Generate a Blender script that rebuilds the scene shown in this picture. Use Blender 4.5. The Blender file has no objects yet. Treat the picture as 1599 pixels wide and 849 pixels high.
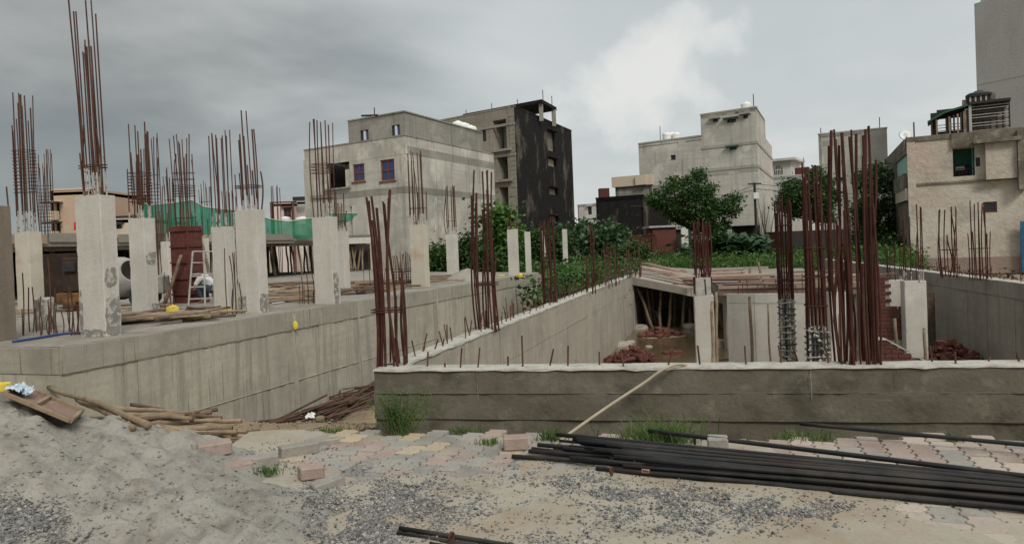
import bpy, math, random
from mathutils import Vector, Matrix, noise
RD = math.radians
rnd = random.Random(11)
sc = bpy.context.scene
COL = sc.collection

# ------------------------------------------------------------------ camera
F, CX, CY0 = 1150.0, 799.5, 399.0            # focal length and principal point in photo pixels (1599 wide)
ROLL, PITCH, EYE = RD(2.3), RD(-0.8), Vector((0, 0, 1.6))
FWD = Vector((0, math.cos(PITCH), math.sin(PITCH)))
UP0 = Vector((0, -math.sin(PITCH), math.cos(PITCH)))
XR = Vector((1, 0, 0))
RIGHT = XR*math.cos(ROLL) - UP0*math.sin(ROLL)
UP = XR*math.sin(ROLL) + UP0*math.cos(ROLL)
cam_d = bpy.data.cameras.new('camera')
cam = bpy.data.objects.new('camera', cam_d)
COL.objects.link(cam)
cam_d.sensor_width = 36.0
cam_d.lens = 36.0*F/1599
cam_d.shift_y = -(424.5 - CY0)/1599
cam_d.clip_start, cam_d.clip_end = 0.05, 3000
cam.matrix_world = Matrix(((RIGHT.x, UP.x, -FWD.x, EYE.x), (RIGHT.y, UP.y, -FWD.y, EYE.y), (RIGHT.z, UP.z, -FWD.z, EYE.z), (0, 0, 0, 1)))
sc.camera = cam

# ------------------------------------------------------------------ sky, sun, exposure
SUN_EL, SUN_AZ = RD(40), RD(160)             # azimuth measured clockwise from +Y
w = bpy.data.worlds.new('World')
sc.world = w
w.use_nodes = True
N, L = w.node_tree.nodes, w.node_tree.links
N.clear()
def nd(t, **kw):
    n = N.new(t)
    for k, v in kw.items():
        setattr(n, k, v)
    return n
def mth(op, a, b=None, c=None, clamp=False):
    n = nd('ShaderNodeMath', operation=op, use_clamp=clamp)
    for i, v in enumerate((a, b, c)):
        if v is None: continue
        if isinstance(v, (int, float)): n.inputs[i].default_value = v
        else: L.new(v, n.inputs[i])
    return n.outputs[0]
def sstep(v, a, b):
    n = nd('ShaderNodeMapRange', interpolation_type='SMOOTHSTEP')
    L.new(v, n.inputs[0]); n.inputs[1].default_value = a; n.inputs[2].default_value = b
    return n.outputs[0]
def cmix(f, a, b, blend='MIX'):
    n = nd('ShaderNodeMix', data_type='RGBA', blend_type=blend)
    for i, v in ((0, f), (6, a), (7, b)):
        if isinstance(v, (int, float)): n.inputs[i].default_value = v
        elif isinstance(v, tuple): n.inputs[i].default_value = (*v, 1)
        else: L.new(v, n.inputs[i])
    return n.outputs[2]
def wnoise(vec, scale, detail, rough, dist=0.0):
    n = nd('ShaderNodeTexNoise')
    L.new(vec, n.inputs['Vector'])
    n.inputs['Scale'].default_value = scale; n.inputs['Detail'].default_value = detail
    n.inputs['Roughness'].default_value = rough; n.inputs['Distortion'].default_value = dist
    return n.outputs[0]
tc = nd('ShaderNodeTexCoord')
DIR = tc.outputs['Generated']
sp = nd('ShaderNodeSeparateXYZ'); L.new(DIR, sp.inputs[0])
dx, dy, dz = sp.outputs
den = mth('ADD', mth('MAXIMUM', dz, 0.0), 0.22)
cb = nd('ShaderNodeCombineXYZ')
L.new(mth('DIVIDE', dx, den), cb.inputs[0]); L.new(mth('DIVIDE', dy, den), cb.inputs[1]); cb.inputs[2].default_value = 3.7
CLD = cb.outputs[0]
big = wnoise(CLD, 0.62, 5, 0.5, 0.35)
fine = wnoise(CLD, 2.2, 8, 0.58, 0.5)
lump = mth('ADD', mth('MULTIPLY', big, 0.8), mth('MULTIPLY', fine, 0.2))
# storm front over the left half, thin bright overcast to the right
front = sstep(mth('ADD', dx, mth('MULTIPLY', mth('SUBTRACT', big, 0.5), 0.9)), -0.44, -0.02)
storm = cmix(sstep(lump, 0.36, 0.66), (0.20, 0.225, 0.235), (0.45, 0.46, 0.45))
storm = cmix(mth('MULTIPLY', sstep(dz, 0.24, 0.04), 0.8), storm, (0.285, 0.325, 0.335))
thin = cmix(sstep(lump, 0.36, 0.64), (0.55, 0.60, 0.605), (0.72, 0.735, 0.725))
sky_c = cmix(front, storm, thin)
# cumulus head standing in the clear part
cum_dir = (FWD + RIGHT*((1005-CX)/F) - UP*((120-CY0)/F)).normalized()
dt = nd('ShaderNodeVectorMath', operation='SUBTRACT'); L.new(DIR, dt.inputs[0]); dt.inputs[1].default_value = cum_dir
rt = nd('ShaderNodeVectorRotate', rotation_type='Y_AXIS'); L.new(dt.outputs[0], rt.inputs['Vector']); rt.inputs['Angle'].default_value = RD(20)
sc_ = nd('ShaderNodeVectorMath', operation='MULTIPLY'); L.new(rt.outputs[0], sc_.inputs[0]); sc_.inputs[1].default_value = (1.15, 1.15, 2.1)
ln = nd('ShaderNodeVectorMath', operation='LENGTH'); L.new(sc_.outputs[0], ln.inputs[0])
puff = wnoise(DIR, 12, 6, 0.52, 0.15)
cm = mth('SUBTRACT', 0.142, mth('ADD', ln.outputs['Value'], mth('MULTIPLY', mth('SUBTRACT', puff, 0.5), 0.34)))
cmf = mth('MULTIPLY', sstep(cm, -0.02, 0.035), 0.72)
sky_c = cmix(cmf, sky_c, cmix(sstep(cm, -0.01, 0.10), (0.68, 0.71, 0.71), (0.88, 0.87, 0.83)))
# an overcast sky brightens towards the zenith
zen = mth('ADD', 1.0, mth('MULTIPLY', sstep(dz, 0.30, 1.0), 0.9))
zc = nd('ShaderNodeVectorMath', operation='SCALE'); L.new(sky_c, zc.inputs[0]); L.new(zen, zc.inputs['Scale'])
nis = nd('ShaderNodeTexSky', sky_type='NISHITA', sun_disc=False)
nis.sun_elevation = SUN_EL; nis.sun_rotation = SUN_AZ; nis.dust_density = 4.0
b1 = nd('ShaderNodeBackground'); L.new(nis.outputs[0], b1.inputs[0]); b1.inputs[1].default_value = 0.06
b2 = nd('ShaderNodeBackground'); L.new(zc.outputs[0], b2.inputs[0]); b2.inputs[1].default_value = 0.87
mx = nd('ShaderNodeMixShader'); mx.inputs[0].default_value = 0.93
L.new(b1.outputs[0], mx.inputs[1]); L.new(b2.outputs[0], mx.inputs[2])
wo = nd('ShaderNodeOutputWorld'); L.new(mx.outputs[0], wo.inputs[0])

sun_d = bpy.data.lights.new('sun', 'SUN')
sun_d.energy, sun_d.angle, sun_d.color = 1.5, RD(15), (1.0, 0.95, 0.88)
sun = bpy.data.objects.new('sun', sun_d); COL.objects.link(sun)
sv = Vector((math.sin(SUN_AZ)*math.cos(SUN_EL), math.cos(SUN_AZ)*math.cos(SUN_EL), math.sin(SUN_EL)))
sun.rotation_euler = sv.to_track_quat('Z', 'Y').to_euler()
sc.view_settings.view_transform = 'Standard'
sc.view_settings.look = 'None'
sc.view_settings.exposure = 0.22
sc.view_settings.gamma = 1.0

# ------------------------------------------------------------------ picture-to-place helpers
def ray(px, py): return FWD + RIGHT*((px-CX)/F) - UP*((py-CY0)/F)
def yh(px): return 383.0 - 0.0402*(px-CX)
def at(px, py, d):
    r = ray(px, py); return EYE + r*(d/r.y)
def G(px, py, z=0.0):
    r = ray(px, py); return EYE + r*((z-EYE.z)/r.z)
def XY(px, d):
    p = at(px, yh(px), d); return Vector((p.x, p.y))
def ZH(px, py, d): return at(px, py, d).z
def sm(a, b, v):
    t = max(0, min(1, (v-a)/(b-a))); return t*t*(3-2*t)
def fr(x, y, z=0.0, o=4): return noise.fractal(Vector((x, y, z)), 1.0, 2.0, o)

# ------------------------------------------------------------------ materials
def mat(name, base, layers=(), rough=0.9, bump=0.0, bscale=40.0, spec=0.3, metal=0.0, island=None, trans=0.0, alpha=1.0, obj_rand=0.0):
    """Procedural material: a base colour with noise layers (scale vec, detail, lo, hi, colour, strength)."""
    m = bpy.data.materials.new(name); m.use_nodes = True
    nt = m.node_tree; n, l = nt.nodes, nt.links
    bs = n['Principled BSDF']
    geo = n.new('ShaderNodeNewGeometry')
    col = n.new('ShaderNodeRGB'); col.outputs[0].default_value = (*base, 1); c = col.outputs[0]
    def mixc(f, a, b):
        x = n.new('ShaderNodeMix'); x.data_type = 'RGBA'
        if isinstance(f, float): x.inputs[0].default_value = f
        else: l.new(f, x.inputs[0])
        l.new(a, x.inputs[6])
        if isinstance(b, tuple): x.inputs[7].default_value = (*b, 1)
        else: l.new(b, x.inputs[7])
        return x.outputs[2]
    if island:
        r = n.new('ShaderNodeValToRGB'); l.new(geo.outputs['Random Per Island'], r.inputs[0])
        el = r.color_ramp.elements
        for i, cc in enumerate(island):
            e = el[i] if i < 2 else el.new(i/(len(island)-1))
            e.position = i/(len(island)-1); e.color = (*cc, 1)
        c = r.outputs[0]
    if obj_rand:
        oi = n.new('ShaderNodeObjectInfo')
        hs = n.new('ShaderNodeHueSaturation'); l.new(c, hs.inputs['Color'])
        mr = n.new('ShaderNodeMapRange'); l.new(oi.outputs['Random'], mr.inputs[0])
        mr.inputs[3].default_value = 1-obj_rand; mr.inputs[4].default_value = 1+obj_rand
        l.new(mr.outputs[0], hs.inputs['Value']); c = hs.outputs[0]
    for (s, det, lo, hi, cc, st) in layers:
        mp = n.new('ShaderNodeVectorMath'); mp.operation = 'MULTIPLY'; l.new(geo.outputs['Position'], mp.inputs[0])
        mp.inputs[1].default_value = (s, s, s) if isinstance(s, (int, float)) else s
        t = n.new('ShaderNodeTexNoise'); l.new(mp.outputs[0], t.inputs['Vector'])
        t.inputs['Scale'].default_value = 1; t.inputs['Detail'].default_value = det; t.inputs['Roughness'].default_value = 0.62
        g = n.new('ShaderNodeMapRange'); l.new(t.outputs[0], g.inputs[0])
        g.inputs[1].default_value = lo; g.inputs[2].default_value = hi; g.inputs[4].default_value = st
        c = mixc(g.outputs[0], c, cc)
    l.new(c, bs.inputs['Base Color'])
    bs.inputs['Roughness'].default_value = rough
    bs.inputs['Specular IOR Level'].default_value = spec
    bs.inputs['Metallic'].default_value = metal
    if bump:
        t = n.new('ShaderNodeTexNoise'); l.new(geo.outputs['Position'], t.inputs['Vector'])
        t.inputs['Scale'].default_value = bscale; t.inputs['Detail'].default_value = 6; t.inputs['Roughness'].default_value = 0.65
        b = n.new('ShaderNodeBump'); b.inputs['Strength'].default_value = bump; b.inputs['Distance'].default_value = 0.6/bscale
        l.new(t.outputs[0], b.inputs['Height']); l.new(b.outputs[0], bs.inputs['Normal'])
    if trans:
        out = n['Material Output']; tl = n.new('ShaderNodeBsdfTranslucent'); l.new(c, tl.inputs[0])
        ms = n.new('ShaderNodeMixShader'); ms.inputs[0].default_value = trans
        l.new(bs.outputs[0], ms.inputs[1]); l.new(tl.outputs[0], ms.inputs[2]); l.new(ms.outputs[0], out.inputs[0])
    if alpha < 1: bs.inputs['Alpha'].default_value = alpha
    return m
def conc(name, base, dark=0.55, streak=0.5, blot=0.5, sc_=1.0, warm=None, bump=0.35, bscale=28, drips=False, courses=False):
    d = tuple(v*dark for v in base); lt = tuple(min(.8, v*1.25) for v in base)
    ls = [(0.9*sc_, 5, .45, .72, d, blot), (2.3*sc_, 6, .5, .75, lt, .55), (14*sc_, 5, .45, .8, d, .35)]
    if streak: ls.append(((5.5*sc_, 5.5*sc_, .35*sc_), 6, .5, .74, tuple(v*dark*.8 for v in base), streak))
    if drips:
        ls.append(((17, 17, .55), 4, .60, .68, tuple(v*.33 for v in base), .75)); ls.append(((11, 11, .4), 5, .64, .7, tuple(min(.75, v*1.5) for v in base), .5)); ls.append((1.1, 7, .55, .62, tuple(v*.62 for v in base), .5)); ls.append(((.4, .4, 8), 3, .5, .6, tuple(v*.78 for v in base), .4))
    if courses:
        ls.append(((.35, .35, 5.5), 3, .5, .62, tuple(v*.68 for v in base), .45)); ls.append(((2.2, 2.2, .22), 7, .58, .68, tuple(v*.42 for v in base), .6)); ls.append((.5, 8, .56, .63, tuple(min(.7, v*1.3) for v in base), .6))
    if warm: ls.append((1.3*sc_, 5, .52, .7, warm, .8))
    return mat(name, base, ls, .92, bump, bscale, .2)
M = {}
M['wall'] = conc('wall_concrete', (.41, .383, .312), .5, .8, .5, drips=True)
M['wall_band'] = conc('band_concrete', (.335, .313, .255), .6, .4, .55, drips=True)
M['pit'] = conc('pit_concrete', (.40, .36, .295), .56, .5, .5, drips=True)
M['pit_shade'] = conc('pit_concrete_shaded', (.34, .31, .26), .56, .6, .5, drips=True)  # darker copy of the pit concrete, shade put into its colour
M['front'] = mat('damp_concrete', (.132, .118, .088), [(1.1, 6, .42, .7, (.088, .078, .056), .8), (3.0, 7, .5, .7, (.2, .185, .148), .6), (2.2, 7, .54, .66, (.055, .047, .03), .6), (5, 7, .58, .72, (.23, .21, .165), .6), ((2, 2, 14), 5, .62, .7, (.19, .17, .13), .35), (26, 6, .55, .8, (.07, .06, .04), .5)], .9, .5, 22, .25)
M['column'] = conc('column_concrete', (.53, .505, .445), .66, .3, .5)
M['column_dark'] = mat('patch_concrete', (.26, .248, .218), [(5, 6, .4, .62, (.19, .18, .158), .8), (11, 7, .5, .58, (.49, .465, .41), .85)], .92, .3, 30, .2)
M['column_rust'] = conc('rust_stained_concrete', (.52, .475, .39), .75, .2, .3, warm=(.42, .24, .11))
M['column_brown'] = conc('brown_stained_concrete', (.2, .165, .13), .7, .4, .4)
M['mortar'] = mat('mortar', (.47, .45, .395), [(8, 6, .42, .66, (.27, .25, .21), .8), (30, 5, .5, .7, (.34, .32, .28), .6)], .95, .5, 40, .2)
M['deck'] = mat('deck_concrete', (.29, .265, .225), [(.9, 6, .45, .66, (.18, .155, .125), .85), (6, 6, .5, .7, (.38, .355, .31), .6), (3, 7, .55, .66, (.13, .11, .09), .6)], .95, .4, 25, .2)
M['slab'] = conc('slab_concrete', (.27, .245, .205), .6, .3, .5)
M['rust'] = mat('rusted_steel', (.075, .034, .022), [(9, 5, .42, .66, (.125, .058, .036), .7), (40, 3, .5, .8, (.035, .018, .013), .6)], .82, 0, 40, .3, obj_rand=.3)
M['rust_red'] = mat('red_rusted_steel', (.052, .016, .0105), [(9, 5, .42, .66, (.1, .033, .021), .6), (40, 3, .5, .8, (.02, .009, .007), .6)], .8, 0, 40, .3, obj_rand=.3)
M['rust_dust'] = mat('cement_dusted_steel', (.42, .40, .36), [(14, 5, .5, .62, (.1, .045, .03), .9)], .9, 0, 40, .2)
M['black_bar'] = mat('black_steel', (.011, .0105, .0105), [(1.7, 7, .5, .64, (.06, .052, .043), .55), ((3, 3, 3), 5, .52, .72, (.05, .028, .019), .6), (30, 3, .5, .8, (.02, .02, .02), .5)], .55, .15, 120, .35, obj_rand=.3)
M['wood'] = mat('weathered_wood', (.27, .2, .13), [((9, 9, 9), 6, .42, .68, (.12, .085, .055), .75), (2.2, 5, .5, .7, (.38, .31, .22), .6)], .88, .3, 50, .2, obj_rand=.25)
M['under_dark'] = mat('shade_brown_sheet', (.04, .027, .02), [(3, 6, .5, .7, (.085, .05, .035), .7)], .9, .2, 20, .2)  # shade under the slab painted as dark brown, on hoist and panel
M['wood_dark'] = mat('dark_bark', (.1, .07, .05), [(9, 6, .42, .68, (.19, .145, .1), .6)], .92, .4, 40, .2)
M['fascia'] = mat('pale_fascia', (.6, .51, .43), [(3, 6, .45, .7, (.38, .31, .26), .7)], .9, .2, 40, .2)
M['plank'] = mat('red_brown_plank', (.22, .14, .11), [((7, 7, 7), 6, .42, .68, (.16, .1, .078), .7), (2, 5, .5, .72, (.38, .31, .26), .6)], .88, .2, 60, .2, obj_rand=.25)
M['pale_plank'] = mat('pale_plank', (.36, .27, .21), [(5, 6, .42, .68, (.24, .17, .13), .6), (15, 5, .55, .75, (.42, .36, .3), .5)], .88, .2, 60, .2, obj_rand=.15)
M['brick'] = mat('red_brick', (.135, .052, .04), [(12, 5, .42, .7, (.075, .03, .025), .7), (5, 5, .55, .75, (.22, .12, .095), .5)], .92, .4, 60, .2, obj_rand=.3)
M['sand'] = mat('grey_sand', (.262, .248, .215), [(1.0, 6, .45, .66, (.37, .35, .3), .75), (2.2, 7, .54, .68, (.235, .195, .16), .6), (5, 7, .5, .7, (.14, .125, .1), .7), (45, 4, .5, .8, (.11, .1, .082), .6)], .97, .7, 55, .1)
M['dust'] = mat('tan_sand', (.355, .318, .255), [(.9, 6, .46, .62, (.29, .215, .14), .75), (2.1, 7, .5, .66, (.33, .31, .265), .75), (1.4, 7, .56, .66, (.25, .21, .165), .6), (9, 6, .55, .7, (.26, .225, .175), .5), (55, 4, .52, .8, (.17, .15, .12), .55)], .97, .45, 80, .1)
M['ground'] = mat('dirt', (.26, .2, .135), [(.8, 6, .42, .66, (.33, .265, .18), .7), (3, 6, .48, .7, (.15, .115, .08), .7), (30, 5, .5, .75, (.12, .1, .075), .5)], .97, .6, 14, .1)
M['gravel'] = mat('gravel', (.2, .2, .2), [], .85, .2, 90, .3, island=[(.05, .049, .047), (.125, .122, .115), (.2, .195, .185), (.09, .089, .087), (.28, .272, .255), (.17, .166, .16), (.42, .405, .375)])
M['scrap'] = mat('brown_scrap', (.085, .05, .036), [(6, 5, .45, .7, (.16, .1, .07), .6)], .9, .3, 40, .2, obj_rand=.35)
M['grass'] = mat('grass', (.09, .15, .035), [(3, 3, .4, .65, (.05, .1, .025), .7)], .7, 0, 40, .3, island=[(.06, .12, .025), (.12, .19, .05), (.16, .21, .07)], trans=.3)
M['leaf_dark'] = mat('dark_leaf', (.03, .07, .015), (), .55, 0, 40, .35, island=[(.013, .036, .008), (.026, .064, .012), (.045, .095, .018), (.075, .135, .03)], trans=.25)
M['leaf_mid'] = mat('green_leaf', (.03, .07, .015), (), .55, 0, 40, .35, island=[(.025, .07, .014), (.05, .12, .02), (.08, .165, .03), (.13, .21, .05)], trans=.25)
M['leaf_blue'] = mat('broad_blue_green_leaf', (.04, .09, .04), (), .5, 0, 40, .35, island=[(.02, .055, .018), (.038, .085, .03), (.07, .13, .055)], trans=.2)
M['bark'] = mat('bark', (.07, .055, .04), [(12, 5, .4, .7, (.13, .11, .085), .7)], .95, .4, 40, .1)
M['white'] = mat('white_paint', (.66, .65, .61), [(1.5, 5, .5, .75, (.48, .46, .42), .6)], .7, 0, 40, .3)
M['tank'] = mat('white_tank_plastic', (.78, .78, .76), [(3, 4, .5, .8, (.6, .6, .58), .5)], .5, 0, 40, .4)
M['black'] = mat('black_plastic', (.02, .02, .022), [(8, 4, .5, .8, (.05, .045, .04), .5)], .55, 0, 40, .4)
M['blue_pane'] = mat('blue_pane', (.03, .05, .15), [(3, 4, .45, .7, (.06, .09, .22), .6)], .3, 0, 40, .5)
M['glass'] = mat('dark_glass', (.02, .025, .028), [(2, 4, .5, .8, (.06, .07, .075), .6)], .15, 0, 40, .6)
M['frame_brown'] = mat('brown_frame', (.15, .055, .04), [(9, 4, .5, .8, (.28, .2, .17), .5)], .8, 0, 40, .3)
M['frame_green'] = mat('green_frame', (.035, .1, .065), [(9, 4, .5, .8, (.09, .13, .1), .5)], .8, 0, 40, .3)
M['frame_and_shade'] = mat('dark_grille_and_shade', (.035, .03, .028), (), .8, 0, 40, .3)  # dark metal; also the painted shade behind the slab props
M['net'] = mat('green_net', (.012, .27, .15), [(2.5, 6, .42, .68, (.03, .36, .22), .6), (9, 6, .55, .75, (.25, .42, .33), .35)], .75, 0, 40, .2, trans=.35, alpha=.7)
M['net_rope'] = mat('pale_rope', (.5, .48, .36), (), .9)
M['yellow'] = mat('yellow_bag', (.62, .47, .04), [(12, 4, .5, .75, (.72, .66, .35), .6)], .6, .2, 30, .4)
M['blue'] = mat('blue_plastic', (.05, .12, .26), [(10, 4, .5, .75, (.14, .24, .36), .6)], .5, .2, 30, .4)
M['pale_blue'] = mat('pale_blue_plastic', (.45, .55, .62), [(14, 4, .45, .75, (.7, .72, .74), .7)], .5, .3, 30, .4)
M['red_cloth'] = mat('red_cloth', (.5, .03, .05), (), .8)
M['form_red'] = mat('red_formwork', (.095, .026, .02), [(5, 5, .45, .7, (.15, .055, .042), .7), (18, 5, .55, .75, (.2, .14, .12), .4)], .75, .2, 40, .3)
M['mixer'] = mat('grey_mixer_paint', (.34, .33, .3), [(5, 5, .45, .7, (.2, .18, .155), .7)], .7, .2, 40, .3)
M['orange'] = mat('orange_machine_paint', (.17, .08, .025), [(5, 5, .45, .62, (.05, .03, .02), .85)], .7, .2, 40, .3)
M['pipe_grey'] = mat('pale_steel_tube', (.42, .41, .38), [(9, 5, .5, .7, (.25, .2, .17), .7)], .6, 0, 40, .4)
M['hose'] = mat('cream_hose', (.36, .31, .22), [(8, 4, .45, .7, (.25, .21, .145), .6)], .6, 0, 40, .4)
M['bag_blue'] = mat('blue_hose', (.03, .07, .2), (), .5)
M['skin'] = mat('skin', (.2, .1, .065), (), .6)
M['hair'] = mat('hair', (.012, .01, .01), (), .6)
M['shirt'] = mat('white_shirt', (.62, .62, .6), [(9, 4, .5, .7, (.4, .4, .39), .5)], .9)
M['trouser'] = mat('dark_blue_trousers', (.04, .05, .08), (), .9)
M['soot'] = mat('black_mould', (.02, .018, .017), [((.5, .5, .3), 8, .55, .66, (.15, .133, .105), .8), (1.5, 8, .52, .68, (.022, .02, .019), .8), (3.5, 6, .58, .72, (.09, .08, .065), .6), ((5, 5, .7), 6, .5, .75, (.012, .012, .012), .6)], .95, .3, 6, .1)
M['block'] = conc('block_wall', (.31, .28, .225), .6, .4, .6, .5, courses=True, bump=.3, bscale=9)
M['b1'] = conc('grey_plaster', (.52, .495, .43), .55, .5, .85, .42, courses=True, warm=(.54, .49, .39), bump=.3, bscale=8)
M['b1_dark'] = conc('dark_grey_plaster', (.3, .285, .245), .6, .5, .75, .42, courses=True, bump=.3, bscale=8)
M['b5'] = conc('plain_grey_plaster', (.55, .525, .46), .6, .55, .8, .3, courses=True, bump=.3, bscale=6)
M['b5_dark'] = conc('darker_grey_plaster', (.4, .38, .335), .62, .5, .7, .3, bump=.3, bscale=6)
M['b8'] = mat('peeling_plaster', (.53, .482, .408), [(.45, 7, .42, .6, (.44, .375, .305), .85), (1.1, 8, .5, .62, (.33, .3, .25), .7), (.9, 6, .55, .68, (.58, .43, .36), .6), (6, 6, .5, .75, (.62, .57, .48), .5), ((3, 3, .5), 6, .6, .72, (.28, .24, .19), .6)], .95, .5, 6, .1)
M['b8_dark'] = mat('weathered_parapet', (.22, .195, .155), [(.9, 7, .42, .66, (.09, .08, .065), .8), (2.5, 7, .55, .7, (.38, .34, .275), .7)], .95, .4, 8, .1)
M['b8_base'] = mat('peeling_pink_base', (.3, .23, .19), [(.9, 7, .42, .64, (.19, .165, .14), .85), (2.5, 6, .55, .72, (.38, .27, .225), .6)], .95, .4, 8, .1)
M['mint'] = mat('mint_paint', (.3, .5, .42), [(1.5, 6, .5, .72, (.42, .55, .48), .6)], .85)
M['teal'] = mat('teal_paint', (.07, .24, .19), [(1.5, 6, .5, .72, (.11, .3, .24), .6)], .85)
M['tower'] = mat('pale_plaster', (.46, .445, .41), [((.8, .8, .25), 6, .45, .7, (.37, .355, .325), .7), (.25, 5, .5, .7, (.5, .485, .45), .6)], .93, .2, 8, .15)
M['beige'] = mat('beige_plaster', (.46, .34, .245), [(.5, 6, .45, .7, (.4, .27, .19), .7), (2, 6, .55, .75, (.54, .47, .37), .6)], .93, .2, 8, .15)
M['cream'] = mat('cream_plaster', (.56, .47, .36), [(.6, 6, .5, .75, (.42, .34, .25), .6)], .93, .2, 8, .15)
M['pinkwhite'] = mat('pink_white_plaster', (.6, .52, .48), [(.6, 6, .5, .75, (.48, .4, .36), .6)], .9)
M['whitewall'] = mat('whitewashed_wall', (.58, .575, .55), [(.5, 6, .45, .72, (.4, .39, .37), .7), ((2, 2, .4), 6, .55, .75, (.3, .29, .27), .5)], .93)
M['blue_gate'] = mat('blue_sheet_metal', (.02, .1, .22), [(3, 5, .5, .7, (.04, .16, .3), .6)], .6)
M['tin'] = mat('tin_sheet', (.4, .42, .43), [(2, 5, .5, .7, (.22, .19, .17), .7)], .6, 0, 40, .4)
M['paint_white'] = mat('paper_tag', (.62, .45, .38), [(90, 3, .5, .6, (.25, .12, .1), .8)], .8)
def water_mat():
    m = mat('muddy_water', (.115, .083, .045), [(.7, 5, .45, .7, (.15, .115, .07), .7)], .06, .05, 5, .5)
    return m
M['water'] = water_mat()
PV = [mat('pink_paver', (.315, .24, .205), [(3, 6, .42, .62, (.37, .32, .265), .8), (30, 5, .5, .75, (.2, .15, .13), .5), (.8, 7, .5, .62, (.3, .26, .21), .6)], .95, .5, 70, .15, obj_rand=.18),
      mat('grey_paver', (.26, .25, .222), [(3, 6, .42, .62, (.35, .315, .265), .75), (30, 5, .5, .75, (.15, .145, .135), .5), (.8, 7, .5, .62, (.28, .25, .205), .6)], .95, .5, 70, .15, obj_rand=.2),
      mat('yellow_paver', (.42, .345, .23), [(3, 6, .42, .62, (.39, .335, .26), .8), (30, 5, .5, .75, (.3, .23, .15), .5)], .95, .4, 70, .15, obj_rand=.1),
      mat('beige_paver', (.4, .335, .28), [(3, 6, .45, .7, (.43, .385, .32), .7), (30, 5, .5, .75, (.27, .22, .18), .5)], .95, .4, 70, .15, obj_rand=.12)]

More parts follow.
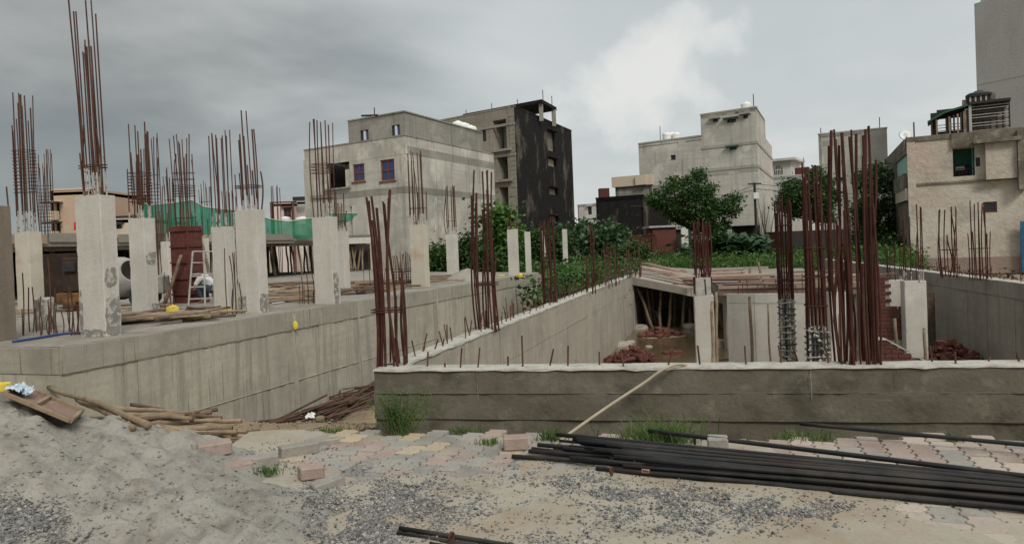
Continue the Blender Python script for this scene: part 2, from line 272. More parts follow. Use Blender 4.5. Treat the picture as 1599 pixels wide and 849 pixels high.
# ------------------------------------------------------------------ object helpers
WL = {}                                    # world location of every parent
def reg(o, loc=(0, 0, 0)): WL[o.name] = Vector(loc)
def attach(o, parent):
    if parent is not None:
        o.parent = parent
        o.matrix_parent_inverse = Matrix.Translation(-WL[parent.name])
def tag(o, label=None, cat=None, group=None, kind=None):
    if cat and not kind: kind = 'thing'
    for k, v in (('label', label), ('category', cat), ('group', group), ('kind', kind)):
        if v: o[k] = v
    return o
def thing(name, label, cat, loc=(0, 0, 0), group=None):
    o = bpy.data.objects.new(name, None); COL.objects.link(o)
    o.location = loc; o.empty_display_size = .2
    reg(o, loc); return tag(o, label, cat, group)
class MB:
    """Collects geometry in world coordinates for ONE mesh object."""
    def __init__(s): s.v, s.f, s.mi, s.cur = [], [], [], 0
    def add(s, vs, fs):
        b = len(s.v); s.v += [tuple(p) for p in vs]
        s.f += [tuple(b+i for i in f) for f in fs]; s.mi += [s.cur]*len(fs); return s
    def box(s, a, b):
        x0, y0, z0 = a; x1, y1, z1 = b
        return s.add([(x0, y0, z0), (x1, y0, z0), (x1, y1, z0), (x0, y1, z0), (x0, y0, z1), (x1, y0, z1), (x1, y1, z1), (x0, y1, z1)],
                     [(3, 2, 1, 0), (4, 5, 6, 7), (0, 1, 5, 4), (1, 2, 6, 5), (2, 3, 7, 6), (3, 0, 4, 7)])
    def obox(s, c, ax, ay, az, bev=0.0):
        """box from centre c and three half-axis vectors; bev: bevel width"""
        c, ax, ay, az = Vector(c), Vector(ax), Vector(ay), Vector(az)
        if not bev:
            vs = [c+ax*i+ay*j+az*k for k in (-1, 1) for (i, j) in ((-1, -1), (1, -1), (1, 1), (-1, 1))]
            return s.add(vs, [(3, 2, 1, 0), (4, 5, 6, 7), (0, 1, 5, 4), (1, 2, 6, 5), (2, 3, 7, 6), (3, 0, 4, 7)])
        lx, ly, lz = ax.length, ay.length, az.length
        bx, by, bz = max(0, 1-bev/lx), max(0, 1-bev/ly), max(0, 1-bev/lz)
        vs, idx = [], {}
        for i in (-1, 1):
            for j in (-1, 1):
                for k in (-1, 1):
                    for q, (fx, fy, fz) in enumerate(((1, by, bz), (bx, 1, bz), (bx, by, 1))):
                        idx[(i, j, k, q)] = len(vs); vs.append(c+ax*(i*fx)+ay*(j*fy)+az*(k*fz))
        fs = []
        g = lambda i, j, k, q: idx[(i, j, k, q)]
        for i in (-1, 1):
            fs.append((g(i, -1, -1, 0), g(i, 1, -1, 0), g(i, 1, 1, 0), g(i, -1, 1, 0)))
            fs.append((g(-1, i, -1, 1), g(1, i, -1, 1), g(1, i, 1, 1), g(-1, i, 1, 1)))
            fs.append((g(-1, -1, i, 2), g(1, -1, i, 2), g(1, 1, i, 2), g(-1, 1, i, 2)))
            for j in (-1, 1):
                fs.append((g(i, j, -1, 0), g(i, j, 1, 0), g(i, j, 1, 1), g(i, j, -1, 1)))
                fs.append((g(i, -1, j, 0), g(i, 1, j, 0), g(i, 1, j, 2), g(i, -1, j, 2)))
                fs.append((g(-1, i, j, 1), g(1, i, j, 1), g(1, i, j, 2), g(-1, i, j, 2)))
                for k in (-1, 1): fs.append((g(i, j, k, 0), g(i, j, k, 1), g(i, j, k, 2)))
        return s.add(vs, fs)
    def prism(s, poly, z0, z1):
        n = len(poly)
        zz0 = z0 if isinstance(z0, (list, tuple)) else [z0]*n
        zz1 = z1 if isinstance(z1, (list, tuple)) else [z1]*n
        vs = [(p[0], p[1], zz0[i]) for i, p in enumerate(poly)] + [(p[0], p[1], zz1[i]) for i, p in enumerate(poly)]
        fs = [tuple(range(n-1, -1, -1)), tuple(range(n, 2*n))] + [(i, (i+1) % n, n+(i+1) % n, n+i) for i in range(n)]
        return s.add(vs, fs)
    def tube(s, pts, radii, n=8, cap=True, flat=1.0):
        pts = [Vector(p) for p in pts]
        if not isinstance(radii, (list, tuple)): radii = [radii]*len(pts)
        rings, ref = [], None
        for i, p in enumerate(pts):
            d = (pts[min(i+1, len(pts)-1)] - pts[max(i-1, 0)]).normalized()
            if ref is None: ref = Vector((0, 0, 1)) if abs(d.z) < .9 else Vector((1, 0, 0))
            a = d.cross(ref).normalized(); b = a.cross(d).normalized(); ref = b if abs(d.dot(b)) < .9 else ref
            rings.append([p + (a*math.cos(2*math.pi*k/n) + b*flat*math.sin(2*math.pi*k/n))*radii[i] for k in range(n)])
        vs = [q for r in rings for q in r]; fs = []
        for i in range(len(pts)-1):
            for k in range(n):
                fs.append((i*n+k, i*n+(k+1) % n, (i+1)*n+(k+1) % n, (i+1)*n+k))
        if cap: fs += [tuple(range(n-1, -1, -1)), tuple((len(pts)-1)*n+k for k in range(n))]
        return s.add(vs, fs)
    def lathe(s, c, prof, n=20, axis=Vector((0, 0, 1))):
        a = axis.orthogonal().normalized(); b = axis.cross(a).normalized(); c = Vector(c)
        vs, fs = [], []
        for (r, h) in prof:
            vs += [c + axis*h + (a*math.cos(2*math.pi*k/n) + b*math.sin(2*math.pi*k/n))*r for k in range(n)]
        for i in range(len(prof)-1):
            for k in range(n): fs.append((i*n+k, i*n+(k+1) % n, (i+1)*n+(k+1) % n, (i+1)*n+k))
        return s.add(vs, fs)
    def mesh(s, name, mats, smooth=False):
        me = bpy.data.meshes.new(name); me.from_pydata(s.v, [], s.f)
        for m in (mats if isinstance(mats, (list, tuple)) else [mats]): me.materials.append(M[m] if isinstance(m, str) else m)
        if any(s.mi): me.polygons.foreach_set('material_index', s.mi)
        if smooth: me.polygons.foreach_set('use_smooth', [True]*len(s.f))
        me.update(); return me
    def build(s, name, mats, parent=None, smooth=False, origin=None):
        loc = Vector((0, 0, 0))
        if parent is None and s.v:
            xs, ys, zs = zip(*s.v)
            loc = Vector(origin) if origin is not None else Vector(((min(xs)+max(xs))/2, (min(ys)+max(ys))/2, min(zs)))
            s.v = [(p[0]-loc.x, p[1]-loc.y, p[2]-loc.z) for p in s.v]
        o = bpy.data.objects.new(name, s.mesh(name, mats, smooth)); COL.objects.link(o)
        o.location = loc; reg(o, loc)
        attach(o, parent); return o
# shared unit meshes (a bar along z from 0 to 1, a brick, a square hoop)
UM = {}
def unit(kind, m):
    key = (kind, m)
    if key not in UM:
        b = MB()
        if kind[:3] == 'bar' and kind[3:].isdigit():                      # slightly bowed bars
            q = random.Random(int(kind[3:])+3); ax_, ay_, s_ = q.gauss(0, 2.2), q.gauss(0, 2.2), q.uniform(.7, 1.7)
            for i in range(7):
                for k_ in range(6): b.v.append((ax_*math.sin(s_*math.pi*i/6)+math.cos(k_*math.pi/3), ay_*math.sin(s_*math.pi*i/6)+math.sin(k_*math.pi/3), i/6))
            b.f = [(i*6+k_, i*6+(k_+1) % 6, (i+1)*6+(k_+1) % 6, (i+1)*6+k_) for i in range(6) for k_ in range(6)] + [(36, 37, 38, 39, 40, 41)]; b.mi = [0]*len(b.f)
        elif kind == 'bar': b.tube([(0, 0, 0), (0, 0, 1)], 1, 7)
        elif kind == 'bar_dusty':
            b.cur = 1; b.tube([(0, 0, 0), (0, 0, .16)], 1, 7); b.cur = 0; b.tube([(0, 0, .16), (0, 0, 1)], 1, 7)
        elif kind == 'box': b.obox((0, 0, 0), (.5, 0, 0), (0, .5, 0), (0, 0, .5))
        elif kind == 'brick': b.obox((0, 0, 0), (.115, 0, 0), (0, .055, 0), (0, 0, .0375), .006)
        elif kind == 'hoop':
            for (a, c) in (((-.5, -.5), (.5, -.5)), ((.5, -.5), (.5, .5)), ((.5, .5), (-.5, .5)), ((-.5, .5), (-.5, -.5))):
                b.tube([(a[0], a[1], 0), (c[0], c[1], 0)], .022, 5)
        UM[key] = b.mesh(kind, [m, 'rust_dust'] if kind == 'bar_dusty' else m)
    return UM[key]
def place(name, me, mw, parent):
    o = bpy.data.objects.new(name, me); COL.objects.link(o)
    if parent is not None: attach(o, parent)
    o.matrix_basis = mw
    reg(o, mw.to_translation()); return o
def bar(name, p0, p1, r, m, parent, kind='bar'):
    p0, p1 = Vector(p0), Vector(p1); d = p1-p0
    q = d.to_track_quat('Z', 'Y').to_matrix().to_4x4()
    return place(name, unit(kind, m), Matrix.Translation(p0) @ q @ Matrix.Diagonal((r, r, d.length, 1)), parent)
def frame3(u, n, p):          # matrix with x=u, y=n, z=up at p
    return Matrix(((u[0], n[0], 0, p[0]), (u[1], n[1], 0, p[1]), (0, 0, 1, p[2]), (0, 0, 0, 1)))
# ================================================================== THE SETTING
TOP, DK = 0.43, 0.60                       # top of the pit walls, top of the deck on the left
A = G(583, 578, TOP); C = G(1599, 571, TOP)
A2, C2 = Vector((A.x, A.y)), Vector((C.x, C.y))
U = (C2-A2).normalized(); NV = Vector((-U.y, U.x))        # along the front wall; into the pit
CE = C2 + U*3.6
B2 = Vector(G(987, 430, TOP)[:2])                        # far end of the pit's left wall
W0, W1 = Vector(G(92, 543, DK)[:2]), Vector(G(845, 425, DK)[:2])
WD = (W1-W0).normalized(); WN = Vector((WD.y, -WD.x))    # deck wall direction and outward normal
RW0, RW1 = Vector(G(1599, 443, TOP)[:2]), Vector(G(1379, 416, TOP)[:2])
RD_ = (RW1-RW0).normalized()
RWa = RW0 - RD_*((RW0-CE).dot(NV)/RD_.dot(NV))           # right wall meets the front wall's line
LD = (B2-A2).normalized()
def side(p, a, b): return (b[0]-a[0])*(p[1]-a[1]) - (b[1]-a[1])*(p[0]-a[0])
def inside(p, poly): return all(side(p, poly[i], poly[(i+1) % len(poly)]) >= 0 for i in range(len(poly)))
PITP = [A2+NV*.1-U*.12, RWa+NV*.1+U*.3, RW1+RD_*9+Vector((.3, 0)), B2+LD*9+Vector((-.22, 0))]
def gz(x, y):
    p = Vector((x, y)); t = (p-A2).dot(NV)
    base = -0.11 + .03*fr(x*.9, y*.9)
    if y > 33: return -.05 + .12*fr(x*.12, y*.12)
    if inside((x, y), PITP): return -1.62
    if side((x, y), A2, B2) > 0 and (p-W0).dot(WN) > -.3 and t > -.75 and y < 24:   # trench beside the deck wall
        return base - 1.12*sm(-.4, 4.4, t) + .05*fr(x*1.7, y*1.7, 3)
    if (p-W0).dot(WN) <= -.3 and y > 9.2: return -1.2
    if t > -.62: return base - .22*sm(-.62, -.45, t)      # narrow ditch before the front wall
    return base
xs = [-700, -300, -120, -60, -35, -24] + [-17+.22*i for i in range(155)] + [18, 21, 26, 35, 60, 120, 300, 700]
ys = [-40, -5] + [1.5+.22*i for i in range(146)] + [34.5, 37, 42, 50, 60, 80, 120, 300, 900]
b = MB(); nx = len(xs)
b.add([(x, y, gz(x, y)) for y in ys for x in xs], [(j*nx+i, j*nx+i+1, (j+1)*nx+i+1, (j+1)*nx+i) for j in range(len(ys)-1) for i in range(nx-1)])
tag(b.build('ground', 'ground', smooth=True, origin=(0, 0, 0)), kind='structure')

b = MB(); WZ = -1.42
b.prism([PITP[0], PITP[1], PITP[2], PITP[3]], WZ-.06, WZ)
tag(b.build('water', 'water'), 'shallow brown rainwater standing in the basement pit', None, kind='structure')

# ---------------------------------------------------------------- paved road edge
PD = Vector((.30, .954)).normalized(); PX = Vector((PD.y, -PD.x))      # long axis of the pavers
PL, PW = .245, .165
def paver_mesh(m, k):
    r = random.Random(k); e, g = .022, .0055
    prof = [(-.5, 0), (-.36, 0), (-.28, 1), (-.06, 1), (0.0, 0), (.14, 0), (.22, 1), (.44, 1), (.5, 0)]
    right = [(PW/2 - g + (v-.5)*e, t*(PL-2*g)) for t, v in prof]
    left = [(-PW/2 + g + (v-.5)*e, t*(PL-2*g)) for t, v in prof][::-1]
    pts = right + left; n = len(pts); vs = []
    for z, ins in ((-.06, 0), (-.006, 0), (0, .006)):
        for (x, y) in pts: vs.append((x*(1-ins/(PW/2)), y*(1-ins/(PL/2)), z + (r.uniform(-.0006, .0006) if z == 0 else 0)))
    fs = [tuple(range(2*n, 3*n))]
    for lv in (0, 1):
        for i in range(n): fs.append((lv*n+i, lv*n+(i+1) % n, (lv+1)*n+(i+1) % n, (lv+1)*n+i))
    q = MB().add(vs, fs); return q
PVM = [paver_mesh(i, i).mesh('paver', PV[i]) for i in range(4)]
bed = MB(); e0, e1 = A2-NV*.66-U*2.2, CE-NV*.66
bed.prism([(e0.x, e0.y), (-2.2, 3.9), (-2.2, 2.2), (7, 2.2), (e1.x, e1.y)][::-1], -.075, -.05)
pave = tag(bed.build('pavement', 'dust', origin=(0, 4, -.075)), 'zigzag paver road edge, pink grey and yellow, half buried in sand', kind='structure')
def pixel(p):
    d = Vector(p)-EYE; k = d.dot(FWD); return (CX + F*d.dot(RIGHT)/k, CY0 - F*d.dot(UP)/k)
def in_left(px, py):
    # left-hand field of clean pavers: ragged outline
    return 470 < px < 905 and py > 655
heap_c = Vector((-4.75, 5.25))
def heap(x, y):
    d = math.hypot(x-heap_c.x, (y-heap_c.y)*(1.9 if y > heap_c.y else .95))
    h = .92 - .31*d
    d2 = math.hypot((x+2.35)*.85, (y-4.3)*1.1); h = max(h, .2 - .17*d2)
    d3 = math.hypot((x+2.1)*.8, (y-4.7)*2.0); h = max(h, .15 - .18*d3)
    h = h + .06*sm(-.3, .4, h)*fr(x*1.1, y*1.1, 1) + .085*sm(-.15, .2, h)*fr(x*2.7, y*2.7, 5, 5) + .035*sm(-.05, .1, h)*fr(x*7.5, y*7.5, 8, 4)
    k = sm(-.02, .15, h)
    h -= k*.10*math.exp(-((x+3.12)**2+(y-4.45)**2)/.03)            # scooped hollows
    h -= k*.08*math.exp(-((x+2.45)**2+(y-4.55)**2)/.012)
    h -= k*.07*math.exp(-((x+3.5)**2+(y-4.2)**2)/.05)
    v = noise.noise(Vector((x*7, y*7, 2.2)))
    h += k*.09*max(0, v-.2) - k*.10*max(0, noise.noise(Vector((x*3.3+4, y*4.3, 8)))-.32)
    # tyre tread pressed into the foot
    tx, ty = x+1.75, y-4.05
    a, c = tx*.94+ty*.34, -tx*.34+ty*.94
    m = sm(.2, .12, abs(c))*sm(.75, .55, abs(a))
    if m > 0: h = h*(1-.75*m) + m*(.045 + .022*math.sin(a*34 + abs(c)*15))
    return h
def dust(x, y):
    """sand drift lying over the pavers; below 0 the pavers are bare"""
    p = Vector((x, y)); t = -(p-A2).dot(NV)                        # distance in front of the wall
    n = fr(x*1.3, y*1.3, 9, 5)
    u = (p-A2).dot(U)
    lim = 2.35 - .75*sm(.3, 2.2, u) - .25*sm(3.0, 3.6, u)
    cov = -.0145 + .032*sm(lim-.55, lim+.35, t + .5*n)
    if x > 1.9: cov = -.016 + .027*sm(lim, lim+.5, t+.35*n) - .02*sm(1.7, 2.7, x+.5*n)
    if x < -1.0 and t < 2.6: cov += .05*sm(-1.6, -2.15, x + .3*n)
    return cov + .0085*fr(x*3.2, y*3.2, 4, 5) + .0022*noise.noise(Vector((x*21, y*21, 0)))
def surf(x, y): return max(dust(x, y), heap(x, y), -.004)
# the paver courses
cells = []
for j in range(-6, 26):
    for i in range(-30, 46):
        c = Vector((-1.0, 4.4)) + PX*(PW*i) + PD*(PL*(j + .5*(i % 2)))
        t = -(c-A2).dot(NV)
        if t < .62 or c.y < 3.1 or c.x > 5.6: continue
        px, py = pixel((c.x, c.y, 0))
        if px > 1720 or py > 900: continue
        edge = -1.78 + .42*(c.y-5.2)*-.1 + .18*noise.noise(Vector((c.y*2.3, 1, 1)))
        if c.x < edge: continue
        if t < 1.05 + .2*noise.noise(Vector((c.x*3, 2, 2))) and 1.0 - .25 < c.x < 1.9 - .1*t: continue    # broken gap by the bars
        if t < .78 and noise.noise(Vector((c.x*4, c.y*4, 7))) > .18: continue
        vis = dust(c.x, c.y) < .004 and heap(c.x, c.y) < 0 and py < 870 and px < 1640
        cells.append((vis, c, t, px))
show = sorted([q for q in cells if q[0]], key=lambda q: q[1].y)[:300]
ids = {id(q) for q in show}
rest = MB()
for q in cells:
    vis, c, t, px = q
    r = rnd.random()
    if c.x < 1.3: k = 0 if r < .36 + .25*noise.noise(Vector((c.x, c.y, 3))) else 1 if r < .9 else 2
    elif t > 2.1: k = 3 if r < .8 else 0 if r < .9 else 1
    else: k = 0 if r < .42 else 3 if r < .82 else 1 if r < .95 else 2
    sag = -.02*sm(.85, .62, t)*rnd.random()
    mw = Matrix.Translation((c.x, c.y, rnd.uniform(-.005, .003)+sag)) @ Matrix.Rotation(math.atan2(PD.y, PD.x)-math.pi/2 + rnd.uniform(-.02, .02), 4, 'Z') @ Matrix.Rotation(rnd.uniform(-.014, .014), 4, 'X') @ Matrix.Rotation(rnd.uniform(-.018, .018), 4, 'Y')
    if id(q) in ids: place('paver', PVM[k], mw, pave)
    else:
        m = paver_mesh(0, 3); rest.cur = k; rest.add([mw @ Vector(v) for v in m.v], m.f)
if rest.v: tag(rest.build('buried_pavers', PV, pave), kind='stuff')

# ---------------------------------------------------------------- sand drift and sand heap
st = .035; X0, X1, Y0, Y1 = -2.4, 6.2, 2.9, 6.6
nxg, nyg = int((X1-X0)/st), int((Y1-Y0)/st)
b = MB(); idx = {}
for j in range(nyg+1):
    for i in range(nxg+1):
        x, y = X0+i*st, Y0+j*st
        z = max(dust(x, y), -.03)
        if -(Vector((x, y))-A2).dot(NV) < .72: z -= .035
        b.v.append((x, y, z))
fs = [(j*(nxg+1)+i, j*(nxg+1)+i+1, (j+1)*(nxg+1)+i+1, (j+1)*(nxg+1)+i) for j in range(nyg) for i in range(nxg)
      if -(Vector((X0+i*st, Y0+j*st))-A2).dot(NV) > .66]
b.f = fs; b.mi = [0]*len(fs)
tag(b.build('sand_drift', 'dust', smooth=True), 'tan sand drifted over the pavers', kind='structure')
st = .026; X0, X1, Y0, Y1 = -6.6, -.7, 2.7, 7.6
nxg, nyg = int((X1-X0)/st), int((Y1-Y0)/st)
b = MB()
hh = [[heap(X0+i*st, Y0+j*st) for i in range(nxg+1)] for j in range(nyg+1)]
for j in range(nyg+1):
    for i in range(nxg+1): b.v.append((X0+i*st, Y0+j*st, max(hh[j][i], -.13)))
b.f = [(j*(nxg+1)+i, j*(nxg+1)+i+1, (j+1)*(nxg+1)+i+1, (j+1)*(nxg+1)+i) for j in range(nyg) for i in range(nxg) if max(hh[j][i], hh[j+1][i+1], hh[j][i+1], hh[j+1][i]) > -.12]
b.mi = [0]*len(b.f)
tag(b.build('sand_heap', 'sand', smooth=True), 'big heap of grey building sand with hollows and footprints at lower left', 'sand heap')

# ---------------------------------------------------------------- gravel
def stone(b, p, r, rg):
    a = [rg.uniform(.6, 1.25) for _ in range(3)]
    q = Matrix.Rotation(rg.uniform(0, 6.3), 3, 'Z') @ Matrix.Rotation(rg.uniform(-.6, .6), 3, 'X')
    vs = []
    for v in ((1, 0, 0), (-1, 0, 0), (0, 1, 0), (0, -1, 0), (0, 0, 1), (0, 0, -1)):
        u = Vector((v[0]*a[0]+rg.uniform(-.35, .35), v[1]*a[1]+rg.uniform(-.35, .35), v[2]*a[2]*.75+rg.uniform(-.25, .25)))
        vs.append(Vector(p) + (q @ u)*r)
    b.add(vs, [(0, 2, 4), (2, 1, 4), (1, 3, 4), (3, 0, 4), (2, 0, 5), (1, 2, 5), (3, 1, 5), (0, 3, 5)])
def drop(px, py):
    if px > 620:
        p = G(px, py, 0)
        for _ in range(2): p = G(px, py, surf(p.x, p.y))
        return p
    r = ray(px, py); t = max(2.6/r.y, (.75-EYE.z)/r.z); last = t
    while t*r.y < 9:
        q = EYE+r*t
        if q.z < 1.0 and q.z < surf(q.x, q.y): break
        last = t; t += .08
    for _ in range(4):
        m = (last+t)/2; q = EYE+r*m
        if q.z < surf(q.x, q.y): t = m
        else: last = m
    return EYE+r*t
clusters = [(640, 768, 62, 22, 900), (585, 800, 75, 30, 1000), (500, 776, 42, 20, 420), (660, 812, 70, 25, 520), (560, 835, 70, 18, 700), (720, 790, 60, 18, 160),
            (905, 752, 50, 16, 420), (950, 772, 60, 14, 330), (1030, 768, 70, 16, 420), (1000, 800, 60, 20, 300), (1090, 785, 80, 18, 620), (1180, 795, 75, 18, 520), (1270, 795, 55, 14, 300), (1100, 820, 80, 14, 160),
            (790, 745, 60, 12, 70), (840, 718, 60, 10, 70), (760, 765, 100, 30, 150), (880, 810, 140, 28, 200), (850, 842, 90, 12, 140), (1050, 830, 150, 18, 160), (1350, 800, 160, 20, 70), (700, 720, 90, 18, 60),
            (40, 812, 55, 28, 1000), (15, 838, 60, 20, 700), (85, 835, 40, 14, 200), (120, 770, 120, 40, 60), (330, 790, 120, 30, 60), (470, 702, 60, 12, 130), (430, 722, 50, 12, 90), (560, 735, 60, 14, 110), (900, 725, 120, 10, 120)]
rg = random.Random(5); b = MB()
for (cx_, cy_, sx, sy, n) in clusters:
    for _ in range(int(n*2.3)):
        px, py = rg.gauss(cx_, sx*.66), rg.gauss(cy_, sy*.66)
        if py > 872: continue
        p = drop(px, py); r = rg.uniform(.0035, .0088)*(1 if rg.random() < .82 else rg.uniform(1.3, 2.1))
        dens = noise.noise(Vector((p.x*6, p.y*6, 3)))
        if dens < -.15 and rg.random() < .8: continue
        stone(b, (p.x, p.y, surf(p.x, p.y)+r*.3), r, rg)
tag(b.build('gravel', 'gravel'), 'blue-grey crushed stone scattered over the sand and pavers', kind='stuff')
b = MB()
for _ in range(420):                                             # clods on the heap
    px, py = rg.uniform(0, 470), rg.uniform(640, 849)
    p = drop(px, py)
    if heap(p.x, p.y) > .02: stone(b, (p.x, p.y, heap(p.x, p.y)+.002), rg.uniform(.006, .02), rg)
tag(b.build('sand_clods', 'sand'), 'small clods of sand lying on the heap', kind='stuff')
# ================================================================== CONCRETE STRUCTURES
def v3(p, z): return Vector((p[0], p[1], z))
def rough_panel(p0, p1, z0, z1, n, proud, back, mb, amp=.004, seed=0, st=.3, zt=None):
    """a cast panel on a wall: front face a displaced grid, closed back to the core; p0->p1 along, n outward"""
    ln = (p1-p0).length; nu, nz = max(1, int(ln/st)), max(1, int((z1-z0)/st))
    nu, nz = min(nu, 140), min(nz, 10)
    vs = []
    for j in range(nz+1):
        for i in range(nu+1):
            q = p0.lerp(p1, i/nu); z = z0+(z1-z0)*j/nz
            if zt and j == nz: z += zt*fr(q.x*2.3, q.y*2.3, 8+seed)
            d = proud + amp*fr(q.x*1.3+seed, q.y*1.3, z*1.7)
            vs.append((q.x+n.x*d, q.y+n.y*d, z))
    fs = [(j*(nu+1)+i, j*(nu+1)+i+1, (j+1)*(nu+1)+i+1, (j+1)*(nu+1)+i) for j in range(nz) for i in range(nu)]
    bvs = []
    loop = [i for i in range(nu+1)] + [(j)*(nu+1)+nu for j in range(1, nz+1)] + [nz*(nu+1)+i for i in range(nu-1, -1, -1)] + [j*(nu+1) for j in range(nz-1, 0, -1)]
    base = len(vs)
    for k in loop:
        v = vs[k]; dd = (Vector((v[0], v[1]))-p0).dot(n) + back
        bvs.append((v[0]-n.x*dd, v[1]-n.y*dd, v[2]))
    m = len(loop)
    fs += [(loop[(k+1) % m], loop[k], base+k, base+(k+1) % m) for k in range(m)]
    mb.add(vs+bvs, fs)
def panel_wall(name, label, p0, p1, n, thick, rows, cols, mats, cat='wall', gap=.007, amp=.006, part='panel', lip=0.0, pil=()):
    """retaining wall: a core with cast panels (parts) standing proud of recessed joints. cols: fractions along; rows: z levels"""
    root = thing(name, label, cat, v3((p0+p1)/2, rows[0]))
    d = (p1-p0).normalized(); ln = (p1-p0).length
    q0, q1 = p0-n*.03, p1-n*.03
    MB().prism([q0, q1, q1-n*(thick-.03), q0-n*(thick-.03)], rows[0], rows[-1]-.012).build('wall_core', mats[0], root)
    for r in range(len(rows)-1):
        for c in range(len(cols)-1):
            a, e = p0+d*(ln*cols[c]+gap/2), p0+d*(ln*cols[c+1]-gap/2)
            pr = rnd.uniform(-.004, .006) + (lip if r == len(rows)-2 else 0)
            m = MB(); rough_panel(a, e, rows[r]+gap/2*(r > 0), rows[r+1]-gap/2*(r < len(rows)-2), n, pr, .031, m, amp, r*3.1+c*1.7)
            m.build(part, mats[min(r, len(mats)-1)], root, smooth=False)
    for f, wd in pil:
        c = p0+d*(ln*f); m = MB()
        rough_panel(c-d*wd/2, c+d*wd/2, rows[0], rows[-1]-.03, n, .022, .02, m, amp, f*9)
        m.build('pilaster', mats[0], root)
    return root
def mortar_cap(root, p0, p1, n, thick, z, seed=0, h=.022):
    """ragged pale mortar left on the top of a wall"""
    ln = (p1-p0).length; k = int(ln/.12); vs = []; fs = []
    d = (p1-p0).normalized()
    for i in range(k+1):
        q = p0+d*(ln*i/k)
        e0 = .012+.012*fr(i*.5, seed, 1); e1 = .012+.012*fr(i*.5, seed, 5)
        hz = h*(.55+.7*fr(i*.37, seed, 9)) if h else 0
        for (o, z_) in ((e0, z-.006-.022*abs(fr(i*.6, seed, 3))), (e0*.6, z+hz*.7), (-thick*.5, z+hz+.004), (-thick-e1*.6, z+hz*.7), (-thick-e1, z-.02)):
            vs.append((q.x+n.x*o, q.y+n.y*o, z_))
    for i in range(k):
        for j in range(4): fs.append((i*5+j, (i+1)*5+j, (i+1)*5+j+1, i*5+j+1))
    MB().add(vs, fs).build('mortar_top', 'mortar', root)
def dowels(root, p0, p1, n, thick, z, spacing, hmin, hmax, r, m='rust', skip=0.0, seed=1):
    g = random.Random(seed); ln = (p1-p0).length; d = (p1-p0).normalized(); s = .2
    while s < ln-.05:
        if g.random() > skip:
            q = p0+d*s - n*(thick*g.uniform(.25, .75))
            h = g.uniform(hmin, hmax)*(1 if g.random() < .8 else 1.6)
            bar('starter_bar', v3(q, z-.02), v3(q, z+h)+Vector((g.gauss(0, .025), g.gauss(0, .025), 0)), r*g.uniform(.85, 1.1), m, root)
        s += spacing*g.uniform(.55, 1.5)
# ---- front wall of the pit (damp concrete in three lifts)
fw = thing('front_wall', 'damp dark concrete basement wall in three lifts, running across the foreground behind the pavers', 'wall', v3((A2+CE)/2, -.5))
fn = -NV; FT = .27
MB().prism([A2+NV*.05+U*.006, CE+NV*.05, CE+NV*FT, A2+NV*FT+U*.006], -1.7, TOP-.012).build('wall_core', 'front', fw)
for k, (za, zb, pr) in enumerate(((-.6, -.012, -.022), (-.045, .215, .006), (.18, TOP-.004, -.01))):
    m = MB(); rough_panel(A2, CE, za, zb, fn, pr, .06, m, .02, k*4.4, .07, zt=.02 if k < 2 else 0); m.build('wall_lift', 'front', fw)
mortar_cap(fw, A2, CE, fn, FT, TOP, 3, .014)
dowels(fw, A2+U*.3, CE, fn, FT, TOP, .2, .05, .2, .0085, 'rust', .1, 21)
# ---- left wall of the pit
PT = .25
LN = Vector((LD.y, -LD.x))                                   # faces the pit (right)
def lfrac(px, py): q = Vector(G(px, py, TOP)[:2]); return (q-A2).dot(LD)/(B2-A2).length
fc = [0.0] + [lfrac(*q) for q in ((700, 538), (757, 515), (810, 495), (858, 477), (903, 459), (921, 453), (951, 442), (972, 435))] + [1.0]
L0, L1 = A2+NV*.27+U*.22, B2
lw = panel_wall('pit_wall', 'pale formwork-marked basement wall with starter bars, along the left of the pit', L0, L1, LN, PT, [-1.65, -.1, TOP-.004], fc, ['pit'], pil=((fc[5]+.018, .34),))
mortar_cap(lw, L0, L1, LN, PT, TOP, 7, .03)
dowels(lw, L0, L1, LN, PT, TOP, .17, .08, .3, .008, 'rust', .05, 33)
# ---- right wall of the pit
RN = Vector((-RD_.y, RD_.x))
def rfrac(px, py): q = Vector(G(px, py, TOP)[:2]); return (q-RWa).dot(RD_)/(RW1+RD_*9-RWa).length
rc = [0.0, .08, .16, .24] + sorted(rfrac(*q) for q in ((1585, 441), (1533, 436), (1482, 430), (1440, 424), (1405, 419.5))) + [.86, 1.0]
RE = RW1+RD_*9
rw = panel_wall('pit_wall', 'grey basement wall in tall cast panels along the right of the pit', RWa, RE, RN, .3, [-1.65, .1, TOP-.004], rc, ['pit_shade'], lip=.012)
mortar_cap(rw, RWa, RE, RN, .3, TOP, 5, .015)
dowels(rw, RWa, RE, RN, .3, TOP, .28, .06, .2, .009, 'rust', .1, 41)

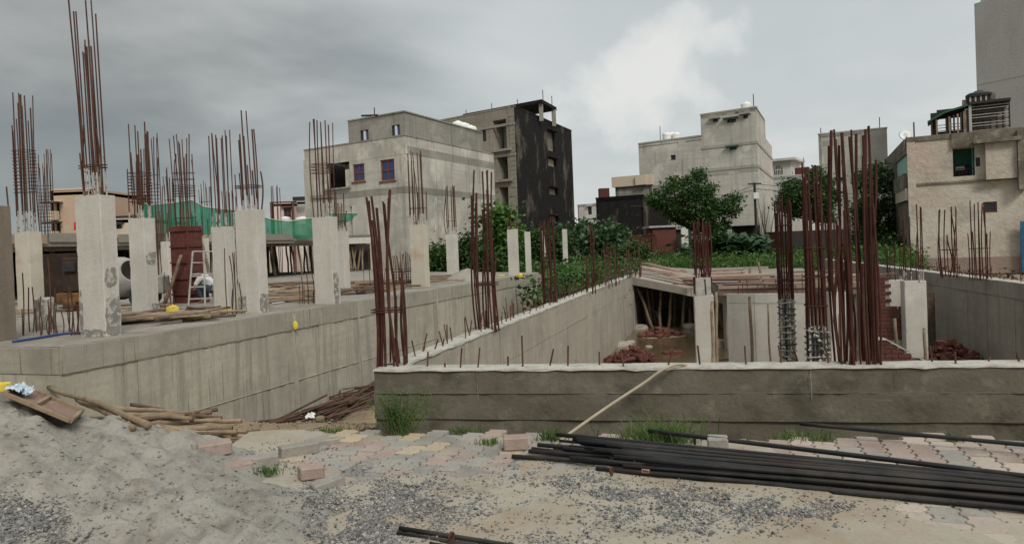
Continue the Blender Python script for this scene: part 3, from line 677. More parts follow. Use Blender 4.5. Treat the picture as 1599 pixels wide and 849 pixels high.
# ---- deck on the left: retaining wall, floor slab
def wfrac(px, py): q = Vector(G(px, py, DK)[:2]); return (q-W0).dot(WD)/(W1-W0).length
wc = [0.0] + [wfrac(*q) for q in ((190, 524), (262, 511), (335, 500), (412, 488), (470, 480), (528, 471.5), (590, 462), (650, 452), (700, 445), (745, 439), (793, 432))] + [1.0]
dwall = panel_wall('deck_wall', 'long streaked concrete retaining wall of the raised deck, receding from lower left', W0, W1, WN, .3, [-1.7, -.62, .28, DK-.004], wc, ['wall', 'wall', 'wall_band'], lip=.018, pil=((wc[4]+.012, .1), (wc[6]+.01, .09), (wc[8]+.01, .09)))
def seam(root, p0, p1, n, z, seed, m='mortar', h=.03):
    """ragged lip of mortar squeezed out along a casting joint"""
    ln = (p1-p0).length; d = (p1-p0).normalized(); k = int(ln/.07); vs = []; fs = []
    for i in range(k+1):
        q = p0+d*(ln*i/k); a = abs(fr(i*.35, seed, 2)); e = .012+.03*a
        up_, dn_ = h*.3+.5*h*abs(fr(i*.5, seed, 7)), h*.3+h*abs(fr(i*.43, seed, 11))
        for o, zz in ((0, z+up_), (e, z+up_*.2), (e*.8, z-dn_*.5), (0, z-dn_)): vs.append((q.x+n.x*o, q.y+n.y*o, zz))
    for i in range(k):
        for j in range(3): fs.append((i*4+j, (i+1)*4+j, (i+1)*4+j+1, i*4+j+1))
    MB().add(vs, fs).build('mortar_seam', m, root)
seam(dwall, W0, W1, WN, .275, 4, 'wall_band'); seam(dwall, W0, W1, WN, -.62, 9, 'wall', .016)
seam(fw, A2, CE, fn, .205, 6, 'front', .016)
for s_ in (1.05, 4.05, 4.75):                                # ragged vertical cracks filled with mortar
    b = MB(); q = A2+U*s_; pts_ = [(q.x+U.x*.02*fr(s_, k*.6)+fn.x*.018, q.y+U.y*.02*fr(s_, k*.6)+fn.y*.018, TOP-.02-k*.045) for k in range(7 if s_ < 4.5 else 4)]
    b.tube(pts_, [.002, .004, .0025, .0045, .002, .003, .0015][:len(pts_)], 5); b.build('mortar_crack', 'pit_shade' if s_ < 4.5 else 'front', fw)
WL0 = Vector(G(-190, 541, DK)[:2])
WLN = Vector(((W0-WL0).normalized().y, -(W0-WL0).normalized().x))
panel_wall('deck_wall', 'short return of the deck wall at the left edge, behind the sand heap', WL0, W0-(W0-WL0).normalized()*.004, WLN, .3, [-1.2, -.3, .28, DK-.004], [0, .5, 1.0], ['wall', 'wall', 'wall_band'], lip=.018)
dk = MB().prism([WL0-WLN*.1, W0-WLN*.1-WN*.05, W1-WN*.05, XY(700, 30.5), XY(575, 40), Vector((-30, 48)), Vector((-30, 9))], DK-.28, DK)
tag(dk.build('concrete_deck', 'deck'), 'dusty concrete deck of the basement on the left', kind='structure')

# ---- columns with starter bars
def perim(w, d, nb):
    """nb positions round a w x d rectangle"""
    out = []; per = 2*(w+d)
    for k in range(nb):
        s = per*k/nb
        if s < w: out.append((-w/2+s, -d/2))
        elif s < w+d: out.append((w/2, -d/2+s-w))
        elif s < 2*w+d: out.append((w/2-(s-w-d), d/2))
        else: out.append((-w/2, d/2-(s-2*w-d)))
    return out
def cage(root, c, ax, ay, z0, w, d, nb, tops, r, m, dusty=True, ties=(), jit=.03, seed=1, lean=(0, 0)):
    g = random.Random(seed); pos = perim(w, d, nb); g.shuffle(pos)
    for k, (x, y) in enumerate(pos):
        q = c + ax*(x+g.gauss(0, w*.05)) + ay*(y+g.gauss(0, d*.07)); zt = tops[k % len(tops)] + g.uniform(-.06, .06)
        h = zt - z0; s = h*.005 + jit*.35
        bar('rebar', v3(q, z0-.03), v3(q, zt)+Vector((g.gauss(0, s)+lean[0]*h, g.gauss(0, s)+lean[1]*h, 0)), r*g.uniform(.78, 1.12), m, root, 'bar_dusty' if dusty and g.random() < .75 else 'bar%d' % g.randint(0, 7))
    for z in ties:
        place('tie', unit('hoop', m), frame3(ax, ay, v3(c+Vector(lean)*(z-z0), z)) @ Matrix.Rotation(g.uniform(-.05, .05), 4, 'X') @ Matrix.Diagonal((w+.03, d+.03, .3, 1)), root)
def shaft(root, c, ax, ay, w, d, z0, z1, m, lifts=1, name='concrete_shaft', seed=0):
    b = MB(); k = max(6, int((z1-z0)/.09)); vs = []; fs = []
    for i in range(k+1):
        z = z0+(z1-z0)*i/k
        for n_, (sx, sy) in enumerate(((-1, -1), (1, -1), (1, 1), (-1, 1))):
            ch = .007+.03*max(0, noise.noise(Vector((seed*1.7+i*.55, n_*5.1, 0.4)))-.15)      # chipped arrises
            j = .004*noise.noise(Vector((seed+i*.4, n_*2.1, 0.4)))
            for (ex, ey) in (((0, ch), (ch, 0)) if n_ in (0, 2) else ((ch, 0), (0, ch))):
                q = c + ax*(sx*(w/2-ex)+j) + ay*(sy*(d/2-ey)+j); vs.append(v3(q, z - (.015*abs(noise.noise(Vector((n_, ex*90, seed)))) if i == k else 0)))
    for i in range(k):
        for n_ in range(8): fs.append((i*8+n_, i*8+(n_+1) % 8, (i+1)*8+(n_+1) % 8, (i+1)*8+n_))
    fs += [tuple(range(7, -1, -1)), tuple(k*8+n_ for n_ in range(8))]
    b.add(vs, fs); return b.build(name, m, root)
def patch(root, c, ax, ay, w, d, z0, z1, face, s0, s1, seed):
    """ragged repair patch a few millimetres proud of one face of a shaft"""
    n = ay*-1 if face == 'f' else ax; t = ax if face == 'f' else ay
    o = (d if face == 'f' else w)/2 + .007; wd = w if face == 'f' else d
    k = 30; cs = ((s0+s1)/2*wd, (z0+z1)/2); rs = ((s1-s0)/2*wd, (z1-z0)/2)
    pts = []
    for i in range(k):
        a = 2*math.pi*i/k; e = 1+.34*fr(seed*3+math.cos(a)*2.2, math.sin(a)*2.2, 0)
        ca, sa = math.cos(a), math.sin(a)
        sq = 1/max(abs(ca), abs(sa))**.6
        pts.append((max(-wd/2+.002, min(wd/2-.002, cs[0]+ca*rs[0]*e*sq)), cs[1]+sa*rs[1]*e*sq))
    vs = [v3(c+t*s+n*o, z) for s, z in pts] + [v3(c+t*s+n*(o-.012), z) for s, z in pts]
    fs = [tuple(range(k))] + [(i, (i+1) % k, k+(i+1) % k, k+i) for i in range(k)]
    MB().add(vs, fs).build('repair_patch', 'column_dark', root)
CAXX, CAXY = WN, WD                       # columns on the deck follow the deck wall
def column(label, px, py, ytop, w, d, tops_px, nb, mt='column', r=.0115, ties_px=(), dense=None, z=DK, axes=None, m='rust', jit=.012, seed=1, depth=None, lean=(0, 0), grp='concrete columns on the deck', nocage=False, cage_scale=.8):
    dep = depth or (EYE.z-z)*F/(py-yh(px))
    c = XY(px, dep); ax, ay = axes or (CAXX, CAXY)
    # CAXX faces the trench: the broad face looks along -WD
    root = thing('concrete_column', label, 'column', v3(c, z), grp)
    z1 = ZH(px, ytop, dep)
    shaft(root, c, ax, ay, w, d, z, z1, mt, seed=seed)
    if not nocage:
        tops = [ZH(px, t, dep) for t in tops_px]
        ties = [ZH(px, t, dep) for t in ties_px]
        if dense:
            a, e, k = dense; ties += [ZH(px, a+(e-a)*i/(k-1), dep) for i in range(k)]
        cage(root, c, ax, ay, z1, w*cage_scale, d*cage_scale, nb, tops, r, m, True, ties, jit, seed, lean)
    return root, c, dep, z1
r1, c1, d1, t1 = column('tall near column on the deck corner with bars rising out of the picture top', 153, 524, 306, .46, .25, [0, 15, 70, 72, 78, 200, 20, -8, 245, 240, 75, 250], 18, r=.0105, ties_px=(258, 262), seed=3, cage_scale=.62, lean=(-.018, 0))
patch(r1, c1, CAXX, CAXY, .46, .25, DK, DK+.55, 'r', -.5, .5, 1); patch(r1, c1, CAXX, CAXY, .46, .25, DK+.66, DK+.92, 'r', -.4, .3, 2); patch(r1, c1, CAXX, CAXY, .46, .25, DK, DK+.1, 'f', -.5, .5, 3)
patch(r1, c1, CAXX, CAXY, .46, .25, DK+.1, DK+.6, 'f', -.5, -.36, 4)
r2, c2, d2, t2 = column('column with dark round repair patch, standing before the mixer drum', 224, 489, 341, .38, .28, [190, 200, 235, 250, 210, 260, 240], 12, r=.0125, dense=(270, 315, 10), seed=4)
patch(r2, c2, CAXX, CAXY, .38, .28, DK+.9, DK+1.15, 'r', -.4, .4, 5); patch(r2, c2, CAXX, CAXY, .38, .28, DK, DK+.18, 'r', -.1, .5, 6)
r3, c3, d3, t3 = column('pale column on the deck edge left of the hanging yellow bag', 393, 488, 328, .46, .24, [205, 172, 212, 205, 265, 260, 268, 275, 262], 12, r=.0125, ties_px=(290, 293), seed=5, lean=(-.02, 0))
patch(r3, c3, CAXX, CAXY, .46, .24, DK, DK+.3, 'f', -.5, -.1, 7); patch(r3, c3, CAXX, CAXY, .46, .24, DK, DK+.34, 'r', -.5, .5, 8)
r4, c4, d4, t4 = column('pale column on the deck edge in front of the big grey house', 509, 474, 339, .42, .26, [190, 188, 189, 192, 191, 195, 270], 10, r=.0115, ties_px=(310,), dense=(256, 270, 4), seed=6)
patch(r4, c4, CAXX, CAXY, .42, .26, DK, DK+.6, 'r', -.4, .3, 9)
column('rust-streaked column on the deck edge below the grey house corner', 655, 448, 351, .42, .26, [238, 240, 237, 250, 300], 12, mt='column_rust', r=.0145, ties_px=(325,), seed=7)
column('slim column on the deck between the rust-streaked one and the bushes', 706, 432, 366, .36, .24, [288, 290, 300, 292], 9, r=.016, ties_px=(345,), seed=8)
column('short end column at the far corner of the deck', 801, 430, 358, .32, .2, [340, 345], 4, r=.014, seed=9)
column('orange rust-stained column with dense cage near the left edge', 46, 487, 362, .42, .3, [150, 148, 155, 185, 195, 200, 165], 16, mt='column_rust', r=.0125, dense=(235, 300, 13), seed=10)
column('plain column beside the steel ladder frame', 350, 481, 354, .34, .28, [208, 207, 209, 210, 206, 212], 10, r=.0115, seed=11)
column('white slim column far back left of the red formwork', 262, 456, 377, .28, .26, [275, 290, 330, 335, 280], 8, mt='column', r=.016, seed=12, depth=23)
column('narrow column half hidden behind the pale one in front of the grey house', 533, 456, 361, .3, .26, [300, 315, 320, 330], 8, mt='column', r=.013, seed=13, ties_px=(345,))
column('thin column behind the steel ladder', 318, 462, 372, .22, .2, [340, 345], 4, r=.012, seed=14)
column('brown-stained column cut by the left picture edge', -9, 532, 322, .32, .3, [290, 300], 6, mt='column_brown', r=.011, seed=15)
def bare_cage(label, px, py, w, d, tops_px, nb, r, z, ties_px=(), dense=None, m='rust', seed=1, axes=None, depth=None, jit=.014, lean=(0, 0), grp='bare rebar cages'):
    dep = depth or (EYE.z-z)*F/(py-yh(px)); c = XY(px, dep); ax, ay = axes or (CAXX, CAXY)
    root = thing('rebar_cage', label, 'rebar cage', v3(c, z), grp)
    ties = [ZH(px, t, dep) for t in ties_px]
    if dense:
        a, e, k = dense; ties += [ZH(px, a+(e-a)*i/(k-1), dep) for i in range(k)]
    cage(root, c, ax, ay, z, w, d, nb, [ZH(px, t, dep) for t in tops_px], r, m, False, ties, jit, seed, lean)
    return root
bare_cage('dense rebar cage behind the orange-stained column at left', 76, 450, .42, .34, [235, 240, 255, 262], 14, .014, DK, dense=(290, 360, 14), seed=21)
bare_cage('gridded rebar cage behind the green net beside the mixer column', 243, 452, .3, .3, [215, 230, 245, 208], 12, .015, DK, ties_px=(273,), dense=(288, 316, 6), seed=22)
bare_cage('thin far rebar cage above the middle of the green net', 324, 436, .3, .25, [285, 292, 296], 8, .015, DK, ties_px=(315,), seed=23, depth=30)
bare_cage('thin far rebar cage left of the red formwork column', 269, 440, .28, .25, [262, 280, 278], 7, .015, DK, ties_px=(312,), seed=24, depth=28)
bare_cage('rebar cage right of the ladder, behind the plain column', 362, 440, .32, .25, [300, 305, 298], 8, .014, DK, ties_px=(330,), seed=25, depth=26)
bare_cage('distant rebar cage standing above the small pink house', 434, 425, .4, .3, [289, 290, 292], 6, .022, DK, seed=26, depth=42)
bare_cage('low rebar cage with ties on the deck before the grey house', 629, 447, .45, .3, [395, 398, 400, 396], 12, .011, DK, ties_px=(420, 424), dense=(424, 442, 5), seed=27)
bare_cage('row of low starter bars behind the corner rebar of the pit', 600, 452, .9, .3, [400, 410, 396, 418], 12, .009, DK, seed=28)
bare_cage('cluster of short starter bars on the deck at far left', 42, 521, .62, .35, [400, 455, 470, 490, 430, 480], 12, .0085, DK, seed=29, jit=.06)
bare_cage('row of short starter bars at the foot of the tall near column', 100, 522, .55, .3, [450, 470, 480, 462, 485, 475], 18, .0085, DK, seed=30, jit=.05)
bare_cage('thin starter bars in front of the plain column by the ladder', 362, 490, .2, .1, [390, 395, 455, 400, 445], 6, .0095, DK, seed=31, jit=.02)
bare_cage('two starter bars before the red formwork column', 262, 489, .12, .1, [430, 450, 455], 4, .0085, DK, seed=32)
bare_cage('short starter bars on the deck left of the pale middle column', 478, 474, .3, .2, [430, 440, 420, 452], 8, .0095, DK, seed=33)

# ---- rebar cages standing on the pit walls
bare_cage('tall rebar cage at the near left corner of the pit', 604, 572, .25, .2, [300, 312, 320, 310, 425, 430, 345, 470], 14, .0128, TOP, ties_px=(482, 486), m='rust_red', seed=41, axes=(U, NV), lean=(-.012, 0), grp='rebar cages on the pit walls')
bare_cage('rebar cage on the left pit wall before the grey house', 757, 515, .25, .2, [270, 268, 272, 300, 300, 320, 400, 410], 14, .0125, TOP, ties_px=(442, 445), m='rust_red', seed=42, axes=(LN, LD), grp='rebar cages on the pit walls')
bare_cage('thick rust-red rebar cage on the left pit wall before the dark house', 855, 473, .2, .2, [345, 343, 348, 346, 350], 10, .016, TOP, m='rust_red', seed=43, axes=(LN, LD), grp='rebar cages on the pit walls')
bare_cage('pair of rebar poles on the left pit wall beside the pilaster', 920, 457, .2, .2, [352, 350, 395, 400], 5, .016, TOP, m='rust_red', seed=44, axes=(LN, LD), grp='rebar cages on the pit walls')
bare_cage('spread rebar row on the left pit wall before the red brick wall', 950, 446, .22, 1.6, [380, 385, 388, 392], 14, .011, TOP, m='rust', seed=45, axes=(LN, LD), grp='rebar cages on the pit walls')
bare_cage('rebar cluster at the far end of the left pit wall', 990, 432, .3, .8, [385, 390, 395], 12, .013, TOP, m='rust', seed=46, axes=(LN, LD), grp='rebar cages on the pit walls')
bare_cage('very tall thick rebar cage standing on the front wall', 1335, 568, .28, .2, [205, 330, 208, 400, 200, 345, 225, 255, 420, 203, 380], 30, .0118, TOP, m='rust_red', seed=47, axes=(U, NV), lean=(-.008, 0), grp='rebar cages on the pit walls')
bare_cage('rebar cage on the right pit wall below the peeling house', 1480, 431, .3, .25, [325, 326, 330, 365], 10, .014, TOP, ties_px=(390,), m='rust_red', seed=48, axes=(RN, RD_), grp='rebar cages on the pit walls')
bare_cage('rebar cage on the right pit wall under the small dark window', 1528, 436, .3, .25, [315, 316, 320, 362, 365], 12, .0125, TOP, ties_px=(388,), m='rust_red', seed=49, axes=(RN, RD_), grp='rebar cages on the pit walls')

# ---- columns inside the pit
PB = -1.65
PAX = (U, NV)
def pit_col(label, px, ytop, dep, w, d, tops, nb, seed, m='rust_red', r=.014, mt='column', ties_px=(), cs=.85, ybase=None):
    return column(label, px, 0, ytop, w, d, tops, nb, mt, r, ties_px, None, PB, PAX, m, .02, seed, dep, (0, 0), 'concrete columns in the pit', cage_scale=cs)
q_, c_, dd_, zt_ = pit_col('grey column in the pit before the dark propped opening', 1095, 461, 15, .38, .3, [432, 431, 430], 6, 61, r=.012, cs=.9)
shaft(q_, c_, U, NV, .3, .24, zt_, ZH(1095, 433, 15), 'mortar', name='kicker')
cage(q_, c_, U, NV, ZH(1095, 433, 15), .26, .2, 16, [ZH(1095, t, 15) for t in (345, 350, 348, 347)], .015, 'rust_red', False, seed=62)
pit_col('pale square column left of the tall thick rebar cage', 1304, 456, 14.4, .36, .3, [330, 340, 420, 425, 400], 10, 63)
pit_col('broad pale column in the pit by the right wall', 1423, 438, 16.8, .46, .3, [322, 325, 365, 340], 9, 64, r=.013)
pit_col('small pale column behind the red brick wall', 1394, 437, 18.5, .36, .3, [385, 380, 390], 7, 65, r=.013)
# cement-splashed rebar columns
def splashed(label, px, ycoat, ytop, dep, w, nb, tops, seed):
    c = XY(px, dep); root = thing('rebar_column', label, 'rebar cage', v3(c, PB), 'cement-splashed rebar columns in the pit')
    z1 = ZH(px, ycoat, dep)
    g = random.Random(seed)
    MB().prism([c-U*w*.42-NV*w*.4, c+U*w*.42-NV*w*.4, c+U*w*.42+NV*w*.4, c-U*w*.42+NV*w*.4], PB, z1-.02).build('rough_core', 'column_dark', root)
    for i, (x, y) in enumerate(perim(w, w, nb)):
        q = c+U*x+NV*y
        bar('rebar', v3(q, PB), v3(q, z1), .016, 'rust_dust' if g.random() < .45 else 'frame_and_shade', root)
        bar('rebar', v3(q, z1-.02), v3(q, ZH(px, tops[i % len(tops)], dep)+g.uniform(-.1, .05))+Vector((g.gauss(0, .03), 0, 0)), .0165, 'rust_red', root)
    z = PB+.9
    while z < z1:
        place('tie', unit('hoop', 'rust_dust' if g.random() < .5 else 'frame_and_shade'), frame3(U, NV, v3(c, z)) @ Matrix.Rotation(g.uniform(-.12, .12), 4, 'Y') @ Matrix.Diagonal((w+.06, w+.06, .5, 1)), root); z += .11
    b = MB()
    for _ in range(26):
        q = c + U*g.uniform(-w*.6, w*.6) - NV*(w*.5+g.uniform(-.02, .03)); stone(b, v3(q, g.uniform(PB+.8, z1)), g.uniform(.02, .055), g)
    tag(b.build('cement_splash', 'mortar', root), kind='stuff')
    for k in range(3): place('tie', unit('hoop', 'rust_red'), frame3(U, NV, v3(c, z1+.35+.5*k)) @ Matrix.Diagonal((w+.04, w+.04, .5, 1)), root)
splashed('cement-splashed rebar column in front of the shear wall', 1224, 466, 300, 13.6, .22, 12, [312, 308, 330, 318], 71)
splashed('thicker cement-splashed rebar column with tall red bars', 1270, 508, 260, 12.8, .29, 18, [262, 268, 300, 256, 290, 320], 72)
# shear wall across the pit
s0, s1 = XY(1131, 15.2), XY(1262, 14.4)
sd = (s1-s0).normalized()
sw = panel_wall('shear_wall', 'pale cast concrete shear wall standing in the middle of the pit', s0, s1, Vector((sd.y, -sd.x)), .25, [PB, ZH(1150, 474, 15)-.0, ZH(1150, 459, 15)], [0, .34, .72, 1.0], ['column'])
dowels(sw, s0, s1, Vector((sd.y, -sd.x)), .25, ZH(1150, 459, 15), .14, .1, .32, .009, 'rust', 0, 8)
# ================================================================== PIT INTERIOR
def beam(name, p, q, w, h, m, parent, roll=0.0):
    """a squared timber from p to q"""
    p, q = Vector(p), Vector(q); d = q-p
    R = d.to_track_quat('X', 'Z').to_matrix().to_4x4()
    return place(name, unit('box', m), Matrix.Translation((p+q)/2) @ R @ Matrix.Rotation(roll, 4, 'X') @ Matrix.Diagonal((d.length, w, h, 1)), parent)
def pole_mesh(b, p, q, r0, r1, g, bend=.02, k=6, n=8):
    p, q = Vector(p), Vector(q); d = q-p; a = d.orthogonal().normalized(); c = d.cross(a).normalized()
    pa, pb = g.uniform(0, 6), g.uniform(0, 6); ln = d.length
    pts = [p + d*(i/k) + a*(bend*ln*math.sin(pa+i*1.3)) + c*(bend*ln*math.sin(pb+i*.9)) for i in range(k+1)]
    pts[0] = p; pts[-1] = q
    b.tube(pts, [(r0+(r1-r0)*i/k)*g.uniform(.96, 1.05) for i in range(k+1)], n)
def pole(name, p, q, r0, r1, m, parent=None, g=rnd, bend=.02, label=None, cat=None, grp=None):
    b = MB(); pole_mesh(b, p, q, r0, r1, g, bend)
    o = b.build(name, m, parent, smooth=True)
    return tag(o, label, cat, grp)
# sloping slab over the covered end of the pit
ra, rb = at(990, 429, 24.9), at(1142, 462, 23.6)
ramp = thing('ramp_slab', 'sloping concrete slab with pale formwork edge over the dark end of the pit', 'slab', v3(Vector(((ra.x+rb.x)/2, 24)), -1.5))
back = Vector((1.6, 8.5))
MB().prism([(ra.x-.3, ra.y), (rb.x, rb.y), (rb.x+back.x+2, rb.y+back.y), (ra.x+back.x-.3, ra.y+back.y)], [ra.z-.28, rb.z-.24, rb.z-.1, ra.z-.2], [ra.z-.02, rb.z-.02, rb.z+.3, ra.z+.05]).build('slab', 'slab', ramp)
dr = (rb-ra); dh = Vector((dr.x, dr.y)).normalized()
for k in range(5):                                            # formwork boards along the edge
    p = ra+dr*(k/5+.002); q = ra+dr*((k+1)/5-.004)
    n_ = Vector((dh.y, -dh.x, 0))
    b = MB(); c = (p+q)/2 + n_*.03 - Vector((0, 0, .15)); b.obox(c, (q-p)/2, n_*.02, Vector((0, 0, .15)), .006); b.build('edge_board', 'fascia', ramp)
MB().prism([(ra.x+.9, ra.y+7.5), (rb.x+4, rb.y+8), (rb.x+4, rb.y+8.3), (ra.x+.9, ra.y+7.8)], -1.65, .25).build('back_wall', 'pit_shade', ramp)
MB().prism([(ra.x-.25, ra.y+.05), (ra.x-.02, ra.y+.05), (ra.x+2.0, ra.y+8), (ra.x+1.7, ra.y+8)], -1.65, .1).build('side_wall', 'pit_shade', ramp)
g = random.Random(3)
for (x0, y0, x1, y1, dep) in ((994, 446, 1021, 512, 25.2), (1010, 445, 1018, 508, 25.9), (1016, 446, 1024, 508, 26.5), (1031, 449, 1031, 513, 25.3), (1050, 452, 1043, 513, 25.3), (1054, 456, 1052, 508, 26.5), (1070, 456, 1064, 512, 25.0), (1000, 448, 1012, 512, 26.2), (1077, 480, 1078, 512, 25.4), (1024, 485, 1034, 512, 25.8), (1112, 460, 1130, 510, 24.5), (1127, 462, 1124, 505, 25.5), (1040, 450, 1058, 508, 27.5), (1088, 462, 1080, 508, 27)):
    pole('bamboo_prop', at(x0, y0, dep), v3(at(x1, y1, dep), WZ-.1), .045, .055, 'wood', ramp, g, .012)
# flat slab right of the ramp with shuttering boards
fs_ = thing('shuttered_slab', 'flat slab with heaped shuttering boards behind the shear wall', 'slab', v3(XY(1210, 20), -.2))
fa, fb = XY(1118, 19.5), XY(1345, 18.2)
MB().prism([fa, fb, fb+Vector((2, 9)), fa+Vector((1.6, 9))], .05, .33).build('slab', 'slab', fs_)
for k in range(3):
    p, q = fa.lerp(fb, k/3+.004), fa.lerp(fb, (k+1)/3-.004)
    for z, h, m in ((.27, .1, 'pale_plank'), (.11, .11, 'plank')): beam('edge_board', v3(p-Vector((0, .03+.02*(z < .2))), z), v3(q-Vector((0, .03+.02*(z < .2))), z), .035, h, m, fs_)
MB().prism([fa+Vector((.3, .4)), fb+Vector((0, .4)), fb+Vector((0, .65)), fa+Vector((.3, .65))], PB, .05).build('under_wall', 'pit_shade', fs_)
g = random.Random(9)
for k in range(46):                                          # loose boards, each its own thing
    if k < 26: px, py, zz = g.uniform(1120, 1330), g.uniform(428, 446), .36+.03*g.random()
    else: px, py, zz = g.uniform(1030, 1110), g.uniform(428, 442), None
    if zz is None:
        t = (px-990)/152; base = ra+dr*t; off = g.uniform(.4, 5.5); p = base + Vector((back.x*off/8.5, off, .05+.045*off + .03*g.random()))
        dirv = (dr.normalized()+Vector((g.gauss(0, .12), g.gauss(0, .2), g.uniform(-.01, .02)))).normalized()
    else:
        p = G(px, py, zz); zz += .05*(k % 5); p.z = zz
        a = g.gauss(-.05, .22); dirv = Vector((math.cos(a), math.sin(a), g.gauss(0, .025)))
    ln = g.uniform(.5, 1.3); m = g.choice(['plank', 'plank', 'pale_plank', 'wood'])
    o = beam('board', p-dirv*ln, p+dirv*ln, g.uniform(.1, .22), .035, m, None, g.gauss(0, .1))
    cn = {'plank': 'red-brown', 'pale_plank': 'pale', 'wood': 'weathered'}[m]; zn = 'flat slab behind the shear wall' if k < 26 else 'sloping slab over the covered pit end'
    tag(o, cn+' shuttering board lying on the '+zn, 'board', cn+' boards on the '+zn)
for (px, py, ty, lab) in ((1171, 436, 418, 'upright wooden stake on the slab left of the leaning one'), (1190, 437, 409, 'leaning wooden stake on the slab, the taller of two')):
    p = G(px, py, .35); dep = p.y; tag(beam('stake', p, at(px-(6 if ty < 415 else 0), ty, dep), .06, .05, 'wood', None), lab, 'stake')
# horizontal rebars laid over the shear wall
for k, (y0, y1) in enumerate(((452, 449), (445, 444), (456, 455))):
    tag(bar('steel_rod', at(1128, y0, 16.2+.3*k), at(1222, y1, 15.6+.3*k), .013, 'rust', None), ('lowest', 'top', 'middle')[k if k < 2 else 0]+' thin rod lying across above the shear wall' if k < 2 else 'bottom thin rod lying across above the shear wall', 'rod', 'rods above the shear wall')
# thin vertical props on the shear wall and by the column
g = random.Random(31)
for (x0, y0, x1, y1, dep, r, lab) in ((1112, 470, 1113, 580, 14.0, .028, 'thin bamboo pole right beside the grey pit column'), (1118, 456, 1120, 580, 14.0, .028, 'bamboo pole just right of the grey pit column, taller of two'), (1170, 463, 1176, 585, 14.6, .03, 'mottled dark pole against the shear wall'), (1199, 475, 1204, 585, 14.5, .018, 'thin pale pole against the shear wall'), (1310, 490, 1313, 590, 13.6, .022, 'grey pole in front of the pale square column'), (1397, 497, 1403, 600, 14.5, .03, 'short wooden pole before the brick wall'), (1443, 512, 1446, 585, 15.5, .03, 'wooden pole right of the broad pale column'), (1238, 540, 1250, 578, 12, .014, 'short leaning rod right of the splashed rebar column')):
    pole('pole', at(x0, y0, dep), at(x1, y1, dep), r, r*1.1, 'wood' if 'rod' not in lab else 'rust', None, g, .006, lab, 'pole')
# footings and lumps standing in the water
def lump(name, label, cat, px, py, z, sx, sy, sz, m, rot=0.0, seed=1, ns=10, parent=None, grp=None, flat=.35):
    g = random.Random(seed); p = G(px, py, z) if not isinstance(px, Vector) else px
    b = MB(); vs = []; fs = []; n1 = 14; n2 = 7
    for j in range(n2+1):
        ph = math.pi*(j/n2-.5)
        for i in range(n1):
            a = 2*math.pi*i/n1
            x, y, zz = math.cos(a)*math.cos(ph), math.sin(a)*math.cos(ph), math.sin(ph)
            k = max(abs(x), abs(y), abs(zz)); e = (1/k)**(1-flat)
            e *= 1+.16*noise.noise(Vector((x*1.6+seed*7, y*1.6, zz*1.6)))
            x, y, zz = x*e*sx, y*e*sy, zz*e*sz
            vs.append((p.x+x*math.cos(rot)-y*math.sin(rot), p.y+x*math.sin(rot)+y*math.cos(rot), p.z+sz*.8+zz))
    for j in range(n2):
        for i in range(n1): fs.append((j*n1+i, j*n1+(i+1) % n1, (j+1)*n1+(i+1) % n1, (j+1)*n1+i))
    b.add(vs, fs); return tag(b.build(name, m, parent, smooth=False), label, cat, grp)
lump('footing', 'concrete footing block at the far foot of the left pit wall', 'footing', 996, 517, WZ-.1, .34, .25, .13, 'pit', .3, 1)
lump('footing', 'low concrete footing at the foot of the left pit wall, nearer than the other', 'footing', 967, 544, WZ-.1, .36, .3, .11, 'pit', .3, 2)
lump('footing', 'concrete footing beside the dark opening, left of the grey column', 'footing', 1078, 517, WZ-.1, .2, .25, .15, 'mortar', .3, 3)
lump('footing', 'concrete footing right of the grey pit column', 'footing', 1121, 545, WZ-.1, .25, .25, .16, 'pit', .3, 4)
lump('debris_block', 'small pale block in the water near the brick heap', 'block', 985, 536, WZ-.03, .13, .08, .05, 'mortar', .2, 5)
lump('debris_block', 'small pale block near the wall foot just above the front wall', 'block', 918, 571, WZ-.03, .2, .13, .1, 'cream', .3, 6)
lump('debris_block', 'tiny pale block in the water between the two brick heaps', 'block', 1013, 543, WZ-.03, .1, .07, .04, 'mortar', .1, 7)
pole('pole', at(1118, 560, 15.6), at(1186, 560, 15.0), .025, .02, 'wood', None, g, .01, 'thin pole lying level across the foot of the shear wall', 'pole')
def brick_heap(label, px, py, z, sx, sy, h, n, seed):
    g = random.Random(seed); p = G(px, py, z); root = thing('brick_heap', label, 'brick heap', p)
    for _ in range(n):
        a, r = g.uniform(0, 6.3), g.random()**.6
        x, y = math.cos(a)*r*sx, math.sin(a)*r*sy; zz = h*(1-r)*g.uniform(.5, 1.0)
        place('brick', unit('brick', 'brick'), Matrix.Translation((p.x+x, p.y+y, z+.03+zz)) @ Matrix.Rotation(g.uniform(0, 3.2), 4, 'Z') @ Matrix.Rotation(g.gauss(0, .35), 4, 'X') @ Matrix.Rotation(g.gauss(0, .25), 4, 'Y'), root)
brick_heap('heap of red bricks in the water nearest the front wall', 988, 562, WZ, .62, .4, .34, 95, 1)
brick_heap('heap of red bricks in the water before the dark opening', 1032, 524, WZ, .62, .5, .24, 85, 2)
brick_heap('a few red bricks lying in the water by the grey column', 1050, 553, WZ-.02, .2, .15, .04, 9, 3)
brick_heap('dark heap of red bricks against the right pit wall', 1482, 561, WZ+.0, .62, .5, .5, 110, 4)
lump('mud_bank', 'mud bank in the water under the far brick heap', 'mud', 1035, 528, WZ-.07, .75, .5, .05, 'ground', 0, 8)
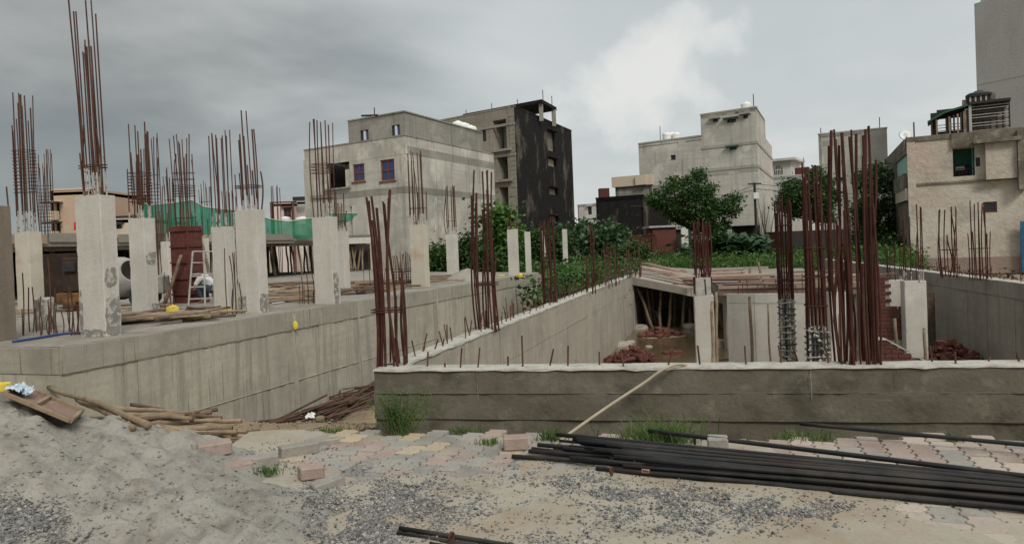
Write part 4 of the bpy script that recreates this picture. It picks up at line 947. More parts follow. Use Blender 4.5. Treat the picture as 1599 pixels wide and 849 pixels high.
# brick wall and stepped brick ramp
def brick_wall(label, p0, p1, z0, ztops, seed, name='brick_wall'):
    """one brick per object; ztops(s) height limit along the wall"""
    d = (p1-p0).normalized(); ln = (p1-p0).length; n = Vector((d.y, -d.x)); g = random.Random(seed)
    root = thing(name, label, 'wall', v3((p0+p1)/2, z0))
    zt = max(ztops(s*ln/20) for s in range(21))
    k = 20; poly_s = [i*ln/k for i in range(k+1)]
    vs = []; fs = []
    for s in poly_s:
        q = p0+d*s-n*.02; q2 = q-n*.18
        h = max(z0+.02, ztops(s)-.03)
        vs += [v3(q, z0), v3(q, h), v3(q2, h), v3(q2, z0)]
    for i in range(k):
        for j in range(4): fs.append((i*4+j, (i+1)*4+j, (i+1)*4+(j+1) % 4, i*4+(j+1) % 4))
    fs += [(0, 1, 2, 3), (k*4+3, k*4+2, k*4+1, k*4)]
    MB().add(vs, fs).build('mortar', 'mortar', root)
    row = 0; z = z0
    while z < zt-.03:
        s = 0.0
        if row % 2 and z > -1.0:
            place('brick', unit('brick', 'brick'), frame3(d, -n, v3(p0+d*.057-n*.045, z+.042)) @ Matrix.Diagonal((.47, 1, 1, 1)), root); s = .121
        while s < ln-.05:
            sc_ = s+.1
            ok = lambda u_: z+.07 <= ztops(min(max(u_, 0), ln))+.03
            if z > -1.0 and ok(s+.05) and not ok(s+.19): place('brick', unit('brick', 'brick'), frame3(d, -n, v3(p0+d*(s+.057)-n*.045, z+.042)) @ Matrix.Diagonal((.47, 1, 1, 1)), root)
            elif z > -1.0 and ok(s+.05):
                q = p0+d*(s+.12)
                place('brick', unit('brick', 'brick'), frame3(d, -n, v3(q-n*.045, z+.042)) @ Matrix.Translation((0, g.uniform(-.004, .004), 0)), root)
            s += .242
        z += .087; row += 1
bw0, bw1 = XY(1362, 17.3), XY(1411, 17.0)
brick_wall('red brick wall stub in the pit behind the tall rebar cage', bw0, bw1, PB, lambda s: ZH(1370, 433, 17.2) if s < .30 else ZH(1390, 480, 17.2), 3)
rp0, rp1 = XY(1364, 14.2), XY(1446, 14.0)
brick_wall('stepped red brick parapet sloping down to the right above the front wall', rp0, rp1, PB, lambda s: ZH(1366, 532, 14.2) - max(0, s-.15)*.62, 4)
zs = [ZH(1366, 532, 14.2) - max(0, s-.15)*.62 for s in (0, .15, .5, .9)]
b = MB(); rdv = (rp1-rp0).normalized(); vs = []
for s, z in zip((0, .15, .5, .9), zs): vs += [v3(rp0+rdv*s+Vector((0, -.03)), z+.01), v3(rp0+rdv*s+Vector((0, -.03)), z+.045), v3(rp0+rdv*s+Vector((0, .2)), z+.045)]
b.add(vs, [(i*3+j, (i+1)*3+j, (i+1)*3+j+1, i*3+j+1) for i in range(3) for j in range(2)]); tag(b.build('mortar_bed', 'mortar'), 'pale mortar bed along the sloping top of the brick parapet', 'mortar')
MB_ = MB().obox(at(1451, 500, 18.5), (.13, 0, 0), (0, .06, 0), (0, 0, .72), .01)
tag(MB_.build('plank_stack', 'wood_dark'), 'dark upright board leaning by the right pit wall', 'board')
# hose from the road over the front wall
b = MB(); hp = [G(868, 694, .02), at(890, 676, 6.15), at(950, 634, 6.4), at(1005, 598, 6.5), at(1030, 580, 6.5), at(1046, 572, 6.52), at(1060, 568.5, 6.62), at(1074, 571, 6.76), at(1086, 578, 6.95)]
def smooth_pts(ps, k=6):
    out = []; ps = [Vector(p) for p in ps]
    for i in range(len(ps)-1):
        p0, p1, p2, p3 = ps[max(i-1, 0)], ps[i], ps[i+1], ps[min(i+2, len(ps)-1)]
        for j in range(k):
            t = j/k; out.append(.5*((2*p1)+(p2-p0)*t+(2*p0-5*p1+4*p2-p3)*t*t+(3*p1-p0-3*p2+p3)*t**3))
    return out+[ps[-1]]
b.tube(smooth_pts(hp), .0135, 10)
tag(b.build('hose', 'hose', smooth=True), 'cream hose running from the road up over the front wall', 'hose')

# ================================================================== ON THE DECK
# upper slab on props at the back
us = thing('upper_slab', 'unfinished upper floor slab on timber props at the back of the deck', 'slab', v3(XY(280, 30), DK))
u0, u1 = XY(-60, 18.8), XY(578, 40.5)
ud = (u1-u0).normalized(); un = Vector((-ud.y, ud.x))
MB().prism([u0, u1, u1+un*7, u0+un*16], 2.1, 2.36).build('slab', 'slab', us)
for k in range(9):
    p, q = u0.lerp(u1, k/9+.002), u0.lerp(u1, (k+1)/9-.002)
    beam('edge_board', v3(p-un*.04, 2.33+.03*(k % 2)), v3(q-un*.04, 2.31+.03*((k*7) % 3)), .05, .26, 'slab' if k % 3 else 'pale_plank', us)
    beam('edge_beam', v3(p+un*.3, 2.04), v3(q+un*.3, 2.04), .2, .14, 'wood_dark' if k % 2 else 'slab', us)
MB().prism([u0+un*9.5, u1+un*6.4, u1+un*6.7, u0+un*9.9], DK, 2.1).build('back_wall', 'frame_and_shade', us)  # dark wall added to keep the space under the slab dark
g = random.Random(17)
for k in range(64):
    t = g.uniform(.06, .97); o = g.uniform(.3, 4.5); p = u0.lerp(u1, t)+un*o
    pole('prop', v3(p, DK), v3(p+Vector((g.gauss(0, .12), g.gauss(0, .12))), 2.1), .05, .045, g.choice(['wood', 'wood_dark', 'wood_dark']), us, g, .012)
for k in range(2):
    t = g.uniform(.1, .5); p = u0.lerp(u1, t)+un*g.uniform(.2, 1)
    b = MB(); b.tube([v3(p, DK), v3(p, 2.1)], .16, 4); b.build('column', 'column', us)
# wide beam end at the grey house
pbm = XY(556, 38)
MB().obox(v3(pbm, ZH(556, 376, 38)), (1.0, .2, 0), (-.06, .3, 0), (0, 0, .15), .01).build('beam_end', 'column', us)
MB().obox(v3(XY(559, 39.3), DK+.7), (.62, .1, 0), (-.03, .2, 0), (0, 0, .68)).build('dark_bay_box', 'frame_and_shade', us)  # solid dark box standing in for shade below the beam end
for (xa, xb) in ((545, 549), (549, 556), (556, 551), (563, 559), (566, 566)): pole('prop', at(xa, 384, 38.2), at(xb, 424, 38.2), .05, .05, 'wood', us, g, .006)
# small timber room at the left under the slab
def net(label, rows, seed, sag=.05):
    """debris net hung along a line: rows of (px, ytop, ybottom, depth)"""
    g = random.Random(seed); b = MB(); nu, nvv = 10, 8; cols = []
    for i in range(len(rows)-1):
        for k in range(nu + (i == len(rows)-2)):
            t = k/nu; cols.append([rows[i][j]*(1-t)+rows[i+1][j]*t for j in range(4)])
    for ci, (px, y0, y1, dep) in enumerate(cols):
        for j in range(nvv+1):
            s = j/nvv; p = at(px, y0+(y1-y0)*s, dep)
            o = .22*fr(ci*.23, s*1.5, seed, 3)*math.sin(s*math.pi*.8+.3) + .1*math.sin(ci*.9)*s
            b.v.append((p.x+o*.3, p.y+o, p.z))
    k = nvv+1
    b.f = [(c*k+j, (c+1)*k+j, (c+1)*k+j+1, c*k+j+1) for c in range(len(cols)-1) for j in range(nvv)]; b.mi = [0]*len(b.f)
    root = thing('debris_net', label, 'net', at(rows[0][0], rows[0][2], rows[0][3]))
    b.build('net_cloth', 'net', root, smooth=True)
    r = MB(); r.tube([Vector(b.v[c*k])+Vector((0, -.03, .01)) for c in range(len(cols))], .02, 5); r.build('top_rope', 'net_rope', root)
net('long green debris net strung over the middle of the deck', [(218, 315, 352, 24), (236, 321, 365, 24.5), (270, 317, 365, 26), (300, 313, 366, 27), (318, 323, 367, 27.5), (345, 327, 366, 28.5), (372, 329, 366, 29.5), (405, 337, 369, 31), (420, 342, 370, 32), (450, 346, 372, 33), (492, 340, 372, 34)], 2)
net('small triangular end of green net beside the grey house', [(516, 333, 352, 36), (530, 333, 352, 36.5), (545, 333, 346, 37), (557, 333, 335, 37.5)], 5)
# red steel column formwork
fdep = 16.7; fc_ = XY(292, fdep)
fm = thing('column_formwork', 'dark red steel column formwork with tall dense rebar', 'formwork', v3(fc_, DK))
fz = ZH(292, 353, fdep)
for (o, hx, hy) in (((-CAXY*.2), .22, .02), (CAXY*.2, .22, .02)):
    MB().obox(v3(fc_+o, (DK+fz)/2), CAXX.to_3d()*hx, CAXY.to_3d()*hy, Vector((0, 0, (fz-DK)/2)), .005).build('side_panel', 'form_red', fm)
for sx in (-1, 1): MB().obox(v3(fc_+CAXX*(.235*sx), (DK+fz)/2), CAXX.to_3d()*.02, CAXY.to_3d()*.215, Vector((0, 0, (fz-DK)/2-.004)), .005).build('side_panel', 'form_red', fm)
for k in range(5):
    z = DK+.2+(fz-DK-.3)*k/4
    MB().obox(v3(fc_-CAXY*.24, z), CAXX.to_3d()*.24, CAXY.to_3d()*.02, Vector((0, 0, .02))).build('rib', 'form_red', fm)
    MB().obox(v3(fc_+CAXX*.27, z+.004), CAXX.to_3d()*.015, CAXY.to_3d()*.2, Vector((0, 0, .02))).build('rib', 'form_red', fm)
cage(fm, fc_, CAXX, CAXY, fz-.3, .34, .28, 14, [ZH(292, t, fdep) for t in (215, 212, 240, 250, 225)], .0125, 'rust', False, [ZH(292, t, fdep) for t in (270, 280, 290, 294, 298, 302, 306, 340)], .03, 91)
g = random.Random(4)
for (x0, y0, x1, y1, dp, lab) in ((283, 398, 256, 455, 16.2, 'wooden brace leaning left against the red formwork'), (312, 365, 334, 432, 17.5, 'wooden brace slanting right of the red formwork'), (308, 372, 322, 440, 18.4, 'second slanting brace behind the ladder'), (368, 388, 376, 455, 17.2, 'dark wooden brace between plain and pale columns'), (276, 420, 280, 452, 17.0, 'short brace at the foot of the red formwork')):
    pole('brace', at(x0, y0, dp), v3(at(x1, y1, dp), DK), .035, .045, 'wood' if 'dark' not in lab else 'wood_dark', None, g, .006, lab, 'brace')
# scaffold ladder frame
ld = 15.6
lad = thing('ladder_frame', 'pale steel scaffold ladder frame standing on the deck', 'ladder', v3(XY(312, ld), DK))
LT = {}
for nm, x0, x1 in (('l', 301, 294), ('m', 318.5, 320), ('r', 333, 335)):
    p, q = at(x0, 392.5, ld), v3(at(x1, 472, ld), DK)
    b = MB(); b.tube([p, q], .019, 7); b.build('rail', 'pipe_grey', lad); LT[nm] = (p, q)
for f in (0.0, .21, .42, .46, .66, .88):
    a, c = LT['l'][0].lerp(LT['l'][1], f), LT['r'][0].lerp(LT['r'][1], f)
    if f in (.21, .66): c = LT['m'][0].lerp(LT['m'][1], f)
    b = MB(); b.tube([a, c], .014, 6); b.build('rung', 'pipe_grey', lad)
# concrete mixer
md = 16.2; mc = at(187, 434, md)
mix = thing('concrete_mixer', 'grey drum concrete mixer with tilted mouth, half hidden behind a column', 'mixer', v3(XY(205, md), DK))
ax_ = Vector((.72, -.5, .28)).normalized()
MB().lathe(mc-ax_*.45, [(.0, 0), (.26, .0), (.42, .16), (.45, .48), (.42, .66), (.25, .98), (.22, .98), (.38, .64), (.38, .4), (0, .3)], 22, ax_).build('drum', ['mixer'], mix, smooth=True)
b = MB(); b.tube([mc+ax_*(.0)+(ax_.orthogonal().normalized()*.455).lerp(Vector(), 0)*math.cos(0), mc+ax_*.01], .01, 4); 
MB().lathe(mc-ax_*.05, [(.455, 0), (.485, 0), (.485, .06), (.455, .06)], 22, ax_).build('gear_ring', 'black', mix)
for sx in (-.45, .45):
    MB().obox((mc.x+sx, mc.y+.1, (DK+mc.z)/2+.05), (.04, 0, 0), (0, .05, 0), (0, 0, (mc.z-DK)/2-.05), .01).build('leg', 'mixer', mix)
MB().obox((mc.x, mc.y+.1, DK+.3), (.6, 0, 0), (0, .25, 0), (0, 0, .05), .01).build('chassis', 'mixer', mix)
for sx, sy in ((-.5, -.2), (.5, -.2), (-.5, .4), (.5, .4)):
    MB().lathe((mc.x+sx, mc.y+sy, DK+.2), [(.0, -.05), (.2, -.05), (.2, .05), (0, .05)], 16, Vector((0, 1, 0))).build('wheel', 'black', mix)
MB().obox((mc.x+.75, mc.y+.1, DK+.45), (.22, 0, 0), (0, .2, 0), (0, 0, .2), .03).build('engine_box', 'mixer', mix)
# brown machine (hoist) at left under the slab
hp_ = XY(118, 15.5)
hm = thing('hoist_machine', 'rusty orange hoist machine between the two left columns', 'machine', v3(hp_, DK))
MB().obox(v3(hp_, DK+.28), (.3, 0, 0), (0, .25, 0), (0, 0, .1), .02).build('base_box', 'orange', hm)
MB().obox(v3(hp_+Vector((0, .05)), DK+.75), (.22, 0, 0), (0, .2, 0), (0, 0, .36), .03).build('body', 'under_dark', hm)
MB().obox(v3(hp_+Vector((.2, -.1)), DK+.75), (.05, 0, 0), (0, .05, 0), (0, 0, .4), .01).build('mast', 'orange', hm)
MB().obox(v3(hp_+Vector((-.02, -.2)), DK+.92), (.13, 0, 0), (0, .03, 0), (0, 0, .1), .01).build('panel_box', 'black', hm)
MB().lathe(v3(hp_+Vector((0, -.22)), DK+.14), [(0, -.1), (.14, -.1), (.14, .1), (0, .1)], 14, Vector((1, 0, 0))).build('drum', 'orange', hm, smooth=True)
tag(MB().obox(v3(XY(85, 18), DK+.62), (.55, 0, 0), (0, .03, 0), (0, 0, .62), .01).build('shade_panel', 'under_dark'), 'brown sheet panel, darkened for the shade under the slab at left', 'panel')
MB_ = MB().obox(v3(XY(66, 11.3), DK+.24), (.11, 0, 0), (0, .1, 0), (0, 0, .25), .02)
tag(MB_.build('stub_block', 'column_dark'), 'short grey-blue concrete stub among the starter bars at left', 'block')
# crouching worker
def skin_obj(name, pts, edges, radii, m, parent):
    me = bpy.data.meshes.new(name); me.from_pydata(pts, edges, []); o = bpy.data.objects.new(name, me); COL.objects.link(o)
    me.materials.append(M[m])
    o.modifiers.new('skin', 'SKIN'); sv_ = me.skin_vertices[0].data
    for i, r in enumerate(radii): sv_[i].radius = (r, r); 
    sv_[0].use_root = True
    s = o.modifiers.new('sub', 'SUBSURF'); s.levels = 2; s.render_levels = 2
    reg(o); attach(o, parent); return o
wd_ = 16.4; wp = v3(XY(323, wd_), DK); k = .82
P = lambda x, y, z: tuple(wp+Vector((x, y, z))*k)
man = thing('person', 'person in white shirt and dark trousers crouching by the ladder, bent forward', 'person', wp)
body_pts = [P(.18, 0, .32), P(.08, 0, .5), P(-.06, 0, .68), P(-.2, 0, .74), P(-.3, 0, .76), P(-.38, 0, .76),
            P(.0, -.14, .42), P(-.22, -.16, .45), P(-.12, -.16, .12), P(-.1, -.16, .03), P(-.22, -.16, .02),
            P(.0, .14, .42), P(-.2, .16, .43), P(-.08, .16, .12), P(-.06, .16, .03), P(-.18, .16, .02),
            P(-.14, -.2, .68), P(-.26, -.24, .46), P(-.42, -.16, .36), P(-.5, -.14, .33),
            P(-.14, .2, .68), P(-.26, .24, .46), P(-.42, .14, .36), P(-.5, .12, .33)]
ed = [(0, 1), (1, 2), (2, 3), (3, 4), (4, 5), (0, 6), (6, 7), (7, 8), (8, 9), (9, 10), (0, 11), (11, 12), (12, 13), (13, 14), (14, 15), (2, 16), (16, 17), (17, 18), (18, 19), (2, 20), (20, 21), (21, 22), (22, 23)]
rr = [v*k for v in [.12, .125, .13, .06, .09, .085, .085, .065, .045, .04, .035, .085, .065, .045, .04, .035, .055, .045, .033, .03, .055, .045, .033, .03]]
skin_obj('body', body_pts, ed, rr, 'skin', man)
skin_obj('shirt', [body_pts[0], body_pts[1], body_pts[2], P(-.13, 0, .72), body_pts[16], body_pts[17], body_pts[20], body_pts[21]], [(0, 1), (1, 2), (2, 3), (2, 4), (4, 5), (2, 6), (6, 7)], [v*k for v in (.135, .145, .15, .1, .075, .06, .075, .06)], 'shirt', man)
skin_obj('trousers', [P(.17, 0, .3)] + [body_pts[i] for i in (6, 7, 8, 11, 12, 13)], [(0, 1), (1, 2), (2, 3), (0, 4), (4, 5), (5, 6)], [v*k for v in (.14, .1, .08, .055, .1, .08, .055)], 'trouser', man)
lump('hair', None, None, Vector(P(-.36, 0, .76)), 0, 0, .08, .08, .065, 'hair', 0, 3, parent=man, flat=.9)
# timber poles, planks and bags strewn on the deck
g = random.Random(23)
spots = [(g.uniform(425, 640), g.uniform(438, 474)) for _ in range(95)] + [(g.uniform(190, 330), g.uniform(478, 496)) for _ in range(20)] + [(g.uniform(240, 345), g.uniform(490, 505)) for _ in range(14)] + [(g.uniform(660, 740), g.uniform(430, 444)) for _ in range(14)] + [(g.uniform(20, 60), g.uniform(465, 500)) for _ in range(8)]
ndk = 0
for i, (px, py) in enumerate(spots):
    p = G(px, py, DK+.04+.03*(i % 3))
    if (Vector(p[:2])-W0).dot(WN) > -.35: continue
    a = g.gauss(.25, .5); L_ = g.uniform(.35, .8) if px < 420 else g.uniform(.4, 1.1)
    dv = Vector((math.cos(a), math.sin(a), 0))
    zone = 'under the upper slab right of the pale column' if 420 < px < 610 else 'beside the mixer column' if 180 < px < 420 else 'near the slim column by the bushes' if px > 610 else 'behind the rust-stained column at left'
    e0, e1 = p-dv*L_, p+dv*L_
    if max((Vector(e0[:2])-W0).dot(WN), (Vector(e1[:2])-W0).dot(WN)) > -.3: continue
    if g.random() < .7: pole('timber_pole', e0, e1, .03, .022, g.choice(['wood', 'wood', 'wood_dark']), None, g, .01, 'timber pole lying on the deck '+zone, 'pole', 'timber poles lying '+zone)
    else: tag(beam('plank', e0, e1, .14, .03, g.choice(['plank', 'wood']), None, g.gauss(0, .08)), 'plank lying on the deck '+zone, 'plank', 'planks lying '+zone)
def bag(label, px, py, z, s, m, seed, sz=.6, pos=None):
    return lump('plastic_bag', label, 'bag', pos or G(px, py, z), 0, 0, s, s*.8, s*sz, m, seed*.7, seed, flat=.6)
bag('yellow plastic bag on the deck in front of the red formwork', 270, 490, DK, .11, 'yellow', 1, .8)
bag('small yellow bag lying flat on the deck near the pale column', 322, 492, DK, .11, 'yellow', 2, .22)
bag('yellow scrap of bag at the foot of the plain column', 355, 486, DK, .07, 'yellow', 3, .5)
bag('yellow bag half hidden left of the pale middle column', 376, 474, DK, .12, 'yellow', 4, .7)
bag('tiny yellow bag on the far deck wall', 812, 433, DK, .09, 'yellow', 5, .8)
bag('yellow scrap on the far deck near the slim columns', 782, 431, DK, .16, 'yellow', 6, .15)
hb = at(463, 506, 12.85)
q = W0 + WD*((Vector(hb[:2])-W0).dot(WD)) + WN*.06
b = MB(); 
lump('plastic_bag', 'yellow plastic bag hanging on the face of the deck wall', 'bag', Vector((q.x, q.y, ZH(463, 514, q.y))), 0, 0, .05, .04, .08, 'yellow', 0, 8, flat=.85)
MBr = MB(); MBr.tube([v3(q, ZH(463, 502, q.y)), v3(q-WN*.02, ZH(461, 492, q.y))], .006, 5); tag(MBr.build('cord', 'net_rope'), 'short cord holding the yellow bag on the deck wall', 'cord')
def mound(name, label, px, py, z, rx, h, m, seed):
    p = G(px, py, z); b = MB(); n1, n2 = 22, 8; vs = [(p.x, p.y, z+h)]; fs = []
    for j in range(1, n2+1):
        for i in range(n1):
            a = 2*math.pi*i/n1; r = rx*j/n2*(1+.15*noise.noise(Vector((math.cos(a)*1.5, math.sin(a)*1.5, seed))))
            vs.append((p.x+math.cos(a)*r, p.y+math.sin(a)*r, z-.01+(h*(1-(j/n2)**1.3))*(1+.2*noise.noise(Vector((a*2, j, seed))))))
    for i in range(n1): fs.append((0, 1+i, 1+(i+1) % n1))
    for j in range(n2-1):
        for i in range(n1): fs.append((1+j*n1+i, 1+(j+1)*n1+i, 1+(j+1)*n1+(i+1) % n1, 1+j*n1+(i+1) % n1))
    b.add(vs, fs); return tag(b.build(name, m, smooth=True), label, 'heap')
mound('aggregate_heap', 'small pale heap of aggregate on the deck near the bushes', 731, 437, DK, .75, .36, 'deck', 1)
mound('rubble_heap', 'grey rubble heap among the starter bars at left', 70, 506, DK, .7, .22, 'deck', 2)
mound('rubble_heap', 'flat rubble patch on the deck under the red formwork', 300, 484, DK, .7, .08, 'deck', 3)
for k, (pts, lab) in enumerate((([(20, 533), (60, 527), (105, 520), (135, 520)], 'blue hose lying along the deck edge at left'), ([(190, 505), (240, 500), (290, 494), (330, 490)], 'dark cable on the deck in front of the mixer column'), ([(425, 474), (450, 470), (480, 464), (488, 461)], 'pale blue cable on the deck before the dark props'))):
    b = MB(); b.tube(smooth_pts([G(x, y, DK+.02) for x, y in pts]), .018, 6); tag(b.build('cable', ['bag_blue', 'black', 'pale_blue'][k], smooth=True), lab, 'cable')
bag('dark blue bag beside the brown column at the left edge', 13, 520, DK, .09, 'blue', 9, .8)
# ================================================================== BUILDINGS
class Face:
    """a vertical wall plane seen from the camera, p0 on the left, p1 on the right"""
    def __init__(s, p0, p1):
        s.p0, s.p1 = Vector(p0), Vector(p1); s.d = (s.p1-s.p0).normalized(); s.n = Vector((s.d.y, -s.d.x)); s.len = (s.p1-s.p0).length
    def uv(s, px, py):
        r = ray(px, py); e = Vector((EYE.x, EYE.y)); t = (s.p0-e).dot(s.n)/Vector((r.x, r.y)).dot(s.n)
        q = EYE + r*t; return ((Vector((q.x, q.y))-s.p0).dot(s.d), q.z)
    def pt(s, u, z, o=0.0): q = s.p0+s.d*u+s.n*o; return Vector((q.x, q.y, z))
    def rect(s, x0, y0, x1, y1):
        a = s.uv(x0, y0); c = s.uv(x1, y1); e = s.uv(x0, y1); f = s.uv(x1, y0)
        return ((a[0]+e[0])/2, (e[1]+c[1])/2, (c[0]+f[0])/2, (a[1]+f[1])/2)     # u0,z0,u1,z1
def hwall(parent, f, z0, z1, holes, m, depth=.3, name='wall', u0=0.0, u1=None, inner='frame_and_shade', off=0.0):
    """wall with real openings: front skin, reveals and an inner skin"""
    u1 = f.len if u1 is None else u1
    holes = [(max(u0+.01, h[0]), max(z0+.01, h[1]), min(u1-.01, h[2]), min(z1-.01, h[3])) for h in holes]
    us = sorted({u0, u1, *[h[0] for h in holes], *[h[2] for h in holes]}); zs = sorted({z0, z1, *[h[1] for h in holes], *[h[3] for h in holes]})
    b = MB(); hol = lambda u, z: any(h[0] < u < h[2] and h[1] < z < h[3] for h in holes)
    for i in range(len(us)-1):
        for j in range(len(zs)-1):
            if hol((us[i]+us[i+1])/2, (zs[j]+zs[j+1])/2): continue
            q = [f.pt(us[i], zs[j], off), f.pt(us[i+1], zs[j], off), f.pt(us[i+1], zs[j+1], off), f.pt(us[i], zs[j+1], off)]
            b.add(q, [(0, 1, 2, 3)])
    for (a, c, e, g_) in holes:
        P_ = [(a, c), (e, c), (e, g_), (a, g_)]
        for k in range(4):
            x, y = P_[k], P_[(k+1) % 4]
            b.add([f.pt(*x, off), f.pt(*y, off), f.pt(*y, off-depth), f.pt(*x, off-depth)], [(0, 1, 2, 3)])
    return b.build(name, m, parent)
def solid(parent, poly, z0, z1, m, name): return MB().prism(poly, z0, z1).build(name, m, parent)
def window(parent, f, r, fm, pm, nv=1, nh=1, rec=.12, fw_=.06, name='window'):
    u0, z0, u1, z1 = r; b = MB()
    def stick(a, c, e, g_, o=0.0):
        p = f.pt((a+e)/2, (c+g_)/2, -rec+o); b.obox(p, f.d.to_3d()*((e-a)/2), f.n.to_3d()*.03, Vector((0, 0, (g_-c)/2)))
    stick(u0, z0, u0+fw_, z1); stick(u1-fw_, z0, u1, z1); stick(u0+fw_, z0, u1-fw_, z0+fw_); stick(u0+fw_, z1-fw_, u1-fw_, z1)
    for i in range(1, nv): u = u0+(u1-u0)*i/nv; stick(u-fw_*.4, z0+fw_, u+fw_*.4, z1-fw_, .004)
    for i in range(1, nh): z = z0+(z1-z0)*i/nh; stick(u0+fw_, z-fw_*.4, u1-fw_, z+fw_*.4, .008)
    w_ = b.build(name, fm, parent)
    q = MB(); q.add([f.pt(u0+.02, z0+.02, -rec-.01), f.pt(u1-.02, z0+.02, -rec-.01), f.pt(u1-.02, z1-.02, -rec-.01), f.pt(u0+.02, z1-.02, -rec-.01)], [(0, 1, 2, 3)]); q.build('pane', pm, w_)
    return w_
def slabbox(parent, f, u0, u1, z0, z1, o0, o1, m, name, bev=0.0):
    p = f.pt((u0+u1)/2, (z0+z1)/2, (o0+o1)/2)
    return MB().obox(p, f.d.to_3d()*((u1-u0)/2), f.n.to_3d()*((o1-o0)/2), Vector((0, 0, (z1-z0)/2)), bev).build(name, m, parent)
def far_walls(parent, pts, z0, z1, m):
    for i in range(len(pts)-1):
        b = MB(); b.prism([pts[i], pts[i+1], pts[i+1]+Vector((.01, .2)), pts[i]+Vector((.01, .2))], z0, z1); b.build('wall', m, parent)
def tank(parent_label, p, r, h, m='tank', cat='water tank', ribs=True):
    root = thing('water_tank', parent_label, cat, p)
    prof = [(0, 0), (r, 0), (r, h*.18), (r*.96, h*.2), (r*.96, h*.24), (r, h*.26), (r, h*.5), (r*.96, h*.52), (r*.96, h*.56), (r, h*.58), (r, h*.78), (r*.8, h*.9), (r*.35, h*.97), (0, h*.97)]
    MB().lathe(p, prof, 20).build('tank_body', m, root, smooth=False)
    MB().lathe(Vector(p)+Vector((0, 0, h*.955)), [(0, 0), (r*.34, 0), (r*.34, h*.07), (0, h*.08)], 14).build('lid', m, root)
def mast(label, p, h, r=.03, m='frame_and_shade', cat='rod', name='roof_rod'):
    b = MB(); b.tube([p, Vector(p)+Vector((0, 0, h))], r, 6); return tag(b.build(name, m), label, cat)

# ---- big grey house (left of centre)
K, Lf, Rt = XY(640, 40), XY(482, 44.4), XY(776, 49.9)
fl, fr_ = Face(Lf, K), Face(K, Rt)
ZL = ZH(482, 235, 44.4); ZU = ZH(640, 174, 40)
h1 = thing('grey_house', 'large unpainted grey plastered house with blue windows on its upper floor', 'building', v3(K, 0))
w1a, w1b = fl.rect(551, 256, 569, 283), fl.rect(594, 249, 616, 282)
bal = fl.rect(509, 252, 546, 293); gap = fl.rect(547, 322, 557, 350); low = fl.rect(562, 380, 575, 420)
zb0, zb1 = fl.uv(560, 235)[1], 0
u545 = fl.uv(545, 230)[0]; u753 = fr_.uv(753, 220)[0]
ZM = (ZL + fl.uv(600, 222)[1])/2
hwall(h1, fl, -.2, ZL, [w1a, w1b, bal, gap], 'b1')
hwall(h1, fr_, -.2, ZL, [], 'b1')
BK = Lf+(Rt-K)
far_walls(h1, [Rt, BK, Lf], -.2, ZL, 'b1')
solid(h1, [Lf+fl.d*.15-fl.n*.15, K-fl.n*.15-fr_.n*.15, Rt-fr_.n*.15-fr_.d*.15, BK], ZL-.55, ZL-.35, 'b1_dark', 'roof')
for f, a, e in ((fl, -.03, fl.len+.03), (fr_, -.0, fr_.len)):
    slabbox(h1, f, a, e, ZL-.02, ZL+.06, -.22, .03, 'b1_dark', 'coping')
    slabbox(h1, f, a, e, ZH(640, 300, 40)-.02, ZH(640, 300, 40)+.34, -.1, .012, 'b1_dark', 'floor_band')
    slabbox(h1, f, a, e, ZL-1.0, ZL-.55, -.1, .01, 'b1_dark' if f is fr_ else 'b1', 'floor_band')
window(h1, fl, w1a, 'frame_brown', 'blue_pane', 2, 2, .1, .1); window(h1, fl, w1b, 'frame_brown', 'blue_pane', 2, 2, .1, .1)
for r in (w1a, w1b): slabbox(h1, fl, r[0]-.1, r[2]+.1, r[1]-.1, r[1]-.02, -.05, .06, 'frame_brown', 'sill')
slabbox(h1, fl, bal[0]+.02, bal[2]-.02, bal[1], bal[3], -1.6, -1.5, 'b1', 'balcony_back')
slabbox(h1, fl, bal[0]+1.1, bal[0]+1.5, bal[1]+1.2, bal[1]+1.45, -1.49, -1.44, 'frame_and_shade', 'vent')
slabbox(h1, fl, bal[2]-.45, bal[2]-.1, bal[1]+.02, bal[1]+1.0, -.2, -.1, 'b1', 'balcony_post')
slabbox(h1, fl, bal[0]-.05, bal[2]+.05, bal[1]-.12, bal[1]-.02, -.3, .18, 'b1_dark', 'balcony_slab')
slabbox(h1, fl, fl.uv(560, 340)[0]-.2, fl.uv(575, 340)[0]+.2, 0, ZH(568, 320, 42), .004, .3, 'column', 'corner_pier')
slabbox(h1, fl, .0, .35, -.2, ZL-.6, .004, .1, 'b1', 'corner_pier')
# upper block
fu = Face(fl.pt(u545, 0)[:2], K+fl.d*0); fv = Face(K, fr_.pt(u753, 0)[:2])
w2a, w2b = fu.rect(562, 203, 575, 221), fu.rect(611, 195, 624, 214)
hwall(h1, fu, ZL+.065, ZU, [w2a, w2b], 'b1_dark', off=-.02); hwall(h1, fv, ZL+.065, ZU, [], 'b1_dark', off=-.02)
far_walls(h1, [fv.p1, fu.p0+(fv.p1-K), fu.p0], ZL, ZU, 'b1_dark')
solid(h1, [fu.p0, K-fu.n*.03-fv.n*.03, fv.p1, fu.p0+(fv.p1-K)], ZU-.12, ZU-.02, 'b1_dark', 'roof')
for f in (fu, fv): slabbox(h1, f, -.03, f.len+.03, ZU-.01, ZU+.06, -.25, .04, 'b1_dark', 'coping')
for r in (w2a, w2b):
    window(h1, fu, r, 'frame_and_shade', 'blue_pane', 2, 1, .1, .07)
    u = (r[0]+r[2])/2; slabbox(h1, fu, u-.06, u+.06, r[1]+.05, r[3]-.05, -.12, -.03, 'white', 'curtain')
for k in range(5):
    u = fr_.len*(.12+.17*k); slabbox(h1, fr_, u-.02, u+.02, -.2, ZL-1.05, -.05, .008, 'b1_dark', 'plaster_joint')
